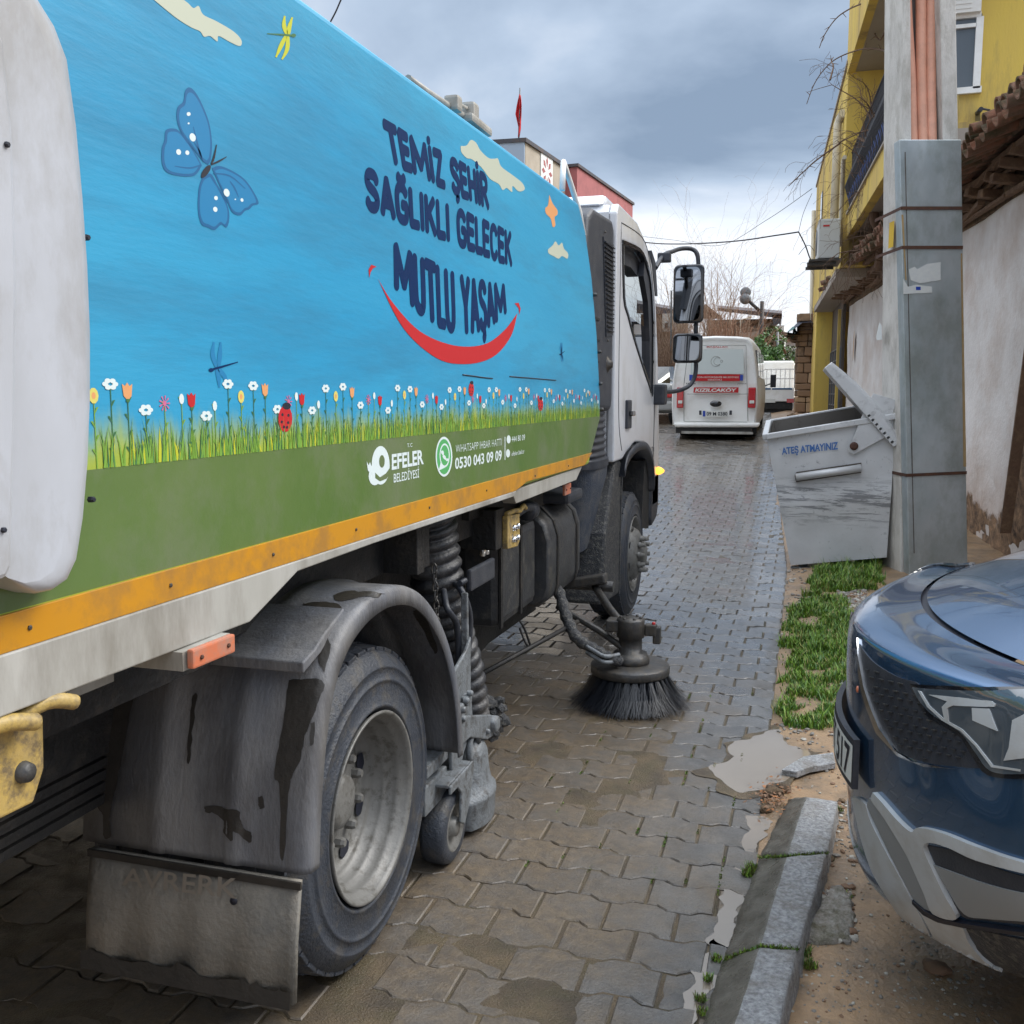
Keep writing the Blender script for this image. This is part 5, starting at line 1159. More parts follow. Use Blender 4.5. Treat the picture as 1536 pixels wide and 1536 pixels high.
for i in range(7000):
    t = rg.uniform(0, 6.2832); ring = rg.random(); cl = round(t / .2094) * .2094; t = lerp(t, cl, .42); r0 = lerp(.12, .195, ring)
    r1 = r0 + rg.uniform(.035, .135) * (.5 + .65 * ring) + (.03 if rg.random() < .04 else 0); a = t + rg.gauss(0, .09) - .08; L_ = .19
    b0 = BC + Vector((r0 * math.cos(t), r0 * math.sin(t), .166)); 
    m1 = BC + Vector((lerp(r0, r1, .42) * math.cos((t + a) / 2), lerp(r0, r1, .42) * math.sin((t + a) / 2), .085)); e1 = BC + Vector((r1 * math.cos(a), r1 * math.sin(a), rg.uniform(.006, .03)))
    s = Vector((-math.sin(t), math.cos(t), 0)) * .0016
    q.add([b0 - s, b0 + s, m1 + s, m1 - s, e1 + s * .4, e1 - s * .4], [(0, 1, 2, 3), (3, 2, 4, 5)])
bb_ = q.build('brush_bristles', M['bristle'], T, recalc=False)

# --- front mudguard, air snorkel, cab
q = MB(); q.lathe([(.13, 0), (.13, -.02)], (0, 0, 0), 'Z', 4); q = MB()
rows = []
for i in range(17):
    t = R_(170 - 130 * i / 16 * 1.0); r = .60; cy, cz = 6.90, .50
    rows.append([Vector((x, cy + r * math.cos(t) * 1.0, cz + r * math.sin(t))) for x in (-1.16, -1.22, -1.5)])
rows = [[Vector((x, 6.28, .28)) for x in (-1.14, -1.22, -1.5)], [Vector((x, 6.28, .62)) for x in (-1.14, -1.22, -1.5)], [Vector((x, 6.30, .90)) for x in (-1.14, -1.22, -1.5)], [Vector((x, 6.34, 1.15)) for x in (-1.14, -1.22, -1.5)]]
q.grid(rows, 0, False); fg = q.build('front_mudguard', M['mud_black'], T, solid=.025)
q = MB(); q.prism([Vector((-1.145, y, z)) for y, z in [(5.72, .32), (6.28, .28), (6.30, 1.17), (6.10, 1.19), (5.80, .75)]], (-.30, 0, 0)); q.build('splash_guard', M['mud_black'], T, bevel=.02)
q = MB(); rows = []
for z, s_, x_ in [(1.17, 1.0, -1.30), (1.10, .96, -1.30), (.95, .86, -1.32), (.80, .76, -1.34), (.66, .70, -1.36)]:
    rows.append([Vector((x_ + .15 * s_ * a, 5.72 + .30 * s_ * b, z)) for a, b in [(math.copysign(abs(math.cos(t)) ** .6, math.cos(t)), math.copysign(abs(math.sin(t)) ** .6, math.sin(t))) for t in [k * 6.2832 / 24 for k in range(24)]]])
q.grid(rows, 0, True, closed=True); q.build('air_duct', mat('duct_plastic', (0.035, 0.048, 0.075), 0.6, col2=(0.06, 0.07, 0.09), scale=8, dirt=(0.12, 0.12, 0.12), dirt_amt=.6, dirt_scale=9, bump=.8, bscale=120), T)
q = MB(); rows = []
for i in range(49):
    z = 1.50 - .33 * i / 48; f_ = 1 + .055 * math.sin(i * 2 * math.pi / 6) + .12 * (i / 48)
    if i > 40: f_ = 1.22
    rows.append([Vector((-1.30 + .13 * f_ * math.copysign(abs(math.cos(t)) ** .6, math.cos(t)), 5.70 + .26 * f_ * math.copysign(abs(math.sin(t)) ** .6, math.sin(t)), z)) for t in [k * 6.2832 / 24 for k in range(24)]])
q.grid(rows, 0, True, closed=True); q.build('intake_bellows', M['black_plastic'], T)
# black intake panel behind the cab
q = MB(); q.prism([Vector((-1.145, y, z)) for y, z in [(5.20, 1.52), (5.93, 1.50), (5.96, 1.56), (5.96, 2.60), (5.90, 2.645), (5.36, 2.62), (5.24, 2.56), (5.18, 2.40)]], (-.62, 0, 0))
ip = q.build('intake_panel', M['black_plastic'], T, bevel=.03, seg=3)
q = MB(); q.prism([Vector((-1.15, y, z)) for y, z in [(5.60, 2.50), (5.90, 2.50), (5.92, 1.96), (5.72, 1.94)]], (.012, 0, 0))
for i in range(20):
    z = 2.475 - .026 * i; y0 = 5.615 + .0066 * i * .9
    q.box((-1.134, (y0 + 5.895) / 2, z), (.016, 5.895 - y0, .007), Matrix.Rotation(R_(25), 3, 'Y'))
q.build('intake_grille', M['black_plastic'], ip)
q = MB()
for z in (2.02, 1.90, 1.78, 1.66, 1.56): q.bb((-1.143, 5.24, z), (-1.139, 5.52, z + .012))
q.build('panel_rib', M['chassis'], ip); q = MB(); q.lathe([(0, .03), (.02, .028), (.03, .012), (.045, .004), (.05, 0)], (-1.145, 5.80, 1.78), 'X', 20); q.bolt((-1.14, 5.63, 2.53), .008, .01); q.bolt((-1.14, 5.75, 1.92), .008, .01); q.build('panel_catch', M['steel'], ip)
# cab shell
CX = -1.13
side = [(5.96, 1.18), (5.96, 2.70), (6.02, 2.76), (6.7, 2.76), (7.10, 2.68), (7.42, 2.55), (7.62, 2.25), (7.74, 1.95), (7.84, 1.62), (7.92, 1.20), (7.90, .72), (7.60, .72), (7.60, .80), (7.55, 1.02), (7.40, 1.16), (7.15, 1.25), (6.72, 1.27), (6.42, 1.22), (6.25, 1.18)]
win = [(6.14, 2.56), (6.80, 2.60), (7.10, 2.55), (7.32, 2.44), (7.45, 2.22), (7.50, 1.98), (7.50, 1.60), (7.35, 1.66), (7.02, 1.80), (6.62, 1.98), (6.36, 2.12), (6.20, 2.22)]
def ring_panel(q, outer, hole, x0, x1):
    bm = bmesh.new()
    def loop(L, x):
        vs = [bm.verts.new((x, a, b)) for a, b in L]; return [bm.edges.new((vs[i], vs[(i + 1) % len(vs)])) for i in range(len(vs))]
    es = loop(outer, x0) + loop(hole, x0); r = bmesh.ops.triangle_fill(bm, use_beauty=True, edges=es)
    bm.verts.index_update(); vs = [v.co.copy() for v in bm.verts]; fs = [[v.index for v in f.verts] for f in bm.faces]; bm.free()
    q.add(vs, fs); q.add([Vector((x1, v.y, v.z)) for v in vs], [f[::-1] for f in fs])
    for L in (outer, hole):
        n = len(L); q.add([Vector((x0, a, b)) for a, b in L] + [Vector((x1, a, b)) for a, b in L], [(i, (i + 1) % n, n + (i + 1) % n, n + i) for i in range(n)])
spw = [(p.y, p.z) for p in spline([Vector((0, a, b)) for a, b in win] + [Vector((0, *win[0]))], 3)[:-1]]
q = MB(); ring_panel(q, side, spw, CX, CX - .05)
ring_panel(q, side, spw, -3.35, -3.30)
q.hexa([(CX - .05, 5.97, 2.69), (-3.30, 5.97, 2.69), (-3.30, 7.08, 2.66), (CX - .05, 7.08, 2.66)], [(CX - .06, 6.03, 2.76), (-3.29, 6.03, 2.76), (-3.29, 6.72, 2.76), (CX - .06, 6.72, 2.76)])
q.hexa([(CX - .05, 7.08, 2.60), (-3.30, 7.08, 2.60), (-3.30, 7.40, 2.50), (CX - .05, 7.40, 2.50)], [(CX - .05, 7.09, 2.675), (-3.30, 7.09, 2.675), (-3.30, 7.42, 2.545), (CX - .05, 7.42, 2.545)])
q.bb((CX - .05, 5.97, 1.2), (-3.30, 6.0, 2.0)); q.bb((CX - .05, 5.97, 2.45), (-3.30, 6.0, 2.69)); q.bb((CX - .05, 5.97, 1.18), (-3.30, 7.6, 1.24))
q.bb((CX - .05, 7.78, .75), (-3.30, 7.88, 1.62))
cabo = q.build('cab', M['cab_white'], T, bevel=.012)
q = MB(); rows = [[Vector((x, y, z)) for x in (-1.16, -1.20, -1.5, -3.3)] for y, z in [(6.02, 2.77), (6.1, 2.80), (6.6, 2.80), (6.9, 2.76)]]; q.prism([Vector((-1.22, y, z)) for y, z in [(5.98, 2.755), (6.1, 2.83), (6.6, 2.83), (6.98, 2.71)]], (-1.9, 0, 0)); q.build('roof_fairing', M['cab_white'], cabo, bevel=.03)
q = MB(); rows_ = [spw, [(lerp(a, 6.9, .05), lerp(b, 2.15, .05)) for a, b in spw]]
q.grid([[Vector((CX + .006, a, b)) for a, b in rows_[0]], [Vector((CX + .006, a, b)) for a, b in rows_[1]], [Vector((CX - .03, a, b)) for a, b in rows_[1]]], 0, False, closed=True); q.build('window_seal', M['black_gloss'], cabo, solid=.006)
# thick black front window post and inner frame
q = MB(); q.prism([Vector((CX - .004, y, z)) for y, z in [(7.05, 2.54), (7.30, 2.44), (7.46, 2.22), (7.51, 1.98), (7.50, 1.62), (7.40, 1.66), (7.36, 2.0), (7.24, 2.28), (7.02, 2.44)]], (-.04, 0, 0)); q.prism([Vector((CX - .05, y, z)) for y, z in [(6.14, 2.56), (6.8, 2.60), (7.1, 2.55), (7.05, 2.44), (6.75, 2.47), (6.2, 2.44)]], (-.08, 0, 0)); q.build('window_post', M['black_plastic'], cabo)
q = MB(); q.grid([[Vector((CX - .035, a, b)) for a, b in [(6.36, 2.12), (6.62, 1.98), (7.02, 1.80), (7.40, 1.64)]], [Vector((CX - .035, a, b)) for a, b in [(6.36, 2.16), (6.62, 2.13), (7.02, 2.11), (7.40, 2.10)]]], 0, False); q.build('side_window', M['cab_glass'], cabo)
q = MB(); q.add([Vector(p) for p in [(CX - .06, 7.44, 2.52), (-3.29, 7.44, 2.52), (-3.29, 7.84, 1.62), (CX - .06, 7.84, 1.62)]], [(0, 1, 2, 3)]); q.build('windscreen', M['cab_glass'], cabo)
q = MB()
for xx in (-1.62, -2.8): q.cbox((xx, 6.45, 1.60), (.46, .46, .16), .05); q.cbox((xx, 6.24, 1.95), (.46, .14, .62), .05); q.cbox((xx, 6.24, 2.34), (.26, .10, .18), .04)
q.build('cab_seat', M['seat'], T)
q = MB(); q.bb((-3.2, 7.25, 1.35), (-1.25, 7.78, 1.72)); q.bb((-3.25, 6.0, 1.24), (-1.22, 7.7, 1.30)); q.build('dashboard', M['black_plastic'], T, bevel=.03)
q = MB(); q.tube([(CX - .10, 7.18, 1.78), (CX - .10, 7.22, 2.02), (CX - .10, 7.32, 2.08), (CX - .10, 7.38, 2.0)], .014, 8); q.build('grab_handle', M['black_plastic'], T)
q = MB()   # door cut line, slightly proud dark seam
for L in [[(6.10, 2.66), (6.08, 1.95), (6.10, 1.45), (6.22, 1.24)], [(6.10, 2.66), (6.9, 2.69), (7.25, 2.58), (7.5, 2.3), (7.58, 2.0), (7.62, 1.6), (7.60, 1.1)]]:
    q.tube([Vector((CX, a, b)) for a, b in [(p.y, p.z) for p in spline([Vector((0, *l)) for l in L], 6)]], .0035, 5)
q.build('door_seam', M['black_ink'], cabo)
q = MB(); q.cbox((CX + .006, 6.42, 1.47), (.02, .17, .19), .02); hd = q.build('door_handle', M['black_plastic'], cabo)
q = MB(); q.cbox((CX + .026, 6.46, 1.475), (.024, .13, .035), .008); q.build('handle_grip', M['black_gloss'], cabo)
q = MB(); rows = []
arch = [(6.22, 1.12), (6.30, 1.19), (6.50, 1.24), (6.80, 1.265), (7.12, 1.245), (7.38, 1.15), (7.50, 1.04), (7.55, .90)]
ap = spline([Vector((0, a, b)) for a, b in arch], 4)
q.grid([[Vector((x, p.y + dy, p.z + dz)) for p in ap] for x, dy, dz in ((CX + .022, 0, 0), (CX + .022, -.0, -.05), (CX - .25, 0, -.06))], 0, True); q.build('wheel_arch', M['black_plastic'], cabo, solid=.012)
q = MB(); q.prism([Vector((CX + .0, y, z)) for y, z in [(7.55, .96), (7.93, .98), (7.95, .72), (7.86, .60), (7.62, .56), (7.55, .62)]], (-.30, 0, 0)); q.bb((-3.3, 7.86, .58), (CX - .30, 7.98, .98)); q.build('front_bumper', M['black_plastic'], cabo, bevel=.02)
q = MB(); q.prism([Vector((CX - .02, y, z)) for y, z in [(7.20, .60), (7.56, .55), (7.60, 1.0), (7.45, 1.16), (7.30, 1.10)]], (-.5, 0, 0)); q.build('wheel_well', M['chassis'], cabo)
q = MB(); q.lathe([(.030, 0), (.034, .012), (.026, .035), (.012, .055), (0, .060)], (CX + .004, 7.80, .99), 'X', 20); ind = q.build('indicator_lamp', M['amber'], cabo)
q = MB(); c = P(986, 672, x=CX + .004); put_text(q, '170', Vector((CX + .004, 7.45, 1.20)), Vector((CX + .004, 7.62, 1.20)), Vector((CX + .004, 7.45, 1.15)), Vector((CX + .004, 7.62, 1.15))); q.build('cab_badge', M['black_ink'], cabo)
# mirrors
q = MB(); q.prism([Vector((CX + .005, y, z)) for y, z in [(7.32, 2.66), (7.52, 2.60), (7.66, 2.36), (7.55, 2.36), (7.40, 2.52)]], (-.04, 0, 0)); q.tube(spline([(CX, 7.55, 2.56), (-1.10, 7.75, 2.68), (-1.07, 8.0, 2.74), (-1.02, 8.2, 2.79), (-.95, 8.3, 2.80), (-.90, 8.3, 2.76), (-.885, 8.3, 2.66)], 6), .018, 8)
q.cbox((-1.09, 7.74, 2.66), (.10, .08, .07), .01)
q.tube([(-.895, 8.3, 2.24), (-.895, 8.3, 2.06)], .018, 8); q.tube(spline([(-.89, 8.3, 1.92), (-.89, 8.3, 1.78), (-.93, 8.27, 1.68), (-1.02, 8.1, 1.63), (-1.12, 7.7, 1.62)], 6), .018, 8)
q.cbox((-1.095, 7.66, 1.60), (.10, .16, .16), .02); ma = q.build('mirror_arm', M['black_plastic'], T)
def mirror(zc, h_, wd_):
    q = MB(); bm = bmesh.new(); bmesh.ops.create_cube(bm, size=1)
    for v in bm.verts: v.co = Vector((v.co.x * wd_, v.co.y * .10, v.co.z * h_))
    bmesh.ops.bevel(bm, geom=[e for e in bm.edges if abs(e.verts[0].co.y - e.verts[1].co.y) > .05], offset=.045, segments=5, profile=.5, affect='EDGES')
    bmesh.ops.bevel(bm, geom=[e for e in bm.edges if abs(e.verts[0].co.y - e.verts[1].co.y) < .001], offset=.012, segments=2, profile=.5, affect='EDGES')
    for v in bm.verts:
        if v.co.y > 0: v.co.x *= .90; v.co.z *= .94
    bm.verts.index_update(); rot = Matrix.Rotation(R_(-3), 3, 'Z'); c = Vector((-.955, 8.3, zc))
    q.add([c + rot @ v.co for v in bm.verts], [[v.index for v in f.verts] for f in bm.faces], 0, True); bm.free()
    o = q.build('wing_mirror', M['black_gloss'], T)
    q = MB(); n = 36; pts = []
    for k in range(n):
        t = 6.2832 * k / n; a = math.copysign(abs(math.cos(t)) ** .35, math.cos(t)) * (wd_ / 2 - .022); b = math.copysign(abs(math.sin(t)) ** .35, math.sin(t)) * (h_ / 2 - .022)
        pts.append(c + rot @ Vector((a - .004, -.053, b)))
    q.add(pts, [list(range(n))]); q.build('mirror_glass', M['mirror'], o)
mirror(2.43, .48, .255); mirror(1.985, .245, .25)
# ------------------------------------------------------------------ waste container
rg = random.Random(31)
BY = 9.1
def by(u, v, dy=0): return P(u, v, y=BY + dy)
bl = by(1186, 848); br = by(1330, 836); tl = by(1150, 655); tr = by(1345, 624)
DB = .78     # depth
ux = (tr - tl).normalized(); upv = Vector((0, 1, 0)).cross(ux) * -1
if upv.z < 0: upv = -upv
BNT = thing('waste_container', (0.25, BY + .3, .1), 'tilted grey metal waste container with open lid standing on the grass behind the pole', 'container')
q = MB()
def off(p, dx, dy, dz): return p + ux * dx + Vector((0, dy, 0)) + upv * dz
blb, brb, tlb, trb = [p + Vector((0, DB, DB * .14)) for p in (bl, br, tl, tr)]
nI = 14; rows = []
for j in range(nI + 1):
    t = j / nI; a = bl.lerp(tl, t); b = br.lerp(tr, t); rows.append([a.lerp(b, i / nI) + Vector((0, .010 * noise.noise(Vector((i * .5, j * .5, 1))) - (.012 if 5 < j < 8 else 0), 0)) for i in range(nI + 1)])
q.grid(rows, 0, True); q.add([bl, tl, tlb, blb], [(0, 1, 2, 3)]); q.add([br, tr, trb, brb], [(3, 2, 1, 0)]); q.add([blb, tlb, trb, brb], [(0, 1, 2, 3)]); q.add([bl, br, brb, blb], [(0, 1, 2, 3)])
bo = q.build('body', M['bin_front'], BNT, recalc=False)
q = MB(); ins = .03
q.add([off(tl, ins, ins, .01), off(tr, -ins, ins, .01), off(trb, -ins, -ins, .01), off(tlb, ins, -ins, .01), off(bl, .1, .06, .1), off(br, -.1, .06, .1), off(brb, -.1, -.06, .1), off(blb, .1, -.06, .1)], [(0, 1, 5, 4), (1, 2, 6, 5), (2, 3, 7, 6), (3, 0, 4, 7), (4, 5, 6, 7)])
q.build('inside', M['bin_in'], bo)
q = MB()
def rimbar(a, b, w_, h_):
    d = (b - a).normalized(); s = upv.cross(d).normalized() * w_ / 2; u_ = upv * h_ / 2
    q.hexa([a - s - u_, a + s - u_, b + s - u_, b - s - u_], [a - s + u_, a + s + u_, b + s + u_, b - s + u_])
for a, b in ((tl, tr), (tlb, trb)): rimbar(a + Vector((0, -.012 if a == tl else .012, 0)), b + Vector((0, -.012 if a == tl else .012, 0)), .06, .055)
rimbar(tl - ux * .01, tlb - ux * .01, .055, .053); rimbar(tr + ux * .01, trb + ux * .01, .055, .053)
q.build('rim', M['bin'], BNT, bevel=.008)
q = MB(); a, b = by(1194, 716, -.05), by(1292, 702, -.05); q.tube([a, b], .034, 16); ln = (b - a)
q.build('lifting_tube', M['galv'] if False else M['bin'], BNT)
q = MB(); q.hexa([a + Vector((-.0, .05, -.045)), b + Vector((0, .05, -.045)), b + Vector((0, .02, -.045)), a + Vector((0, .02, -.045))], [a + Vector((0, .05, .045)), b + Vector((0, .05, .045)), b + Vector((0, .02, .045)), a + Vector((0, .02, .045))]); q.tube([a - ln * .012, a + ln * .002], .026, 12); q.build('tube_bracket', M['bin_in'], BNT)
q = MB(); f_ = lambda u, v: by(u, v, -.012)
put_text(q, 'ATEŞ ATMAYINIZ', f_(1172, 671), f_(1257, 662), f_(1173, 682), f_(1257, 674), 0, 0, .03, 0, (0, -.004, 0)); q.build('stencil_lettering', M['blue_stencil'], bo)
# hinge arm plate and lid
q = MB(); pl = [by(u, v, -.035) for u, v in [(1272, 676), (1280, 682), (1330, 655), (1345, 600), (1310, 590), (1292, 626)]]; q.prism(pl, (0, .012, 0)); hp_ = q.build('hinge_plate', M['bin'], BNT, bevel=.003)
q = MB(); q.lathe([(.036, 0), (.036, -.015), (.018, -.02), (0, -.02)], by(1281, 669, -.04), 'Y', 20); q.build('hinge_pin', M['rust'], hp_)
la, lb = by(1240, 549, -.07), by(1345, 668, -.07); ld = (lb - la).normalized(); lu = Vector((0, -1, 0)).cross(ld).normalized()
if lu.z < 0: lu = -lu
q = MB(); rows = []
for k in range(11):
    t = k / 10; p = la + ld * (lb - la).length * t; arch_ = .05 * math.sin(math.pi * t)
    rows.append([p - lu * .03, p + lu * (.03 + arch_), p + lu * (.055 + arch_) + Vector((0, .03, 0)), p + lu * (.06 + arch_) + Vector((0, DB * .5, 0)), p + lu * (.045 + arch_) + Vector((0, DB, 0)), p - lu * .03 + Vector((0, DB, 0))])
q.grid(rows, 0, False, closed=True); q.add(rows[0], [tuple(range(6))]); q.add(rows[-1], [tuple(range(6))[::-1]])
ld_ = q.build('lid', M['bin'], BNT, bevel=.008, seg=3)
q = MB()
for k in range(7):
    t = .62 + .055 * k; p = la + ld * (lb - la).length * t - lu * .012; q.box(p + Vector((0, DB / 2, 0)), (.018, DB, .03), Matrix.Rotation(-math.atan2(ld.z, ld.x), 3, 'Y'))
q.build('lid_rib', M['bin'], ld_)
q = MB()
for a_ in (off(bl, .10, .12, 0), off(bl, .10, DB - .1, 0), off(br, -.1, .12, 0)):
    q.prism([a_ + Vector((-.05, 0, .0)), a_ + Vector((.06, 0, 0)), a_ + Vector((.03, 0, -.09)), a_ + Vector((0, 0, -.09))], (0, .03, 0)); q.lathe([(.045, -.02), (.05, -.012), (.05, .012), (.045, .02), (0, .02)], a_ + Vector((.02, .015, -.085)), 'Y', 18)
q.bb(bl + Vector((0, .02, -.03)), bl + Vector((.26, .06, -.015)))
q.build('foot_wheel', M['galv'], BNT)

# ------------------------------------------------------------------ concrete pole with cable cabinet
FW = Vector((-math.sin(YAW), math.cos(YAW), 0)); RT = Vector((math.cos(YAW), math.sin(YAW), 0))
def camd(u, v, d):   # point on the line of sight at horizontal distance d ahead of the lens
    r = ray(u, v); return O + r * (d / r.dot(FW))
PD = 8.3
PT = thing('utility_pole', tuple(camd(1380, 880, 8.5) * 1)[:2] + (0.0,), 'concrete utility pole with zinc cable cabinet and pink conduits between container and blue car', 'pole')
def pcol(z):  # near left corner, width
    return lerp(1361, 1349, z / 3.6)
def pe(u, z, d):
    # point at depth d and height z that the photo shows in column u
    lo_, hi_ = -3000, 3000
    for _ in range(40):
        m_ = (lo_ + hi_) / 2
        if camd(u, m_, d).z > z: lo_ = m_
        else: hi_ = m_
    a = camd(u, m_, d); return Vector((a.x, a.y, z))
def hplane(uL0, uL1, z): return lerp(uL0, uL1, z / 4.7)
q = MB(); zt = 6.2
def quadcol(uL, uR, uLt, uRt, d0, d1, z0, z1, zr=4.7):
    """tapered pier; columns given at ground and at 4.7 m"""
    def c(uA, uB, z): return lerp(uA, uB, z / zr)
    b = [pe(c(uL, uLt, z0), z0, d0), pe(c(uR, uRt, z0), z0, d0), None, None]; t = [pe(c(uL, uLt, z1), z1, d0), pe(c(uR, uRt, z1), z1, d0), None, None]
    b[2] = b[1] + FW * (d1 - d0); b[3] = b[0] + FW * (d1 - d0); t[2] = t[1] + FW * (d1 - d0); t[3] = t[0] + FW * (d1 - d0); return b, t
b, t = quadcol(1350, 1372, 1358, 1366, PD + .02, PD + .47, -.15, zt); q.hexa(b, t)      # left flange
b, t = quadcol(1428, 1449, 1410, 1434, PD + .02, PD + .47, -.15, zt); q.hexa(b, t)      # right flange
pole = q.build('pole_flanges', M['concrete'], PT, bevel=.012)
q = MB(); b, t = quadcol(1366, 1440, 1360, 1416, PD + .26, PD + .36, -.15, zt); q.hexa(b, t); q.build('pole_web', M['concrete_shaded'], PT)
q = MB()
def cabz(v, u=1400): return (O + ray(u, v) * (PD / ray(u, v).dot(FW))).z
ztop = cabz(214); b_ = [pe(1364, -.05, PD - .10), pe(1452, -.05, PD - .10)]; t_ = [pe(1349, ztop, PD - .10), pe(1442, ztop, PD - .10)]
b_ += [b_[1] + FW * .115, b_[0] + FW * .115]; t_ += [t_[1] + FW * .115, t_[0] + FW * .115]; q.hexa(b_, t_)
cb_ = q.build('cable_cabinet', M['zinc'], PT, bevel=.006)
def onbox(u, v, lay=.004): 
    r = ray(u, v); return O + r * ((PD - .10 - lay) / r.dot(FW))
q = MB(); q.add([onbox(u, v, .003) for u, v in [(1357, 228), (1358.5, 228), (1372, 830), (1370.5, 830)]], [(0, 1, 2, 3)]); q.build('cabinet_seam', M['bin_in'], cb_)
for vv in (312, 371, 713):
    q = MB(); z = cabz(vv); a = onbox(lerp(1351, 1362, (vv - 214) / 600), vv, .008); bq = onbox(lerp(1442, 1452, (vv - 214) / 600), vv - (4 if vv > 700 else 0), .008)
    h_ = Vector((0, 0, .013)); q.hexa([a - h_, bq - h_, bq - h_ + FW * .008, a - h_ + FW * .008], [a + h_, bq + h_, bq + h_ + FW * .008, a + h_ + FW * .008])
    c = a + FW * .58 + RT * (-.006); a2 = a - RT * .006; q.hexa([a2 - h_, c - h_, c - h_ + RT * .004, a2 - h_ + RT * .004], [a2 + h_, c + h_, c + h_ + RT * .004, a2 + h_ + RT * .004]); q.build('steel_strap', M['rust'], PT)
for L in ([(1345, 205), (1353, 205), (1352, 225)],): pass
q = MB()
for uu, ut in ((1370, 1361), (1385, 1378), (1398, 1394)):
    L = [pe(lerp(uu, ut, 0), ztop - .15, PD + .09), pe(lerp(uu, ut, .15), ztop + .05, PD + .10), pe(lerp(uu, ut, .5), ztop + .6, PD + .14), pe(ut + (3 if uu > 1380 else -2), ztop + 1.3, PD + .17), pe(ut + (6 if uu > 1390 else -3), ztop + 2.6, PD + .17)]
    qq = MB(); qq.tube(spline(L, 8), .042, 18); qq.build('conduit', M['conduit'], PT)
q = MB(); q.add([onbox(u, v, .004) for u, v in [(1363, 404), (1372, 400), (1376, 404), (1390, 396), (1411, 393), (1411, 420), (1380, 425), (1366, 420)]], [tuple(range(8))]); q.add([onbox(u, v, .005) for u, v in [(1355, 418), (1362, 430), (1375, 427), (1398, 430), (1398, 439), (1355, 441)]], [tuple(range(6))]); q.add([onbox(u, v, .006) for u, v in [(1374, 430), (1381, 430), (1381, 435), (1374, 435)]], [(0, 1, 2, 3)], 1)
q.build('torn_sticker', [M['paper'], M['plate_blue']], cb_)
q = MB(); q.add([onbox(u, v, .0035) for u, v in [(1441, 380), (1443.5, 380), (1449.5, 700), (1445, 700)]], [(0, 1, 2, 3)]); q.add([onbox(u, v, .0035) for u, v in [(1352, 322), (1355, 322), (1360, 420), (1358, 420)]], [(0, 1, 2, 3)]); q.build('rust_run', M['rust_stain'], cb_)
q = MB(); c = pe(1352, cabz(345), PD + .02) - RT * .012
for (d0, d1, z0, z1) in ((.13, .24, cabz(366), cabz(326)),):
    q.add([c + FW * d0 + Vector((0, 0, z0 - c.z)), c + FW * d1 + Vector((0, 0, z0 - c.z)), c + FW * d1 + Vector((0, 0, z1 - c.z)), c + FW * d0 + Vector((0, 0, z1 - c.z))], [(0, 1, 2, 3)])
q.build('yellow_label', mat('label_yellow', (0.62, 0.40, 0.02), .6), PT)
q = MB()
for v0, v1, da, db in ((655, 505, .30, .36), (500, 470, .25, .4)):
    pass
q.add([c + FW * .30 + RT * .004 + Vector((0, 0, cabz(v) - c.z)) + FW * dd for v, dd in ((506, 0), (484, .02), (478, .08), (500, .14), (506, .12))], [tuple(range(5))]); q.build('paper_scrap', M['paper'], PT)

# ------------------------------------------------------------------ whitewashed house with tiled eaves
E0 = Vector((1.86, 9.8, 0)); E1 = Vector((.82, 21.6, 0)); ed = (E1 - E0).normalized(); en = Vector((-ed.y, ed.x, 0))   # en points to the street
if en.x > 0: en = -en
ES = E0 - ed * 3.2
WH = thing('white_house', (3.0, 12.0, 0), 'low whitewashed house with sagging clay tile eaves behind the pole', 'house')
LW = (E1 - ES).length
def wpt(s, z, o=0.0): p = ES + ed * s + en * o; return Vector((p.x, p.y, z))
q = MB(); rows = []; ns = 120; nz_ = 40
for j in range(nz_ + 1):
    z = lerp(-.3, 3.5, j / nz_); row = []
    for i in range(ns + 1):
        s = LW * i / ns; p = wpt(s, z); low = max(0, .9 - z + .4 * noise.noise(Vector((s * .8, 1, 1))) + max(0, (3.6 - s)) * .5)
        p += en * (.035 * noise.noise(Vector((s * .9, z * .9, 2))) + .010 * noise.noise(Vector((s * 4, z * 4, 2))) - .10 * min(1, max(0, low) * 1.2) * (0.4 + abs(noise.noise(Vector((s * 3, z * 3, 5))))))
        row.append(p)
    rows.append(row)
q.grid(rows, 0, True)
for j in range(nz_):
    for i in range(ns):
        s = LW * i / ns; z = lerp(-.3, 3.5, j / nz_)
        if z - g(ES.y + ed.y * s) < .55 + .8 * noise.noise(Vector((s * 1.6, z * 1.6, 7))) + max(0, 2.45 - s) * 1.7: q.m[j * ns + i] = 1
wl = q.build('wall', [M['white_wall_foot'], M['white_wall_foot']], WH, recalc=False)
q = MB(); c1, c2 = wpt(LW, 3.5), wpt(0, 3.5)
q.hexa([wpt(0, -.3, -.06), wpt(LW, -.3, -.06), wpt(LW, -.3, -5), wpt(0, -.3, -5)], [wpt(0, 3.45, -.06), wpt(LW, 3.45, -.06), wpt(LW, 3.45, -5), wpt(0, 3.45, -5)]); q.build('rear_walls', M['white_wall'], WH)
q = MB()
rb = random.Random(17)
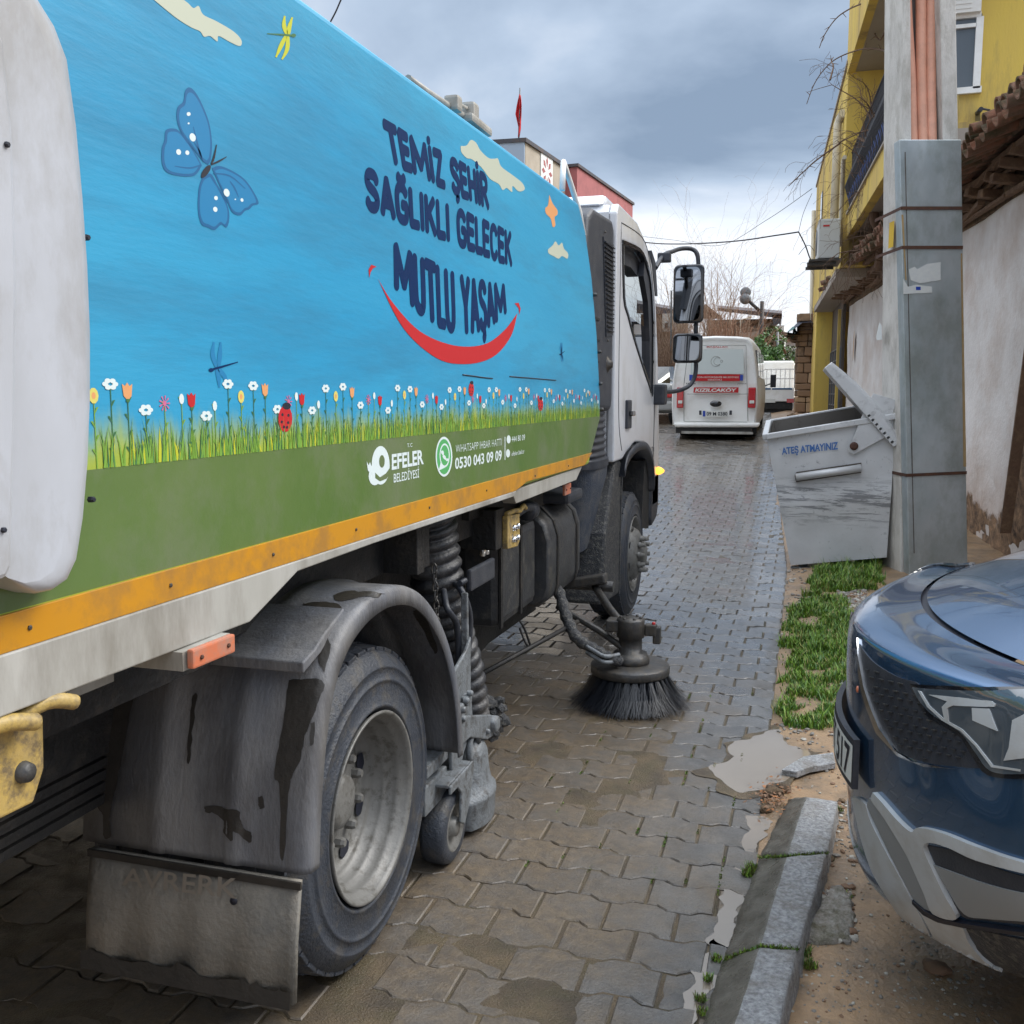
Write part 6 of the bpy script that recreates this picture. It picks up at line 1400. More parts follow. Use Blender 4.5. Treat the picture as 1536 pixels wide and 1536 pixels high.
# boards and rafters under the tiles
for i in range(46):
    s = lerp(0, LW + .2, i / 45) + rb.uniform(-.08, .08); qq = MB(); z = 3.52 + rb.uniform(-.03, .05)
    o1 = rb.uniform(.22, .42); qq.cbox(wpt(s, z + .01, o1 / 2 - .2), (.09 * rb.uniform(.6, 1.3), o1 + .4, .08), .01, Matrix.Rotation(math.atan2(ed.y, ed.x) + math.pi + rb.uniform(-.25, .25) + math.pi, 3, 'Z') @ Matrix.Rotation(rb.uniform(.05, .3), 3, 'X'))
    qq.build('rafter', M['timber'], WH)
for k in range(44):
    s = rb.uniform(0, LW); L_ = rb.uniform(.8, 2.6); z = rb.uniform(3.42, 3.78); o1 = rb.uniform(.05, .42) * (z - 3.3) * 1.6
    q.cbox(wpt(s, z, o1), (L_, rb.uniform(.03, .10), rb.uniform(.03, .055)), .005, Matrix.Rotation(math.atan2(ed.y, ed.x) + rb.uniform(-.06, .06), 3, 'Z') @ Matrix.Rotation(rb.uniform(-.05, .05), 3, 'Y'))
q.build('eave_boards', M['timber'], WH)
q = MB(); q.hexa([wpt(-.2, 3.42, .02), wpt(LW, 3.42, .02), wpt(LW, 3.42, -.05), wpt(-.2, 3.42, -.05)], [wpt(-.2, 4.02, .04), wpt(LW, 4.02, .04), wpt(LW, 4.02, -.03), wpt(-.2, 4.02, -.03)]); q.build('wall_plate', M['rubble'], WH)
q = MB()
def rtile(s, z, o, up_, L_=.42, r=.085, mi=0, jit=True):
    """half-round clay tile lying down the slope, open end to the street"""
    j = (lambda a: rb.uniform(-a, a)) if jit else (lambda a: 0)
    dirv = (en * -1 + Vector((0, 0, .30 + j(.07))) + ed * j(.10)).normalized(); side = ed; nup = dirv.cross(side).normalized()
    if nup.z < 0: nup = -nup
    base = wpt(s + j(.02), z + j(.018), o + j(.04)); rows = []; n = 8
    for (a, rr, th) in ((0, r, 0), (L_, r * .82, 0)):
        row = []
        for k in range(n + 1):
            t = math.pi * k / n; row.append(base + dirv * a + side * rr * math.cos(t) + nup * rr * math.sin(t) * (1 if up_ else -1))
        rows.append(row)
    rin = [[p + (base + dirv * (0 if i == 0 else L_) - p) * .20 for p in row] for i, row in enumerate(rows)]
    q.grid(rows, mi, True); q.grid(rin, mi, True); q.grid([rows[0], rin[0]], mi, False); q.add([rows[0][0], rows[1][0], rin[1][0], rin[0][0]], [(0, 1, 2, 3)], mi); q.add([rows[0][-1], rows[1][-1], rin[1][-1], rin[0][-1]], [(0, 1, 2, 3)], mi)
s = 0
while s < LW + .3:
    sag = .04 * math.sin(s * 1.3)
    rtile(s, 3.78 + sag, .60, False); rtile(s + .10, 3.84 + sag, .56, True)
    if rb.random() < .8: rtile(s + .10, 3.92 + sag, .46, True)
    rtile(s + .10, 3.97 + sag, .20, True); rtile(s, 3.91 + sag, .22, False); rtile(s + .10, 4.03 + sag, -.10, True); rtile(s + .10, 4.08 + sag, -.34, True)
    if rb.random() < .25: rtile(s + .03, 3.99 + sag, .32, True)
    s += .20
q.build('roof_tiles', M['tile'], WH)
q = MB(); q.add([wpt(-.2, 3.80, .30), wpt(LW, 3.80, .30), wpt(LW, 4.6, -2.4), wpt(-.2, 4.6, -2.4)], [(0, 1, 2, 3)]); q.build('roof_slope', M['tile'], WH, solid=.06)
q = MB(); q.add([P(1360 + 0, 1, x=1)] * 3, []) 
# faint salt and damp marks are in the plaster; a wide scar near the door
for (s, z, a, b) in ((LW - 1.2, 2.55, .08, .30), (LW - .9, 1.75, .06, .22)):
    q = MB(); q.add([wpt(s + a * math.cos(t) + .02 * noise.noise(Vector((t * 2, 0, 0))), z + b * math.sin(t), .05) for t in [k * .3927 for k in range(16)]], [tuple(range(16))]); q.build('plaster_scar', mat('scar_ochre', (0.48, 0.33, 0.22), .9), wl)
# leaning board at the near end
q = MB(); a = P(1500, 800, y=9.3); b2 = P(1543, 480, y=8.9); q.prism([a, a + RT * .10, b2 + RT * .10, b2], (0, .04, 0)); tag(q.build('leaning_board', M['timber'], bevel=.004), 'dark old board leaning against the dirty white wall above the car bonnet', 'board')

# ------------------------------------------------------------------ yellow apartment house
F0 = Vector((.49, 17.53, 0)); F1 = Vector((.10, 27.4, 0)); fd = (F1 - F0).normalized(); fn = Vector((-fd.y, fd.x, 0))
if fn.x > 0: fn = -fn
YB = thing('yellow_house', (3.5, 20.0, 0), 'tall yellow rendered apartment house with balconies and drain pipes above the tiled roof', 'house')
def fp_(s, z, o=0.0): p = F0 + fd * s + fn * o; return Vector((p.x, p.y, z))
LF = (F1 - F0).length
q = MB(); zr = 7.0
q.hexa([fp_(0, 3.75, 0), fp_(LF, 3.75, 0), fp_(LF, 3.75, -6), fp_(0, 3.75, -6)], [fp_(0, zr, 0), fp_(LF, zr, 0), fp_(LF, zr, -6), fp_(0, zr, -6)])
q.hexa([fp_(LF - 2.2, -.2, -.01), fp_(LF, -.2, -.01), fp_(LF, -.2, -6), fp_(LF - 2.2, -.2, -6)], [fp_(LF - 2.2, 3.745, -.01), fp_(LF, 3.745, -.01), fp_(LF, 3.745, -6), fp_(LF - 2.2, 3.745, -6)])
# set back part behind balconies and gable facing the camera
q.hexa([Vector((1.55, 12.4, .2)), fp_(-.01, .2, -1.15), fp_(-.01, .2, -6), Vector((8, 12.4, .2))], [Vector((1.55, 12.4, 9.8)), fp_(-.01, 9.8, -1.15), fp_(-.01, 9.8, -6), Vector((8, 12.4, 9.8))])
yw = q.build('wall', M['yellow_wall'], YB, bevel=.01)
q = MB(); q.hexa([fp_(.0, zr, .03), fp_(LF + .02, zr, .03), fp_(LF + .02, zr, -.3), fp_(0, zr, -.3)], [fp_(.0, zr + .05, .03), fp_(LF + .02, zr + .05, .03), fp_(LF + .02, zr + .05, -.3), fp_(0, zr + .05, -.3)]); q.build('parapet_cap', M['slab'], YB)
q = MB(); q.hexa([fp_(.3, 3.60, .05), fp_(LF - 2.2, 3.60, .05), fp_(LF - 2.2, 3.60, -1.0), fp_(.3, 3.60, -1.0)], [fp_(.3, 3.74, .05), fp_(LF - 2.2, 3.74, .05), fp_(LF - 2.2, 3.74, -1.0), fp_(.3, 3.74, -1.0)]); q.build('floor_slab', M['slab'], YB)
# balconies: outer edge runs from far end back toward the camera
def balcony(z, zt_, fa, rail):
    A = fp_(.15, z, -.10 if rail else -.01); B_ = A - fd * 6.2 ; B_ = Vector((A.x + .32, A.y - 6.2, z)); wv = Vector((1.35, 0.0, 0))
    q = MB(); q.hexa([A, B_, B_ + wv, A + wv], [p + Vector((0, 0, .16)) for p in (A, B_, B_ + wv, A + wv)]); q.build('balcony_floor', M['slab'], YB)
    q = MB(); o_ = Vector((-.02, 0, 0)); q.hexa([A + o_ - Vector((0, 0, .004)), B_ + o_ - Vector((0, .01, .004)), B_ + Vector((.10, -.01, -.004)), A + Vector((.10, 0, -.004))], [p + Vector((0, 0, fa)) for p in (A + o_, B_ + o_ - Vector((0, .01, 0)), B_ + Vector((.10, -.01, 0)), A + Vector((.10, 0, 0)))])
    q.hexa([A + Vector((.1, -.10, -.003)), A + Vector((1.3, -.10, -.003)), A + Vector((1.3, 0, -.003)), A + Vector((.1, 0, -.003))], [A + Vector((.1, -.10, fa)), A + Vector((1.3, -.10, fa)), A + Vector((1.3, 0, fa)), A + Vector((.1, 0, fa))])
    q.build('balcony_front', M['yellow_wall'], YB)
    if rail:
        q = MB(); zb = z + fa; n = 70; H_ = 1.0
        for k in range(n + 1):
            p = A.lerp(B_, k / n); p = Vector((p.x + .02, p.y, zb)); q.tube([p, p + Vector((-.05 * math.sin(.8), 0, .25)), p + Vector((-.10, 0, .45)), p + Vector((0, 0, .75)), p + Vector((0, 0, H_))], .010, 5, cap=False)
        for zz, rr in ((0.02, .018), (H_, .022), (.82, .012)): q.tube([Vector((A.x + .02, A.y, zb + zz)), Vector((B_.x + .02, B_.y, zb + zz))], rr, 6)
        q.build('balcony_railing', M['wire'], YB)
        q = MB(); A2, B2 = A.lerp(B_, .02), A.lerp(B_, .95); [q.tube([A2.lerp(B2, k / 44) + Vector((.03, 0, fa + .05)), A2.lerp(B2, k / 44) + Vector((-.03, .05, fa + .3)), A2.lerp(B2, k / 44) + Vector((.0, .12, fa + .55)), A2.lerp(B2, k / 44) + Vector((.03, .2, fa + .72))], .013, 4) for k in range(45)]; q.build('railing_screen', M['blue_rail'], YB)
        q = MB(); q.hexa([Vector((A.x - .05, A.y, zb)), Vector((B_.x - .05, B_.y, zb)), Vector((B_.x + .11, B_.y, zb)), Vector((A.x + .11, A.y, zb))], [Vector((A.x - .05, A.y, zb + .03)), Vector((B_.x - .05, B_.y, zb + .03)), Vector((B_.x + .11, B_.y, zb + .03)), Vector((A.x + .11, A.y, zb + .03))]); q.build('railing_base', M['slab'], YB)
balcony(4.22, 0, .36, True); balcony(6.86, 0, 1.5, False)
# window in gable with shutter box
GY = 12.4
gp = lambda u, v, dy=0: P(u, v, y=GY - dy)
q = MB(); a, b2 = gp(1432, 25), gp(1467, 137); q.bb((a.x, GY - .012, a.z), (b2.x, GY - .004, b2.z)); pn = q.build('window', M['window_grey'], YB)
q = MB()
for (u0, v0, u1, v1) in ((1429, 23.5, 1471, 27), (1429, 134, 1471, 140), (1464, 27.3, 1469, 133.7), (1429, 40, 1463.8, 42)):
    a, b2 = gp(u0, v0), gp(u1, v1); q.bb((a.x, GY - .05, b2.z), (b2.x, GY - .002, a.z))
q.build('window_frame', M['van_white'], pn); q = MB(); a, b2 = gp(1429, -30), gp(1469, 22); q.bb((a.x, GY - .12, b2.z), (b2.x, GY - .002, a.z))
for k in range(8): z = lerp(a.z, b2.z, k / 8); q.bb((a.x + .0, GY - .127, z - .012), (b2.x - .10, GY - .119, z))
q.build('shutter_box', M['van_white'], YB)
q = MB(); a, b2 = gp(1428, 188), gp(1600, 197); q.bb((a.x, GY - .10, b2.z), (b2.x, GY + .02, a.z)); q.build('cornice', M['yellow_wall'], YB)
q = MB(); a, b2 = gp(1434, 197), gp(1456, 262); q.bb((a.x, GY - .02, b2.z), (b2.x, GY - .003, a.z)); q.build('lower_window', mat('dark_recess', (.14, .10, .06), .8), YB)
q = MB(); c = gp(1466, 170); q.tube([c, c + Vector((0, -.25, -.02))], .025, 8); q.tube([c + Vector((0, -.2, .0)), c + Vector((.10, -.2, -.03))], .012, 6); q.build('spout', M['black_plastic'], YB)
q = MB(); q.add([gp(1466 + 3.5 * a_ + 2 * noise.noise(Vector((b_ * .4, 0, 0))), 168 + b_, .006) for a_, b_ in [(-1, 0), (1, 0), (1.4, 10), (1.1, 22), (1.6, 30), (-1.6, 30), (-1.2, 20), (-1.0, 8)]], [tuple(range(8))]); q.build('damp_stain', mat('damp', (.16, .13, .06), .95), YB)
# ground floor doors, recessed
q = MB(); s0, s1 = LF - 5.6, LF - 2.25
q.hexa([fp_(s0, .2, -.38), fp_(s1, .2, -.38), fp_(s1, .2, -.44), fp_(s0, .2, -.44)], [fp_(s0, 3.6, -.38), fp_(s1, 3.6, -.38), fp_(s1, 3.6, -.44), fp_(s0, 3.6, -.44)]); q.build('shop_door', M['door_brown'], YB)
q = MB()
for k in range(5): s_ = lerp(s0 + .1, s1 - .1, k / 4); q.hexa([fp_(s_ - .03, .5, -.35), fp_(s_ + .03, .5, -.35), fp_(s_ + .03, .5, -.38), fp_(s_ - .03, .5, -.38)], [fp_(s_ - .03, 2.6, -.35), fp_(s_ + .03, 2.6, -.35), fp_(s_ + .03, 2.6, -.38), fp_(s_ - .03, 2.6, -.38)])
for k in range(9): z_ = .6 + k * .25; q.hexa([fp_(s0 + .1, z_, -.36), fp_(s1 - .1, z_, -.36), fp_(s1 - .1, z_, -.378), fp_(s0 + .1, z_, -.378)], [fp_(s0 + .1, z_ + .03, -.36), fp_(s1 - .1, z_ + .03, -.36), fp_(s1 - .1, z_ + .03, -.378), fp_(s0 + .1, z_ + .03, -.378)])
q.build('door_grille', M['door_grey'], YB)
q = MB(); q.hexa([fp_(s0 + .2, .2, -.30), fp_(s0 + .32, .2, -.30), fp_(s0 + .32, .2, -.36), fp_(s0 + .2, .2, -.36)], [fp_(s0 + .2, 3.4, -.30), fp_(s0 + .32, 3.4, -.30), fp_(s0 + .32, 3.4, -.36), fp_(s0 + .2, 3.4, -.36)]); q.build('door_post', M['yellow_wall'], YB)
# pipes, air conditioner
def fz(u, v):  # point on facade plane
    r = ray(u, v); n_ = fn; t = (F0 - O).dot(n_) / r.dot(n_); return O + r * t
def fs_(u, v): return (fz(u, v) - F0).dot(fd), fz(u, v).z
q = MB(); q.tube([fp_(LF - .05, 0.9, .08), fp_(LF - .05, 3.4, .08), fp_(LF - .05, 3.55, .02), fp_(LF - .05, 6.4, .06)], .055, 10); q.build('drain_pipe', M['pvc'], YB)
s_, z1 = fs_(1265, 177); _, z0 = fs_(1265, 345)
q = MB(); q.tube([fp_(s_, z0, .09), fp_(s_, z1 - .1, .09), fp_(s_, z1, .05), fp_(s_ - .3, z1, .03)], .07, 10); q.build('drain_pipe', M['pvc'], YB)
s2, z2 = fs_(1271, 240)
q = MB(); q.tube([fp_(s2, z0 - .3, .06), fp_(s2, z2, .06), fp_(s2 - .12, z2 + .02, .05)], .035, 8); q.build('drain_pipe', M['pvc'], YB)
s3, z3 = fs_(1264, 392)
q = MB(); c = fp_(s3 + .1, z3 + .33, .24); rot = Matrix.Rotation(math.atan2(fd.y, fd.x) - math.pi / 2, 3, 'Z'); q.cbox(c, (.34, .80, .62), .02, rot)
ac = q.build('air_conditioner', mat('ac_white', (.52, .54, .53), .5), YB)
q = MB(); fc = c + rot @ Vector((-.172, .08, 0)); q.lathe([(.22, -.004), (.22, -.008), (.05, -.008), (.04, -.012), (0, -.012)], fc, (rot @ Vector((1, 0, 0)), rot @ Vector((0, 1, 0)), Vector((0, 0, 1))), 24); q.build('fan_grille', M['galv'], ac)
q = MB(); q.box(c + rot @ Vector((-.05, -.403, .20)), (.10, .004, .03), rot); q.build('unit_label', M['red_lens'], ac)
q = MB(); q.box(c + rot @ Vector((-.05, 0, -.335)), (.50, .85, .03), rot); q.box(c + rot @ Vector((-.1, .3, -.38)), (.45, .03, .05), rot); q.box(c + rot @ Vector((-.1, -.3, -.38)), (.45, .03, .05), rot); q.build('unit_shelf', M['steel'], ac)
q = MB()
for (u, v, w_, h_) in ((1251, 262, .3, .35), (1233, 310, .3, .3), (1232, 372, .35, .4)):
    s_, z_ = fs_(u, v); q.hexa([fp_(s_ - w_, z_ - h_, .02), fp_(s_ + w_, z_ - h_, .02), fp_(s_ + w_, z_ - h_, .003), fp_(s_ - w_, z_ - h_, .003)], [fp_(s_ - w_, z_ + h_, .02), fp_(s_ + w_, z_ + h_, .02), fp_(s_ + w_, z_ + h_, .003), fp_(s_ - w_, z_ + h_, .003)])
q.build('small_window', M['glass_dark'], YB)

# bare climber on the balcony
VN = thing('bare_climber', (1.0, 15.0, 3.9), 'leafless climbing vine hanging over the balcony of the yellow house', 'vine')
q = MB(); rv = random.Random(14)
def twig(p, d, L_, r, depth, droop=.25, spread=.7, jit=.22):
    pts = [p.copy()]; rr = [r]; n = 7
    for i in range(n):
        d = (d + Vector((rv.gauss(0, jit), rv.gauss(0, jit), rv.gauss(0, jit))) + Vector((0, 0, -droop * i / n))).normalized(); p = p + d * L_ / n; pts.append(p.copy()); rr.append(max(.0022, r * (1 - .75 * (i + 1) / n)))
        if depth > 0 and rv.random() < .55:
            d2 = (d + Vector((rv.gauss(0, spread), rv.gauss(0, spread), rv.gauss(0, spread)))).normalized(); twig(p, d2, L_ * rv.uniform(.35, .7), rr[-1] * .6, depth - 1, droop, spread)
    q.tube(pts, rr, 4, cap=False)
trk = [P(1318, 400, y=16.2), P(1322, 355, y=15.6), P(1312, 330, y=15.4), P(1311, 290, y=15.2), P(1315, 250, y=15.0), P(1318, 205, y=14.9), P(1320, 190, y=14.8)]
q.tube(spline(trk, 6), [.07, ] * 20 + [.05] * 17, 8)
for k in range(34):
    b0 = trk[rv.randrange(1, 7)]; twig(b0 + Vector((rv.uniform(-.1, .1), rv.uniform(-.3, .6), rv.uniform(-.2, .2))), Vector((rv.uniform(-.22, .1), rv.uniform(-.2, 1), rv.uniform(-.3, .8))).normalized(), rv.uniform(.7, 1.5), .012, 2, .4, .45)
for pts in ([(1330, 78), (1322, 75), (1297, 73), (1262, 84), (1240, 100), (1222, 125), (1210, 156)], [(1318, -12), (1300, 2), (1275, 13), (1254, 28), (1237, 52), (1229, 72)], [(1260, 215), (1225, 240), (1205, 258), (1183, 279)], [(1330, 40), (1320, 60), (1308, 45), (1296, 43)], [(1245, 120), (1250, 100), (1247, 92), (1250, 86)]):
    L_ = spline([P(u, v, y=15.0 + .5 * i) for i, (u, v) in enumerate(pts)], 6); q.tube(L_, [lerp(.014, .006, i / len(L_)) for i in range(len(L_))], 5, cap=False)
    for i in range(3, len(L_) - 1, 3):
        d = Vector((rv.gauss(0, 1), 0, rv.gauss(0, 1))).normalized(); q.tube([L_[i], L_[i] + d * .09], [.006, .003], 4, cap=False)
q.build('branches', M['twig'], VN, recalc=False)
# ------------------------------------------------------------------ parked minibus
V = thing('minibus', (-1.75, 22.3, g(22)), 'white minibus with red taillights and a red destination sign seen from behind', 'minibus')
VY = 20.0; vx0, vx1 = -2.60, -.93; zb, zt2 = .98, 2.76
q = MB(); rows = []
def vsec(y, sx, z0, z1, tuck=0.0):
    cx_ = (vx0 + vx1) / 2; h = (vx1 - vx0) / 2 * sx; pts = []
    L_ = [(-1.0, 0), (-1.03, .25), (-1.02, .45), (-.985, .62), (-.93, .80), (-.88, .92), (-.78, .985), (-.5, 1.0), (0, 1.01), (.5, 1.0), (.78, .985), (.88, .92), (.93, .80), (.985, .62), (1.02, .45), (1.03, .25), (1.0, 0)]
    return [Vector((cx_ + a * h, y, lerp(z0, z1, b))) for a, b in L_]
vs_ = [(VY + .06, .93, zb + .03, zt2 - .10), (VY + .01, .965, zb + .01, zt2 - .05), (VY + .05, .99, zb, zt2 - .02), (VY + .16, 1.0, zb, zt2), (VY + 1.5, 1.0, zb, zt2 + .02), (VY + 3.4, 1.0, zb + .1, zt2 + .0), (VY + 4.0, .99, zb + .15, zt2 - .10), (VY + 4.6, .95, zb + .2, zt2 - .9), (VY + 5.1, .9, zb + .2, zt2 - 1.15)]
rows = [vsec(*a) for a in vs_]; q.grid(rows, 0, True); q.add(rows[0], [tuple(range(17))]); q.add(rows[-1], [tuple(range(17))[::-1]])
for r_ in (rows,): q.grid([[r[0] for r in rows], [r[-1] for r in rows]], 0, False)
vb_ = q.build('body', M['van_white'], V)
vf = lambda u, v, lay=0.0: P(u, v, y=VY - .0 - lay)
def vpoly(L, m, name, th=.012, lay=.004, bev=0, par=None):
    q = MB(); q.prism([vf(u, v, lay) for u, v in L], (0, -th, 0)); return q.build(name, m, par or V, bevel=bev)
q = MB(); q.hexa([vf(1013, 641, .03), vf(1138, 641, .03), vf(1138, 641, -.2), vf(1013, 641, -.2)], [vf(1010, 634, .03), vf(1141, 634, .03), vf(1141, 634, -.2), vf(1010, 634, -.2)]); q.build('rear_bumper', M['van_white'], V, bevel=.04, seg=3)
vpoly([(1057, 524), (1115, 524), (1116, 561), (1057, 561), (1036, 561), (1037, 524)], M['van_window'], 'rear_window', .006, .012)
q = MB()
for a, b2 in (((1033, 518), (1119, 518)), ((1033, 518), (1026, 575)), ((1119, 518), (1122, 632)), ((1026, 575), (1026, 632)), ((1026, 632), (1121, 633)), ((1031, 591), (1122, 591))): q.tube([vf(*a, .014), vf(*b2, .014)], .007, 5)
q.build('door_seam', mat('seam_grey', (.30, .31, .30), .6), vb_)
for (u0, u1) in ((1015.5, 1025), (1122.5, 1133)):
    q = MB(); a, b2 = vf(u0, 581, .012), vf(u1, 612, .012); q.cbox((a + b2) / 2, (abs(b2.x - a.x), .05, abs(a.z - b2.z)), .02); tl_ = q.build('taillight', M['red_lens'], V)
    q = MB(); c = vf((u0 + u1) / 2, 603, .045); q.cbox(c, (abs(b2.x - a.x) * .62, .012, .06), .005); q.build('reverse_lens', M['plate'], tl_)
vpoly([(1041, 581), (1108, 581), (1107.5, 589), (1040, 589)], M['red_ink'], 'destination_sign', .006, .016)
q = MB(); put_text(q, 'KIZILCAKÖY', vf(1044, 582.3, .024), vf(1105, 582.3, .024), vf(1042.5, 587.8, .024), vf(1104, 587.8, .024), 0, 0, .04); q.build('sign_lettering', M['plate'], V)
q = MB(); q.prism([vf(u, v, .020) for u, v in [(1041, 561.5), (1110, 561.5), (1110, 571.5), (1041, 571.5)]], (0, -.003, 0)); q.build('red_banner', M['red_ink'], V)
q = MB(); put_text(q, 'AYDIN BÜYÜKŞEHİR BELEDİYESİ', vf(1042, 564.5, .026), vf(1108, 564.5, .026), vf(1042, 567, .026), vf(1108, 567, .026)); put_text(q, 'DENETİMLİ', vf(1062, 568.5, .026), vf(1083, 568.5, .026), vf(1062, 571, .026), vf(1083, 571, .026)); q.build('banner_lettering', M['plate'], V)
q = MB()
for u in (1036.5, 1112): q.prism([vf(a, b2, .020) for a, b2 in [(u - 2.5, 562), (u + 2.5, 562), (u + 2.5, 571), (u - 2.5, 571)]], (0, -.003, 0))
q.build('blue_emblem', M['plate_blue'], V)
q = MB(); put_text(q, 'MAŞALLAH', vf(1060, 519, .016), vf(1091, 519, .016), vf(1060, 521.5, .016), vf(1091, 521.5, .016), 0, 0, .03); q.build('roof_lettering', M['red_ink'], V)
q = MB(); c = vf(1074, 542, .02)
def arcp(r, a0, a1, cx_, n=14): return [Vector((c.x + cx_ + r * math.cos(a0 + (a1 - a0) * k / n), c.y, c.z + r * math.sin(a0 + (a1 - a0) * k / n))) for k in range(n + 1)]
q.tube(arcp(.10, .6, 5.68, 0), .004, 4); q.tube(arcp(.075, .8, 5.4, .03), .004, 4); q.tube(arcp(.022, 0, 6.28, .11), .004, 4); q.build('window_drawing', mat('seam_grey', (.3, .31, .3), .6), V)
q = MB(); put_text(q, 'KARSAN', vf(1029, 574, .014), vf(1043, 574, .014), vf(1029, 576.5, .014), vf(1043, 576.5, .014), 0, 0, .03); put_text(q, 'J10 Premier', vf(1106, 574, .014), vf(1120, 574, .014), vf(1106, 576.3, .014), vf(1120, 576.3, .014)); q.build('maker_lettering', M['black_ink'], V)
q = MB(); c = vf(1073.5, 605.5, .012); q.lathe([(1.0, 0), (.95, -.02), (0, -.02)], c, (Vector((0, 1, 0)), Vector((.118, 0, 0)), Vector((0, 0, .064))), 24); em = q.build('oval_emblem', M['black_gloss'], V)
q = MB(); q.prism([vf(u, v, .012) for u, v in [(1054, 616), (1092, 616), (1092, 625), (1054, 625)]], (0, -.015, 0)); pl_ = q.build('number_plate', M['plate'], V)
q = MB(); q.prism([vf(u, v, .028) for u, v in [(1054.3, 616.3), (1058, 616.3), (1058, 624.7), (1054.3, 624.7)]], (0, -.002, 0)); q.build('plate_band', M['plate_blue'], pl_)
q = MB(); put_text(q, '09 M 0380', vf(1060, 617.6, .031), vf(1091, 617.6, .031), vf(1060, 623.4, .031), vf(1091, 623.4, .031), 0, 0, .02); q.build('plate_lettering', M['black_ink'], pl_)
q = MB()
for u in (1050.5, 1096): q.cbox(vf(u, 619, .02), (.05, .03, .09), .01)
q.build('plate_lamp', M['black_plastic'], V)
q = MB(); q.bb((vx0 + .08, VY + .02, zb - .16), (vx1 - .08, VY + 4.6, zb + .04)); q.build('underbody', M['chassis'], V)
q = MB(); q.bb((vx0 + .2, VY - .02, zb - .17), (vx1 - .05, VY + .02, zb - .12)); q.build('underrun_bar', M['cream_paint'], V)
for x in (vx0 + .16, vx1 - .12):
    for y in (VY + .9, VY + 3.9):
        q = MB(); q.lathe([(.0, .1), (.2, .1), (.33, .09), (.34, .05), (.34, -.05), (.33, -.09), (.2, -.1), (0, -.1)], (x, y, g(y) + .33), 'X', 24); wv_ = q.build('wheel', M['rubber'], V); q = MB(); q.lathe([(.19, .102), (.12, .09), (0, .09)], (x, y, g(y) + .33), 'X', 20); q.build('wheel_hub', M['rim'], wv_)
        if y < VY + 1: q = MB(); q.bb((x - .12, VY + .45, g(y) + .05), (x + .12, VY + .47, g(y) + .45)); q.build('mud_flap', M['black_plastic'], V)
q = MB(); 
for s in (1,):
    for (y0, y1) in ((VY + .5, VY + 1.4), (VY + 1.6, VY + 2.5), (VY + 2.7, VY + 3.6)): q.add([Vector((vx1 - .012, y0, 1.95)), Vector((vx1 - .012, y1, 1.95)), Vector((vx1 - .06, y1, 2.50)), Vector((vx1 - .06, y0, 2.50))], [(0, 1, 2, 3)])
q.build('side_window', M['glass_dark'], V, solid=.04)
q = MB(); q.cbox((vx1 + .19, VY + 3.9, 1.92), (.13, .07, .30), .02); q.tube([(vx1 + .14, VY + 3.9, 1.86), (vx1 - .02, VY + 3.95, 1.80)], .015, 6); q.build('wing_mirror', M['black_plastic'], V)

# ------------------------------------------------------------------ pickup lorry further up
K = thing('pickup_lorry', (-1.2, 31, g(30)), 'white flatbed lorry with barred tailboard parked beyond the minibus', 'lorry')
KY = 29.0; kf = lambda u, v, l=0.0: P(u, v, y=KY - l); a, b2 = kf(1108, 602), kf(1192, 553)
q = MB(); q.bb((a.x, KY, a.z), (b2.x, KY + 2.6, lerp(a.z, b2.z, .42))); bed = q.build('load_bed', M['van_white'], K, bevel=.01)
q = MB(); z0, z1 = lerp(a.z, b2.z, .42), b2.z
for k in range(13): x = lerp(a.x, b2.x, k / 12); q.bb((x - .012, KY, z0), (x + .012, KY + .03, z1 - .02))
for z in (z1 - .03, lerp(z0, z1, .45)): q.bb((a.x, KY - .005, z), (b2.x, KY + .035, z + .03))
for x in (a.x, b2.x - .03): q.bb((x, KY + .04, z1 - .03), (x + .03, KY + 2.6, z1))
q.build('bed_rails', M['van_white'], K)
q = MB()
for (u0, u1) in ((1140, 1156), (1158, 1188)): p0, p1 = kf(u0, 584.5, .003), kf(u1, 582, .003); q.bb((p0.x, KY - .008, p0.z), (p1.x, KY - .002, p1.z))
q.build('blue_band', mat('band_blue', (.03, .10, .2), .5), bed)
q = MB(); q.bb((a.x + .05, KY + .05, a.z - .32), (b2.x - .03, KY + 4.6, a.z - .02)); q.bb((a.x + .02, KY, a.z - .22), (b2.x - .02, KY + .05, a.z - .06)); q.build('chassis', M['chassis'], K)
q = MB(); p0, p1 = kf(1146, 598.5, .01), kf(1163, 604, .01); q.bb((p0.x, KY - .02, p1.z), (p1.x, KY - .005, p0.z)); q.build('number_plate', M['plate'], K)
q = MB(); p0, p1 = kf(1180, 598, .01), kf(1191, 604, .01); q.bb((p0.x, KY - .02, p1.z), (p1.x, KY - .005, p0.z)); q.build('taillight', M['red_lens'], K)
for x in (a.x + .22, b2.x - .22):
    for y in (KY + .8, KY + 4.2): q = MB(); q.lathe([(0, .1), (.28, .1), (.33, .06), (.33, -.06), (.28, -.1), (0, -.1)], (x, y, g(y) + .32), 'X', 20); q.build('wheel', M['rubber'], K)
q = MB(); q.prism([Vector((b2.x - .05, y, z)) for y, z in [(KY + 2.9, a.z), (KY + 2.9, a.z + 1.25), (KY + 4.2, a.z + 1.25), (KY + 4.8, a.z + .6), (KY + 5.0, a.z - .1), (KY + 2.9, a.z - .2)]], (-1.6, 0, 0)); cbk = q.build('cab', M['van_white'], K, bevel=.06)
q = MB(); q.prism([Vector((b2.x - .045, y, z)) for y, z in [(KY + 3.2, a.z + .6), (KY + 3.2, a.z + 1.12), (KY + 4.1, a.z + 1.12), (KY + 4.5, a.z + .6)]], (-.02, 0, 0)); q.build('window', M['glass_dark'], cbk)

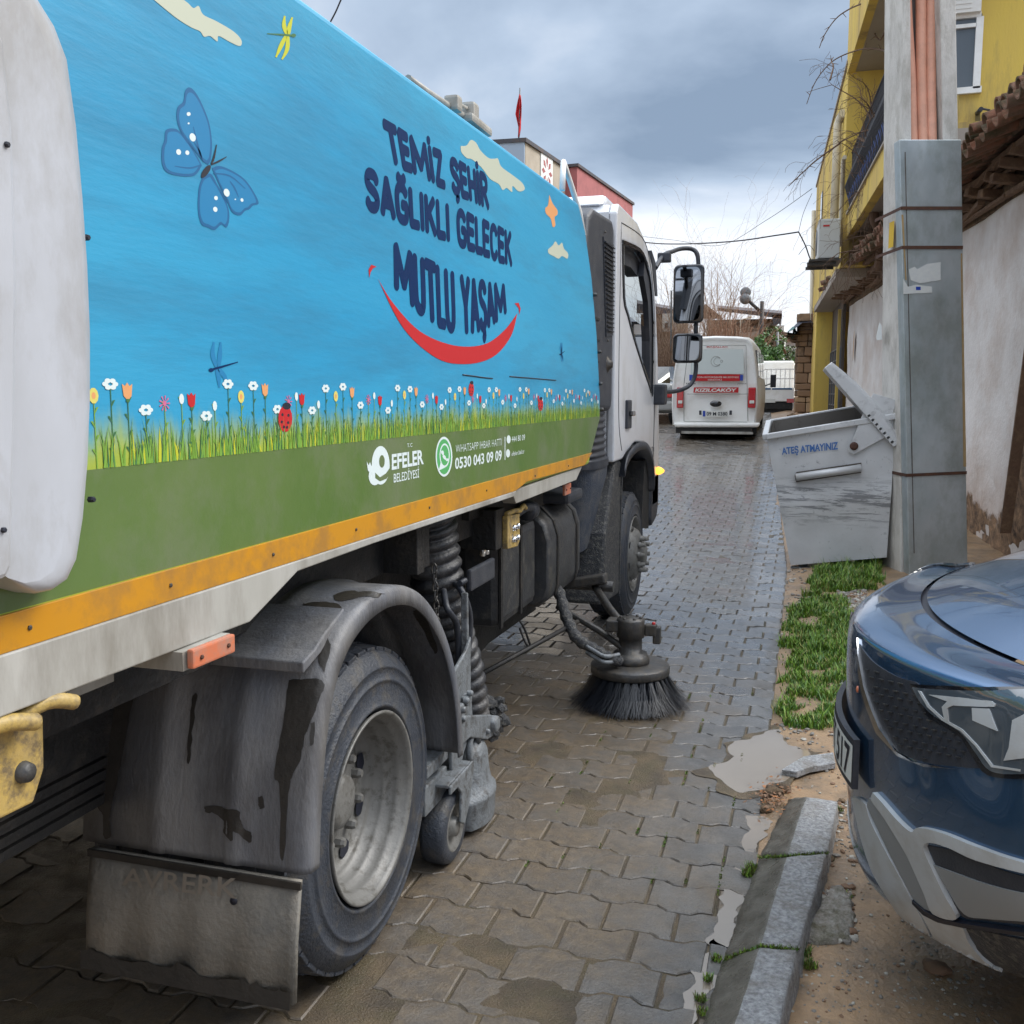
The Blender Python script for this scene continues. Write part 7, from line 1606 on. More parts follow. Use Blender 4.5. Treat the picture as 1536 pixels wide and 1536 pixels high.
# ------------------------------------------------------------------ dark car half hidden by the truck cab
CY = 23.5; C2 = thing('hatchback_car', (-4.1, 25.3, g(25)), 'grey hatchback half hidden between the truck cab and the minibus', 'car')
cr_ = P(1008, 612, y=CY); x1 = cr_.x + .05; x0 = x1 - 1.7; gz = g(CY)
q = MB(); rows = []
for (y, w_, z0, z1) in ((CY - .02, .86, .38, .80), (CY, .93, .32, .95), (CY + .15, .98, .28, 1.0), (CY + .3, 1, .26, 1.02), (CY + 3.4, 1, .26, .98), (CY + 4.0, .95, .3, .75)):
    c = (x0 + x1) / 2; h = (x1 - x0) / 2 * w_; rows.append([Vector((c + a_ * h, y, gz + lerp(z0, z1, b_) + g(y) - gz)) for a_, b_ in [(-1, 0), (-1.02, .5), (-1, .85), (-.9, 1), (0, 1.03), (.9, 1), (1, .85), (1.02, .5), (1, 0)]])
q.grid(rows, 0, True, closed=True); q.add(rows[0], [tuple(range(9))]); q.add(rows[-1], [tuple(range(9))]); hb = q.build('body', mat('grey_car', (.16, .17, .17), .3, coat=.5), C2)
q = MB(); rows = []
for (y, w_, z1) in ((CY + .12, .86, 1.0), (CY + .45, .76, 1.40), (CY + 2.2, .76, 1.45), (CY + 3.0, .84, 1.0)):
    h = (x1 - x0) / 2; c = (x0 + x1) / 2; rows.append([Vector((c - h * w_ - .05, y, gz + .95)), Vector((c - h * w_, y, gz + z1)), Vector((c + h * w_, y, gz + z1)), Vector((c + h * w_ + .05, y, gz + .95))])
q.grid(rows, 0, True); q.build('windows', M['glass_dark'], hb)
for x in (x0 + .12, x1 - .12): q = MB(); q.cbox((x, CY - .01, gz + .72), (.22, .08, .14), .03); q.build('taillight', M['red_lens'], C2)
q = MB(); q.cbox(((x0 + x1) / 2, CY - .03, gz + .45), (1.66, .14, .22), .05); q.build('bumper', mat('bumper_grey', (.25, .25, .24), .5), C2)
for x in (x0 + .12, x1 - .10):
    for y in (CY + .7, CY + 3.2): q = MB(); q.lathe([(0, .1), (.24, .1), (.30, .07), (.30, -.07), (.24, -.1), (0, -.1)], (x, y, g(y) + .29), 'X', 24); q.build('wheel', M['rubber'], C2)

# ------------------------------------------------------------------ background
def bt(p, s): return Vector((p.x, p.y, s))
# stone wall stub with tarpaulins
SW = thing('stone_shed', (.1, 27.8, g(27)), 'rough brown stone shed wall beside the yellow house drain pipe', 'shed')
sp_ = lambda u, v, y=27.0: P(u, v, y=y)
q = MB(); rs = random.Random(40); L_, R2 = sp_(1194, 620).x, sp_(1222, 620).x; zb_, zt_ = g(27) - .1, sp_(1205, 482).z
q.bb((L_ + .04, 27.06, zb_), (R2 + .6, 29, zt_ - .05)); st = q.build('wall_core', M['rubble'], SW)
q = MB(); z = zb_
while z < zt_:
    h_ = rs.uniform(.12, .28); x = L_ + rs.uniform(-.05, .02)
    while x < R2 + .3:
        w_ = rs.uniform(.16, .42); q.cbox((x + w_ / 2, 27.02 + rs.uniform(-.03, .03), z + h_ / 2), (w_ - .015, .14, h_ - .015), .025, Matrix.Rotation(rs.uniform(-.05, .05), 3, 'Y'), rs.randrange(3)); x += w_
    y = 27.1
    while y < 29:
        w_ = rs.uniform(.2, .45); q.cbox((L_ + rs.uniform(-.02, .02), y + w_ / 2, z + h_ / 2), (.12, w_ - .015, h_ - .015), .025, None, rs.randrange(3)); y += w_
    z += h_
q.build('stones', [M['stone'], mat('stone_b', (.36, .25, .16), .95, bump=.8), mat('stone_c', (.22, .14, .09), .95, bump=.8)], SW)
q = MB()
def tarp(L, th, amp, mi=0):
    rows = []
    for k in range(7):
        t = k / 6; row = []
        for u, v in L:
            p = P(u, v, y=26.6 + t * 1.6); row.append(p + Vector((noise.noise(p * 2) * amp, 0, noise.noise(p * 2.3 + Vector((5, 5, 5))) * amp - .25 * t * t * 0)))
        rows.append(row)
    q.grid(rows, mi, True)
tarp([(1190, 500), (1193, 492), (1202, 483), (1216, 482), (1222, 484), (1224, 494), (1206, 494), (1196, 498)], .02, .08); q.build('navy_tarpaulin', M['navy_tarp'], SW)
q = MB(); tarp([(1180, 506), (1182, 498), (1188, 495), (1193, 492), (1195, 503), (1188, 508)], .02, .1); q.build('teal_tarpaulin', M['teal_tarp'], SW)
q = MB()
for k in range(9): p = P(1172 + k * 2, 499 + k * 1.7, y=27.2); q.tube([p, p + Vector((.45, rs.uniform(-.3, .6), -.04))], .03, 5)
q.build('roof_sticks', M['timber'], SW)
# rubble heap at its foot
q = MB()
for k in range(30): p = P(rs.uniform(1184, 1222), rs.uniform(614, 624), y=26.0); rock(q, (p.x, p.y + rs.uniform(-.3, .8), g(26) + .05), rs.uniform(.05, .16), rs, rs.randrange(2), .6)
kind(q.build('rubble', [M['stone'], M['rubble']]), 'stuff')

# ruined house with dark tin roof
RH = thing('ruined_house', (-3.0, 42, g(42)), 'ruined brick house under a dark sheet metal roof behind bare branches', 'house')
rp = lambda u, v, y=40.0: P(u, v, y=y)
q = MB(); a, b2 = rp(1058, 560), rp(1160, 478); q.bb((a.x, 40, g(40) - .2), (b2.x, 46, b2.z)); q.build('wall', M['rubble'], RH)
q = MB(); q.add([rp(1076, 463, 39.2), rp(1172, 471, 39.2), rp(1172, 478, 39.2), rp(1076, 466, 39.2)], [(0, 1, 2, 3)])
q.hexa([rp(1076, 466, 39.0), rp(1173, 478, 39.0), rp(1173, 478, 44), rp(1076, 466, 44)], [rp(1076, 462, 39.0), rp(1173, 470, 39.0), rp(1173, 466, 46), rp(1076, 458, 46)]); q.prism([rp(u, v, 39.0) for u, v in [(1158, 472), (1173, 471), (1170, 490), (1168, 484), (1160, 490)]], (0, .5, 0)); q.build('tin_roof', M['tin'], RH)
q = MB(); q.prism([rp(u, v, 40.8) for u, v in [(1042, 470), (1058, 456), (1076, 470)]], (0, 3, 0)); q.build('gable', M['tile'], RH)
q = MB()
for k in range(16): p = rp(1062 + k * 6.6, 484 + k * .6, 39.4); q.tube([p + Vector((0, 0, .1)), p + Vector((rs.uniform(-.5, .5), .2, -rs.uniform(.4, 1.0)))], .05, 5)
q.build('roof_timber', M['timber'], RH)
q = MB()
for k in range(26): p = rp(rs.uniform(1062, 1158), rs.uniform(484, 510), 39.6); q.cbox(p, (rs.uniform(.1, .4), .06, rs.uniform(.1, .25)), .02, Matrix.Rotation(rs.uniform(-.5, .5), 3, 'Y'))
q.build('loose_plaster', M['cream_paint'], RH)
q = MB(); q.prism([rp(u, v, 38.6) for u, v in [(1104, 505), (1112, 500), (1140, 496), (1142, 512), (1122, 516)]], (0, .05, 0)); q.build('loose_sheet', M['slab'], RH)
# low brick house and boundary wall at left
LH = thing('brick_house', (-8, 42, g(42)), 'brown house front left of the branches with a white garden wall', 'house')
q = MB(); a, b2 = rp(960, 560, 43), rp(1016, 470, 43); q.bb((a.x, 43, g(43) - .3), (b2.x, 47, b2.z)); q.build('wall', M['rubble'], LH)
q = MB(); q.hexa([rp(955, 470, 42.6), rp(1022, 472, 42.6), rp(1022, 472, 48), rp(955, 470, 48)], [rp(955, 455, 42.6), rp(1022, 466, 42.6), rp(1022, 462, 48), rp(955, 450, 48)]); q.build('roof', M['tin'], LH)
q = MB(); p0, p1 = rp(993, 497, 42.5), rp(1013, 470, 42.5); q.bb((p0.x, 42.5, p0.z), (p1.x, 42.95, p1.z)); q.build('plastered_bay', M['cream_paint'], LH); q = MB(); p0, p1 = rp(997, 492, 42.4), rp(1002, 484, 42.4); q.bb((p0.x, 42.4, p0.z), (p1.x, 42.49, p1.z)); q.build('window', M['glass_dark'], LH)
GW = MB(); p0, p1 = rp(940, 580, 33), rp(1016, 556, 33); GW.bb((p0.x, 33, g(33) - .3), (p1.x, 33.25, p1.z)); GW.bb((p0.x - .03, 32.97, p1.z), (p1.x + .03, 33.28, p1.z + .06)); tag(GW.build('garden_wall', M['beige_wall']), 'low beige garden wall behind the grey hatchback', 'wall')
# white house sliver and far block
q = MB(); p0, p1 = rp(1158, 570, 46), rp(1176, 498, 46); q.bb((p0.x, 46, g(46)), (p1.x, 50, p1.z + .3)); o = q.build('wall', M['van_white'], None); 
WS = thing('far_white_house', (p0.x, 47, g(46)), 'narrow white house glimpsed right of the green bush', 'house'); setp(o, WS)
q = MB(); 
for k in range(3): q.bb((p1.x - .45, 45.97, p1.z - .6 - k * .8), (p1.x - .15, 45.995, p1.z - .2 - k * .8))
q.build('window', M['glass_dark'], WS)
FH = thing('far_grey_house', (2, 62, g(62)), 'pale grey house far up the street beyond the lorry', 'house')
q = MB(); p0, p1 = rp(1170, 560, 60), rp(1230, 512, 60); q.bb((p0.x, 60, g(60) - .3), (p1.x, 66, p1.z)); q.build('wall', mat('pale_grey', (.42, .42, .43), .9), FH); q = MB(); q.bb((p0.x - .3, 59.7, p1.z), (p1.x + .3, 66.3, p1.z + .4)); q.build('roof', M['tile'], FH)
# street lamp on a dark post
LP = thing('street_lamp', tuple(rp(1140, 560, 36)[:2]) + (g(36),), 'thin dark post with slanting arm and round lamp in front of the ruined house', 'street lamp')
q = MB(); a = rp(1140, 560, 36); q.tube([(a.x, 36, g(36)), (a.x, 36, rp(1140, 452, 36).z)], .07, 8); q.build('post', M['chassis'], LP)
q = MB(); q.tube([rp(1139, 466, 36), rp(1124, 452, 36)], .06, 8); q.build('arm', M['chassis'], LP)
q = MB(); c = rp(1118, 448, 36); q.lathe([(0, -.12), (.14, -.10), (.20, 0), (.14, .10), (0, .12)], c, 'Y', 20); q.lathe([(.0, -.03), (.17, -.02), (.19, 0), (.17, .02)], rp(1118.5, 438.5, 36), 'Y', 20); q.build('lamp_head', M['galv'], LP)
q = MB(); a = rp(1110, 520, 37); q.tube([(a.x, 37, g(37)), (a.x, 37, rp(1112, 480, 37).z), rp(1128, 475, 37)], .035, 6); tag(q.build('washing_pole', M['pvc']), 'short pale bent pole standing among the bare branches', 'pole')
q = MB(); a = rp(1008, 560, 30); q.tube([rp(1006, 560, 30), rp(1007, 436, 30), rp(1016, 436, 30)], .025, 6); tag(q.build('metal_post', M['galv']), 'thin grey metal post behind the truck mirror', 'post')
q = MB(); q.tube([rp(1166, 600, 38), rp(1166.5, 498, 38)], .05, 6); q.tube([rp(1162, 512, 38), rp(1171, 510, 38)], .03, 5); tag(q.build('wire_post', M['galv']), 'slim grey wire post beyond the flatbed lorry', 'post')
# bare thickets
def thicket(name, label, c0, c1, y, h, n, m, lean=.25):
    global q
    t_ = thing(name, (0.5 * (P(c0, 560, y=y).x + P(c1, 560, y=y).x), y, g(y)), label, 'tree', 'bare trees beyond the minibus'); q = MB()
    for k in range(n):
        u = rv.uniform(c0, c1); p = P(u, 560, y=y + rv.uniform(-1, 1)); p.z = g(y); d = Vector((rv.gauss(0, lean), rv.gauss(0, .2), 1)).normalized(); twig(p, d, h * rv.uniform(.55, 1), .030, 2, .02, .28, .07)
    q.build('branches', m, t_, recalc=False)
thicket('bare_tree', 'dense bare thicket with reddish stems in front of the ruined house', 1050, 1118, 35, 3.7, 70, mat('twig_red', (.24, .13, .08), .9))
thicket('bare_tree', 'tall pale bare branches rising above the minibus roof', 1060, 1112, 37, 5.6, 15, M['twig_pale'], .18)
thicket('bare_tree', 'brown bare bush between the truck door and the mirrors', 955, 1016, 31, 3.0, 70, M['twig'])
thicket('bare_tree', 'thin bare saplings left of the lamp post over the tin roof', 1000, 1062, 36, 4.6, 26, M['twig_pale'], .15)
# evergreen bushes
def leafy(name, label, c, rx, ry, rz, n, m, ls, group=None):
    t_ = thing(name, (c.x, c.y, g(c.y)), label, 'tree', group); q = MB()
    for k in range(n):
        th = rv.uniform(0, 6.283); ph = math.acos(rv.uniform(-1, 1)); rr = rv.random() ** .4; n0 = 1 + .35 * noise.noise(Vector((math.cos(th) * 2, math.sin(th) * 2, ph * 2)) + c)
        p = c + Vector((rx * math.sin(ph) * math.cos(th), ry * math.sin(ph) * math.sin(th), rz * math.cos(ph))) * rr * n0
        if noise.noise(p * 2.2) < -.15: continue
        a = Vector((rv.gauss(0, 1), rv.gauss(0, 1), rv.gauss(0, 1))).normalized() * ls; b = a.cross(Vector((rv.gauss(0, 1), rv.gauss(0, 1), rv.gauss(0, 1)))).normalized() * ls * .5
        q.add([p - a, p + b, p + a, p - b], [(0, 1, 2, 3)], rv.randrange(2))
    q.build('crown', [m, M['blade_b']], t_, recalc=False); q = MB(); q.tube([(c.x, c.y, g(c.y) - .1), (c.x + .05, c.y, c.z)], [.09, .05], 8); q.build('trunk', M['twig'], t_)
leafy('evergreen_bush', 'dense green bush between the minibus and the narrow white house', rp(1148, 540, 34), .60, .6, .85, 3200, M['shrub'], .07)
leafy('olive_tree', 'grey green tree beyond the flatbed lorry near the stone shed', rp(1186, 550, 44), .9, .8, 1.0, 2200, mat('olive_leaf', (.10, .12, .07), .7), .08)
leafy('olive_tree', 'dark green foliage hanging at the end of the tin roof', rp(1160, 508, 38.5), .5, .5, .5, 900, mat('olive_leaf', (.10, .12, .07), .7), .07)

# ------------------------------------------------------------------ building behind the truck on the left
A0 = P(788, 208, z=8.0); A1 = P(934, 306, z=8.0); ad = (A1 - A0).normalized(); an = Vector((ad.y, -ad.x, 0))
if an.x < 0: an = -an
LB = thing('corner_building', (A0.x - 4, A0.y + 4, 0), 'flat roofed building with beige wall and dark red parapet above the truck', 'building')
def ap_(s, z, o=0.0): p = A0 + ad * s + an * o; return Vector((p.x, p.y, z))
LA = (A1 - A0).length
def onA(u, v): r = ray(u, v); t = (A0 - O).dot(an) / r.dot(an); p = O + r * t; return (p - A0).dot(ad), p.z
sB, _ = onA(848, 250)
wd_ = Vector((-9, -.5, 0))
q = MB(); q.hexa([ap_(0, 0), ap_(sB, 0), ap_(sB, 0) + wd_, ap_(0, 0) + wd_], [ap_(0, 7.9), ap_(sB, 7.9), ap_(sB, 7.9) + wd_, ap_(0, 7.9) + wd_]); q.build('wall', M['beige_wall'], LB)
q = MB(); o2 = ap_(0, 0) - ad * .03; q.hexa([o2, o2 + wd_, o2 + wd_ - ad * .05, o2 - ad * .05], [p + Vector((0, 0, 7.9)) for p in (o2, o2 + wd_, o2 + wd_ - ad * .05, o2 - ad * .05)]); q.build('end_wall', M['shaded_wall'], LB)
q = MB(); q.hexa([ap_(-.1, 7.9, .06), ap_(sB, 7.9, .06), ap_(sB, 7.9, 0) + wd_, ap_(-.1, 7.9, 0) + wd_], [ap_(-.1, 8.0, .06), ap_(sB, 8.0, .06), ap_(sB, 8.0, 0) + wd_, ap_(-.1, 8.0, 0) + wd_]); q.build('roof_edge', M['tin'], LB)
q = MB(); q.hexa([ap_(sB, 6.92, .35), ap_(LA, 6.92, .35), ap_(LA, 6.92, -6), ap_(sB, 6.92, -6)], [ap_(sB, 7.93, .35), ap_(LA, 7.93, .35), ap_(LA, 7.93, -6), ap_(sB, 7.93, -6)]); q.build('red_parapet', M['red_parapet'], LB)
q = MB(); q.hexa([ap_(sB - .05, 7.94, .40), ap_(LA + .05, 7.94, .40), ap_(LA + .05, 7.94, -6), ap_(sB - .05, 7.94, -6)], [ap_(sB - .05, 8.02, .40), ap_(LA + .05, 8.02, .40), ap_(LA + .05, 8.02, -6), ap_(sB - .05, 8.02, -6)]); q.build('parapet_cap', M['tin'], LB)
q = MB(); n = 34
for k in range(n): s = lerp(sB, LA, (k + .5) / n); q.hexa([ap_(s - .07, 6.66, .352), ap_(s + .07, 6.66, .352), ap_(s + .07, 6.66, .1), ap_(s - .07, 6.66, .1)], [ap_(s - .07, 6.92, .352), ap_(s + .07, 6.92, .352), ap_(s + .07, 6.92, .1), ap_(s - .07, 6.92, .1)])
q.build('dentil_strip', M['van_white'], LB)
q = MB(); q.hexa([ap_(sB, 0, -.4), ap_(LA, 0, -.4), ap_(LA, 0, -6), ap_(sB, 0, -6)], [ap_(sB, 6.9, -.4), ap_(LA, 6.9, -.4), ap_(LA, 6.9, -6), ap_(sB, 6.9, -6)]); q.hexa([ap_(sB, 6.58, .30), ap_(LA, 6.58, .30), ap_(LA, 6.58, -.4), ap_(sB, 6.58, -.4)], [ap_(sB, 6.655, .30), ap_(LA, 6.655, .30), ap_(LA, 6.655, -.4), ap_(sB, 6.655, -.4)]); q.build('recessed_wall', M['slab'], LB)
s_, z_ = onA(819, 259); q = MB(); q.hexa([ap_(s_ - .45, z_ - .45, .03), ap_(s_ + .45, z_ - .45, .03), ap_(s_ + .45, z_ - .45, .003), ap_(s_ - .45, z_ - .45, .003)], [ap_(s_ - .45, z_ + .45, .03), ap_(s_ + .45, z_ + .45, .03), ap_(s_ + .45, z_ + .45, .003), ap_(s_ - .45, z_ + .45, .003)]); vt = q.build('ornament_panel', M['van_white'], LB)
q = MB()
for k in range(8):
    t = k * .7854; c, s2 = math.cos(t), math.sin(t); q.add([ap_(s_ + .12 * c, z_ + .12 * s2, .034), ap_(s_ + .30 * math.cos(t - .25), z_ + .30 * math.sin(t - .25), .034), ap_(s_ + .40 * c, z_ + .40 * s2, .034), ap_(s_ + .30 * math.cos(t + .25), z_ + .30 * math.sin(t + .25), .034)], [(0, 1, 2, 3)])
q.build('ornament_petals', M['red_parapet'], vt)
# flag hanging limp on its staff
FL = thing('flag', tuple(P(779, 208, y=A0.y + 1)[:2]) + (8.0,), 'limp red flag on a thin staff on top of the corner building', 'flag')
fy = A0.y + 1; q = MB(); q.tube([P(778, 212, y=fy), P(780, 132, y=fy)], .02, 6); q.build('staff', M['galv'], FL)
q = MB(); rows = []
for (v, u0, u1) in ((142, 779.5, 780.5), (150, 777, 782), (160, 775, 783.5), (172, 774, 782.5), (182, 776, 781), (192, 777.5, 780.5), (200, 777.5, 779.5), (206, 777.5, 778.5)):
    a, b2 = P(u0, v, y=fy), P(u1, v, y=fy); rows.append([a.lerp(b2, t) + Vector((0, .06 * math.sin(t * 14 + v * .1), 0)) for t in [k / 10 for k in range(11)]])
q.grid(rows, 0, True); q.build('cloth', M['flag_red'], FL)
# overhead cables
def cable(L, r, label, par=None):
    q = MB(); q.tube(spline(L, 10), r, 5, cap=False); tag(q.build('overhead_cable', M['wire']), label, 'cable', 'cables strung over the street')
cable([P(440, 130, y=9), P(495, 34, y=9.0), P(514, -6, y=9), P(560, -110, y=9)], .008, 'thick dark cable rising out of the top of the picture above the truck')
cable([P(900, 350, y=34), P(965, 363, y=30), P(1020, 366, y=27), P(1100, 362, y=24), P(1165, 353, y=22), P(1198, 348, y=21.5)], .016, 'dark sagging cable crossing the sky towards the yellow house')
cable([P(1198, 348, y=21.5), P(1208, 368, y=21.5), P(1214, 385, y=22), P(1221, 400, y=23)], .014, 'short kinked cable end dropping to the drain pipe of the yellow house')
cable([P(940, 352, y=34), P(1010, 360, y=31), P(1080, 368, y=29), P(1150, 330, y=24), P(1218, 283, y=21)], .006, 'thin pale cable curving up to the corner of the yellow house')
cable([P(1198, 348, y=21.5), P(1205, 320, y=21.6), P(1218, 290, y=21.8)], .005, 'faint wire from the cable kink up to the yellow wall')
cable([P(1198, 382, y=22), P(1206, 372, y=22), P(1214, 368, y=22), P(1221, 376, y=22.4)], .006, 'small looped wire beside the drain pipe')

# the house side of the street the truck hides
LW2 = thing('rendered_house', (-7.2, 5, 0), 'plain beige rendered house standing along the far side of the truck', 'house')
q = MB(); q.bb((-12, -9, -.3), (-6.3, 14.5, 3.9)); q.build('wall', M['beige_wall'], LW2)
q = MB(); q.bb((-12.2, -9.2, 3.9), (-6.1, 14.7, 4.05)); q.build('roof_slab', M['slab'], LW2)
for k in range(4): q = MB(); q.bb((-6.32, -4 + k * 4.6, 1.1), (-6.27, -2.7 + k * 4.6, 2.5)); q.build('window', M['window_grey'], LW2)
# ------------------------------------------------------------------ blue car nosing in from the right
CYC = 2.77
CR = thing('blue_car', (2.3, CYC, 0), 'dark blue car with silver bumper trim, its shiny bonnet in the lower right corner', 'car')
ROWS = [(.30, .80, .30, .10, .80), (.215, .72, .275, .12, .84), (.165, .62, .36, .10, .88), (.15, .50, .50, .05, .91), (.143, .43, .62, .02, .92), (.140, .41, .74, .0, .92), (.135, .41, .86, .03, .91), (.140, .405, .955, .06, .90), (.175, .40, .993, .05, .885), (.33, .33, 1.030, .01, .875),
        (.55, .24, 1.105, -.01, .87), (.80, .15, 1.18, -.01, .86), (1.18, .08, 1.245, -.03, .83), (1.24, .10, 1.262, -.04, .80), (2.0, .12, 1.60, -.05, .60), (2.4, .05, 1.66, -.05, .60), (3.4, .0, 1.64, -.05, .60), (4.0, -.05, 1.50, -.04, .62), (4.35, -.1, 1.08, -.02, .84), (4.45, -.15, .75, 0, .90), (4.42, -.2, .35, 0, .88)]
def catm(a, b, c, d, t): return .5 * ((2 * b) + (c - a) * t + (2 * a - 5 * b + 4 * c - d) * t * t + (3 * b - a - 3 * c + d) * t ** 3)
def srow(s):
    i = int(s); t = s - i; n = len(ROWS); i = min(i, n - 1)
    A = ROWS[max(i - 1, 0)]; B_ = ROWS[i]; C_ = ROWS[min(i + 1, n - 1)]; D_ = ROWS[min(i + 2, n - 1)]
    return [catm(A[k], B_[k], C_[k], D_[k], t) for k in range(5)]
def spt(t, s):
    x, k, z, zk, W = srow(s); e = max(0, abs(t) - .80)
    drop = (1.9 if 7 < s < 13 else .3) * e * e
    return Vector((x + k * t * t + 1.3 * e * e * (1 if s < 8.5 else 0), CYC - t * W, z + zk * t * t - drop))
def patch(s0, s1, ds=.125, nt=64):
    rows = []; n = max(1, int((s1 - s0) / ds + .5))
    for j in range(n + 1): rows.append([spt(-1 + 2 * i / nt, s0 + (s1 - s0) * j / n) for i in range(nt + 1)])
    return rows
q = MB(); nose = patch(0, 8.97); q.grid(nose, 0, True); lo = q.build('front_bumper', M['car_paint'], CR, recalc=False)
q = MB(); q.grid(patch(9.06, 12.9), 0, True); bon = q.build('bonnet', M['car_paint'], CR, recalc=False)
q = MB(); q.grid([[p - Vector((0, 0, .012)) for p in r] for r in patch(8.93, 9.1, .05)], 0, True); q.build('bonnet_gap', M['black_ink'], bon)
q = MB(); q.grid(patch(13, 14), 0, True); q.build('windscreen', M['glass_dark'], CR)
q = MB(); q.grid(patch(14, 17), 0, True); q.build('roof', M['car_paint'], CR)
q = MB(); q.grid(patch(17, 18), 0, True); q.build('rear_window', M['glass_dark'], CR)
q = MB(); q.grid(patch(18, 20), 0, True); q.build('tailgate', M['car_paint'], CR)
for sd_ in (-1, 1):
    q = MB(); top = [spt(sd_, s) for s in [3 + .25 * i for i in range(41)]] + [Vector((x, CYC - sd_ * .86, 1.05)) for x in (1.4, 2, 2.6, 3.2, 3.8, 4.2)] + [spt(sd_, 18.2)]
    rows = []
    for k in range(9):
        t = k / 8; row = []
        for p in top:
            zb_ = .32; yy_ = lerp(p.y, CYC - sd_ * .93, min(1, t * 2.5)); z = lerp(p.z, zb_, t); dxw = p.x - .98
            for wx in (1.0, 3.65):
                d = math.hypot(p.x - wx, z - .36)
                if d < .40 and t > .2: z = .36 + math.sqrt(max(0, .16 - (p.x - wx) ** 2))
            row.append(Vector((p.x, yy_, z)))
        rows.append(row)
    q.grid(rows, 0, True); q.build('side_panel', M['car_paint'], CR)
    q = MB(); q.add([Vector((1.35, CYC - sd_ * .85, 1.06)), Vector((2.05, CYC - sd_ * .62, 1.55)), Vector((3.9, CYC - sd_ * .62, 1.50)), Vector((4.2, CYC - sd_ * .85, 1.06))], [(0, 1, 2, 3)]); q.build('side_window', M['glass_dark'], CR)
    for wx in (1.0, 3.65):
        q = MB(); c = Vector((wx, CYC - sd_ * .80, .345)); A_ = (Vector((0, -sd_, 0)), Vector((1, 0, 0)), Vector((0, 0, 1)))
        q.lathe([(.22, .10), (.30, .115), (.335, .09), (.345, .05), (.345, -.08), (.30, -.11)], c, A_, 40); wh = q.build('wheel', M['rubber'], CR)
        q = MB(); q.lathe([(.235, .095), (.22, .09), (.20, .05), (.06, .085), (0, .09)], c, A_, 30); q.build('rim', M['rim'], wh)
q = MB(); q.bb((.55, CYC - .75, .26), (4.3, CYC + .75, .40)); q.build('underbody', M['chassis'], CR)
# surface the small parts are laid on
bm = bmesh.new(); vv = [[bm.verts.new(p) for p in r] for r in nose]
for i in range(len(vv) - 1):
    for j in range(len(vv[0]) - 1): bm.faces.new((vv[i][j], vv[i][j + 1], vv[i + 1][j + 1], vv[i + 1][j]))
bm.normal_update(); BV = BVHTree.FromBMesh(bm); bm.free()
bm = bmesh.new(); vv = [[bm.verts.new(p) for p in r] for r in patch(9.06, 12.9)]
for i in range(len(vv) - 1):
    for j in range(len(vv[0]) - 1): bm.faces.new((vv[i][j], vv[i][j + 1], vv[i + 1][j + 1], vv[i + 1][j]))
BVH2 = BVHTree.FromBMesh(bm); bm.free()
def surf(u, v, offn, bv=None):
    d = ray(u, v).normalized(); h, n, i, di = (bv or BV).ray_cast(O, d)
    if h is None:
        best = None
        for k in range(1, 40):
            for (du, dv) in ((k * 2, 0), (0, -k * 2), (k * 2, -k), (k, -k * 2), (0, k * 2)):
                h, n, i, di = (bv or BV).ray_cast(O, ray(u + du, v + dv).normalized())
                if h is not None: best = (h, n); break
            if best: break
        if not best: return Vector((.3, 2.5, .5))
        h, n = best
    if n.dot(d) > 0: n = -n
    return h + n * offn
def drape(q, poly, offn, mi=0, size=10, smooth_in=True, edge=0.004, mirror=(False, True), sm=True):
    pts = [(p.x, p.y) for p in spline([Vector((*p, 0)) for p in poly] + [Vector((*poly[0], 0))], 4)[:-1]] if smooth_in else poly
    bm = bmesh.new(); vs = [bm.verts.new((a, b, 0)) for a, b in pts]; es = [bm.edges.new((vs[i], vs[(i + 1) % len(vs)])) for i in range(len(vs))]
    bmesh.ops.triangle_fill(bm, use_beauty=True, edges=es)
    for _ in range(6):
        L_ = [e for e in bm.edges if e.calc_length() > size]
        if not L_: break
        bmesh.ops.subdivide_edges(bm, edges=L_, cuts=1); bmesh.ops.triangulate(bm, faces=bm.faces[:])
    bm.verts.index_update(); top = [surf(v.co.x, v.co.y, offn) for v in bm.verts]; fs = [[v.index for v in f.verts] for f in bm.faces]
    bd = [(e.verts[0].index, e.verts[1].index) for e in bm.edges if e.is_boundary]; low = [surf(v.co.x, v.co.y, -.006) for v in bm.verts]; bm.free()
    for mir in mirror:
        f_ = (lambda p: Vector((p.x, 2 * CYC - p.y, p.z))) if mir else (lambda p: p)
        q.add([f_(p) for p in top], fs, mi, sm)
        n = len(top); q.add([f_(p) for p in top] + [f_(p) for p in low], [(a, b, b + n, a + n) for a, b in bd], mi)
def drp(name, poly, m, offn, parent=None, **k):
    out = []
    for mir in (False, True):
        q = MB(); drape(q, poly, offn, mirror=(mir,), **k); out.append(q.build(name, m, parent or CR, recalc=False))
    return out[0]
gr = drp('grille', [(1287, 962), (1298, 978), (1315, 996), (1349, 1016), (1378, 1025), (1384, 1045), (1400, 1072), (1420, 1088), (1440, 1096), (1462, 1122), (1484, 1150), (1440, 1150), (1391, 1144), (1351, 1128), (1324, 1095), (1306, 1055), (1294, 1010)], M['black_plastic'], .003, size=8)
for mir_ in (False, True):
    q = MB()
    for j in range(13):
        for i in range(11):
            u = 1303 + i * 14.5 + (j % 2) * 7; v = 1004 + j * 11.5 + i * 3.0
            if in_poly(u, v, [(1300, 995), (1349, 1022), (1376, 1030), (1384, 1055), (1402, 1082), (1438, 1100), (1465, 1135), (1391, 1138), (1353, 1122), (1328, 1090), (1312, 1055)]): drape(q, [(u - 3.2, v - .9), (u + 3.2, v + .5), (u + 3.2, v + 2.1), (u - 3.2, v + .8)], .008, 0, 20, False, mirror=(mir_,))
    q.build('grille_studs', M['tank'], gr, recalc=False)
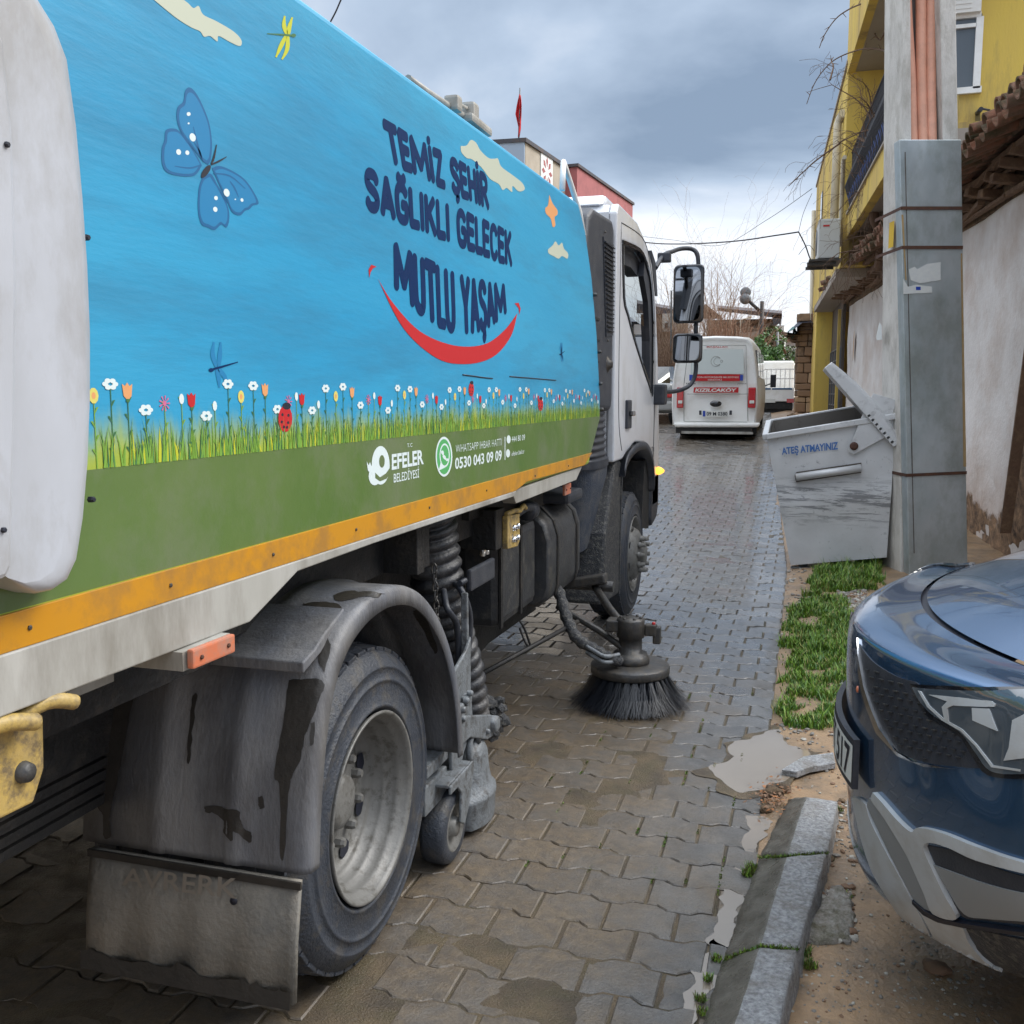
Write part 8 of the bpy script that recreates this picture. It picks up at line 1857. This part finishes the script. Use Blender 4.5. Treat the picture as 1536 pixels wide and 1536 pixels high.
drp('grille_trim', [(1289, 958), (1291, 985), (1299, 1030), (1308, 1058), (1322, 1092), (1345, 1125), (1372, 1142), (1420, 1151), (1440, 1153), (1390, 1150), (1350, 1134), (1318, 1100), (1303, 1062), (1294, 1030), (1287, 985)], M['chrome'], .007, gr, size=8, smooth_in=False)
hl = drp('headlight', [(1374, 1031), (1430, 1036), (1536, 1040), (1660, 1036), (1640, 1100), (1600, 1150), (1536, 1160), (1492, 1156), (1470, 1130), (1450, 1102), (1428, 1086), (1402, 1070), (1384, 1050)], M['lamp_glass'], .010, size=8)
hl_b = drp('lamp_surround', [(1368, 1026), (1430, 1030), (1536, 1034), (1670, 1028), (1650, 1110), (1605, 1160), (1536, 1168), (1484, 1162), (1462, 1134), (1444, 1106), (1424, 1092), (1396, 1076), (1378, 1052)], M['black_gloss'], .006, hl, size=8)
for L_ in ([(1400, 1042), (1440, 1046), (1494, 1053), (1500, 1057), (1498, 1061), (1470, 1060), (1436, 1058), (1428, 1062), (1430, 1082), (1424, 1080), (1420, 1060), (1428, 1052)], [(1465, 1062), (1490, 1063), (1496, 1078), (1503, 1096), (1466, 1080)], [(1525, 1080), (1545, 1070), (1560, 1090), (1550, 1135), (1512, 1140), (1520, 1120)]):
    drp('light_guide', L_, M['silver'], .0125, hl, size=12, smooth_in=False)
drp('lamp_edge', [(1384, 1036), (1398, 1060), (1420, 1080), (1448, 1096), (1470, 1118), (1494, 1150), (1536, 1156), (1536, 1153), (1496, 1147), (1472, 1116), (1450, 1093), (1423, 1078), (1401, 1058), (1388, 1037)], M['silver'], .0122, hl, size=12, smooth_in=False)
# bumper trims
drp('skid_trim', [(1316, 1188), (1330, 1203), (1352, 1228), (1373, 1246), (1384, 1240), (1420, 1248), (1470, 1268), (1536, 1290), (1640, 1312), (1640, 1328), (1536, 1306), (1470, 1288), (1430, 1270), (1402, 1262), (1392, 1270), (1404, 1300), (1422, 1338), (1440, 1374), (1405, 1367), (1392, 1338), (1378, 1306), (1366, 1280), (1348, 1250), (1330, 1222), (1314, 1200)], M['silver'], .012, size=8)
drp('bumper_insert', [(1309, 1196), (1330, 1224), (1348, 1252), (1365, 1282), (1378, 1310), (1391, 1340), (1401, 1364), (1376, 1349), (1352, 1306), (1330, 1262), (1312, 1224), (1305, 1208)], M['insert_grey'], .008, size=8)
drp('lower_lip', [(1304, 1206), (1312, 1232), (1332, 1272), (1354, 1312), (1374, 1350), (1392, 1384), (1406, 1420), (1392, 1414), (1362, 1384), (1338, 1348), (1314, 1308), (1298, 1262), (1288, 1220), (1285, 1195)], M['silver'], .010, size=8)
drp('corner_trim', [(1378, 1354), (1412, 1380), (1446, 1386), (1456, 1408), (1475, 1432), (1494, 1448), (1500, 1462), (1470, 1452), (1436, 1434), (1410, 1414), (1396, 1386)], M['silver'], .010, size=8)
drp('lip_seam', [(1374, 1347), (1392, 1362), (1414, 1373), (1446, 1380), (1536, 1392), (1640, 1402), (1640, 1408), (1536, 1398), (1446, 1386), (1412, 1379), (1390, 1368), (1374, 1352)], M['black_ink'], .0125, size=8, smooth_in=False)
drp('fog_panel', [(1392, 1268), (1432, 1276), (1480, 1296), (1536, 1314), (1640, 1335), (1640, 1395), (1536, 1386), (1480, 1380), (1444, 1374), (1424, 1336), (1404, 1296)], M['black_plastic'], .002, size=8)
drp('fog_insert', [(1402, 1296), (1440, 1310), (1480, 1324), (1536, 1338), (1640, 1354), (1640, 1388), (1536, 1380), (1480, 1376), (1449, 1370), (1424, 1334)], M['insert_grey'], .005, size=8)
drp('lower_grille', [(1450, 1392), (1480, 1396), (1536, 1408), (1650, 1420), (1650, 1490), (1560, 1480), (1536, 1470), (1500, 1452), (1472, 1430), (1462, 1412)], M['mud_black'], .003, size=8)
q = MB(); nseg = 12; rows = []
for zz in (.605, .735):
    rows.append([spt(-.29 + .58 * k / nseg, 4.3) + Vector((-.022, 0, 0)) for k in range(nseg + 1)])
    for p in rows[-1]: p.z = zz
fr2 = [[Vector((p.x, p.y, p.z)) for p in r] for r in rows]
q.grid(fr2, 0, False); npf = q.build('number_plate', M['black_plastic'], CR, solid=.016)
q = MB(); q.grid([[p + Vector((-.010, 0, dz)) for p in r[0:]] for r, dz in ((rows[0], .016), (rows[1], -.016))], 0, False); q.build('plate_face', M['plate'], npf)
q = MB(); p0, p1 = rows[0][0], rows[0][-1]
put_text(q, '09 AFT 517', Vector((rows[0][0].x - .0125 - .0, CYC + .22, .715)), Vector((rows[0][-1].x - .0125, CYC - .25, .715)), Vector((rows[0][0].x - .0125, CYC + .22, .628)), Vector((rows[0][-1].x - .0125, CYC - .25, .628)), 0, 0, .02)
for i_ in range(len(q.v)): 
    v = Vector(q.v[i_]); tt = (CYC - v.y) / .92; q.v[i_] = (spt(tt, 4.3).x - .0335, v.y, v.z)
q.build('plate_lettering', M['black_ink'], npf)
q = MB(); c = surf(1291, 1034, .006); q.lathe([(0, .006), (.008, .004), (.009, 0)], c, (Vector((-1, 0, 0)), Vector((0, 1, 0)), Vector((0, 0, 1))), 10); q.build('tow_cover', M['orange_marker'], CR)
q = MB(); c = Vector((1.2, CYC - .0, 1.205)); q.cbox(Vector((.50, CYC + .93, 1.00)), (.01, .01, .01), .002)
for sd_ in (-1, 1):
    q = MB(); q.cbox(Vector((1.55, CYC - sd_ * 1.0, 1.10)), (.12, .20, .14), .04); q.build('wing_mirror', M['car_paint'], CR)
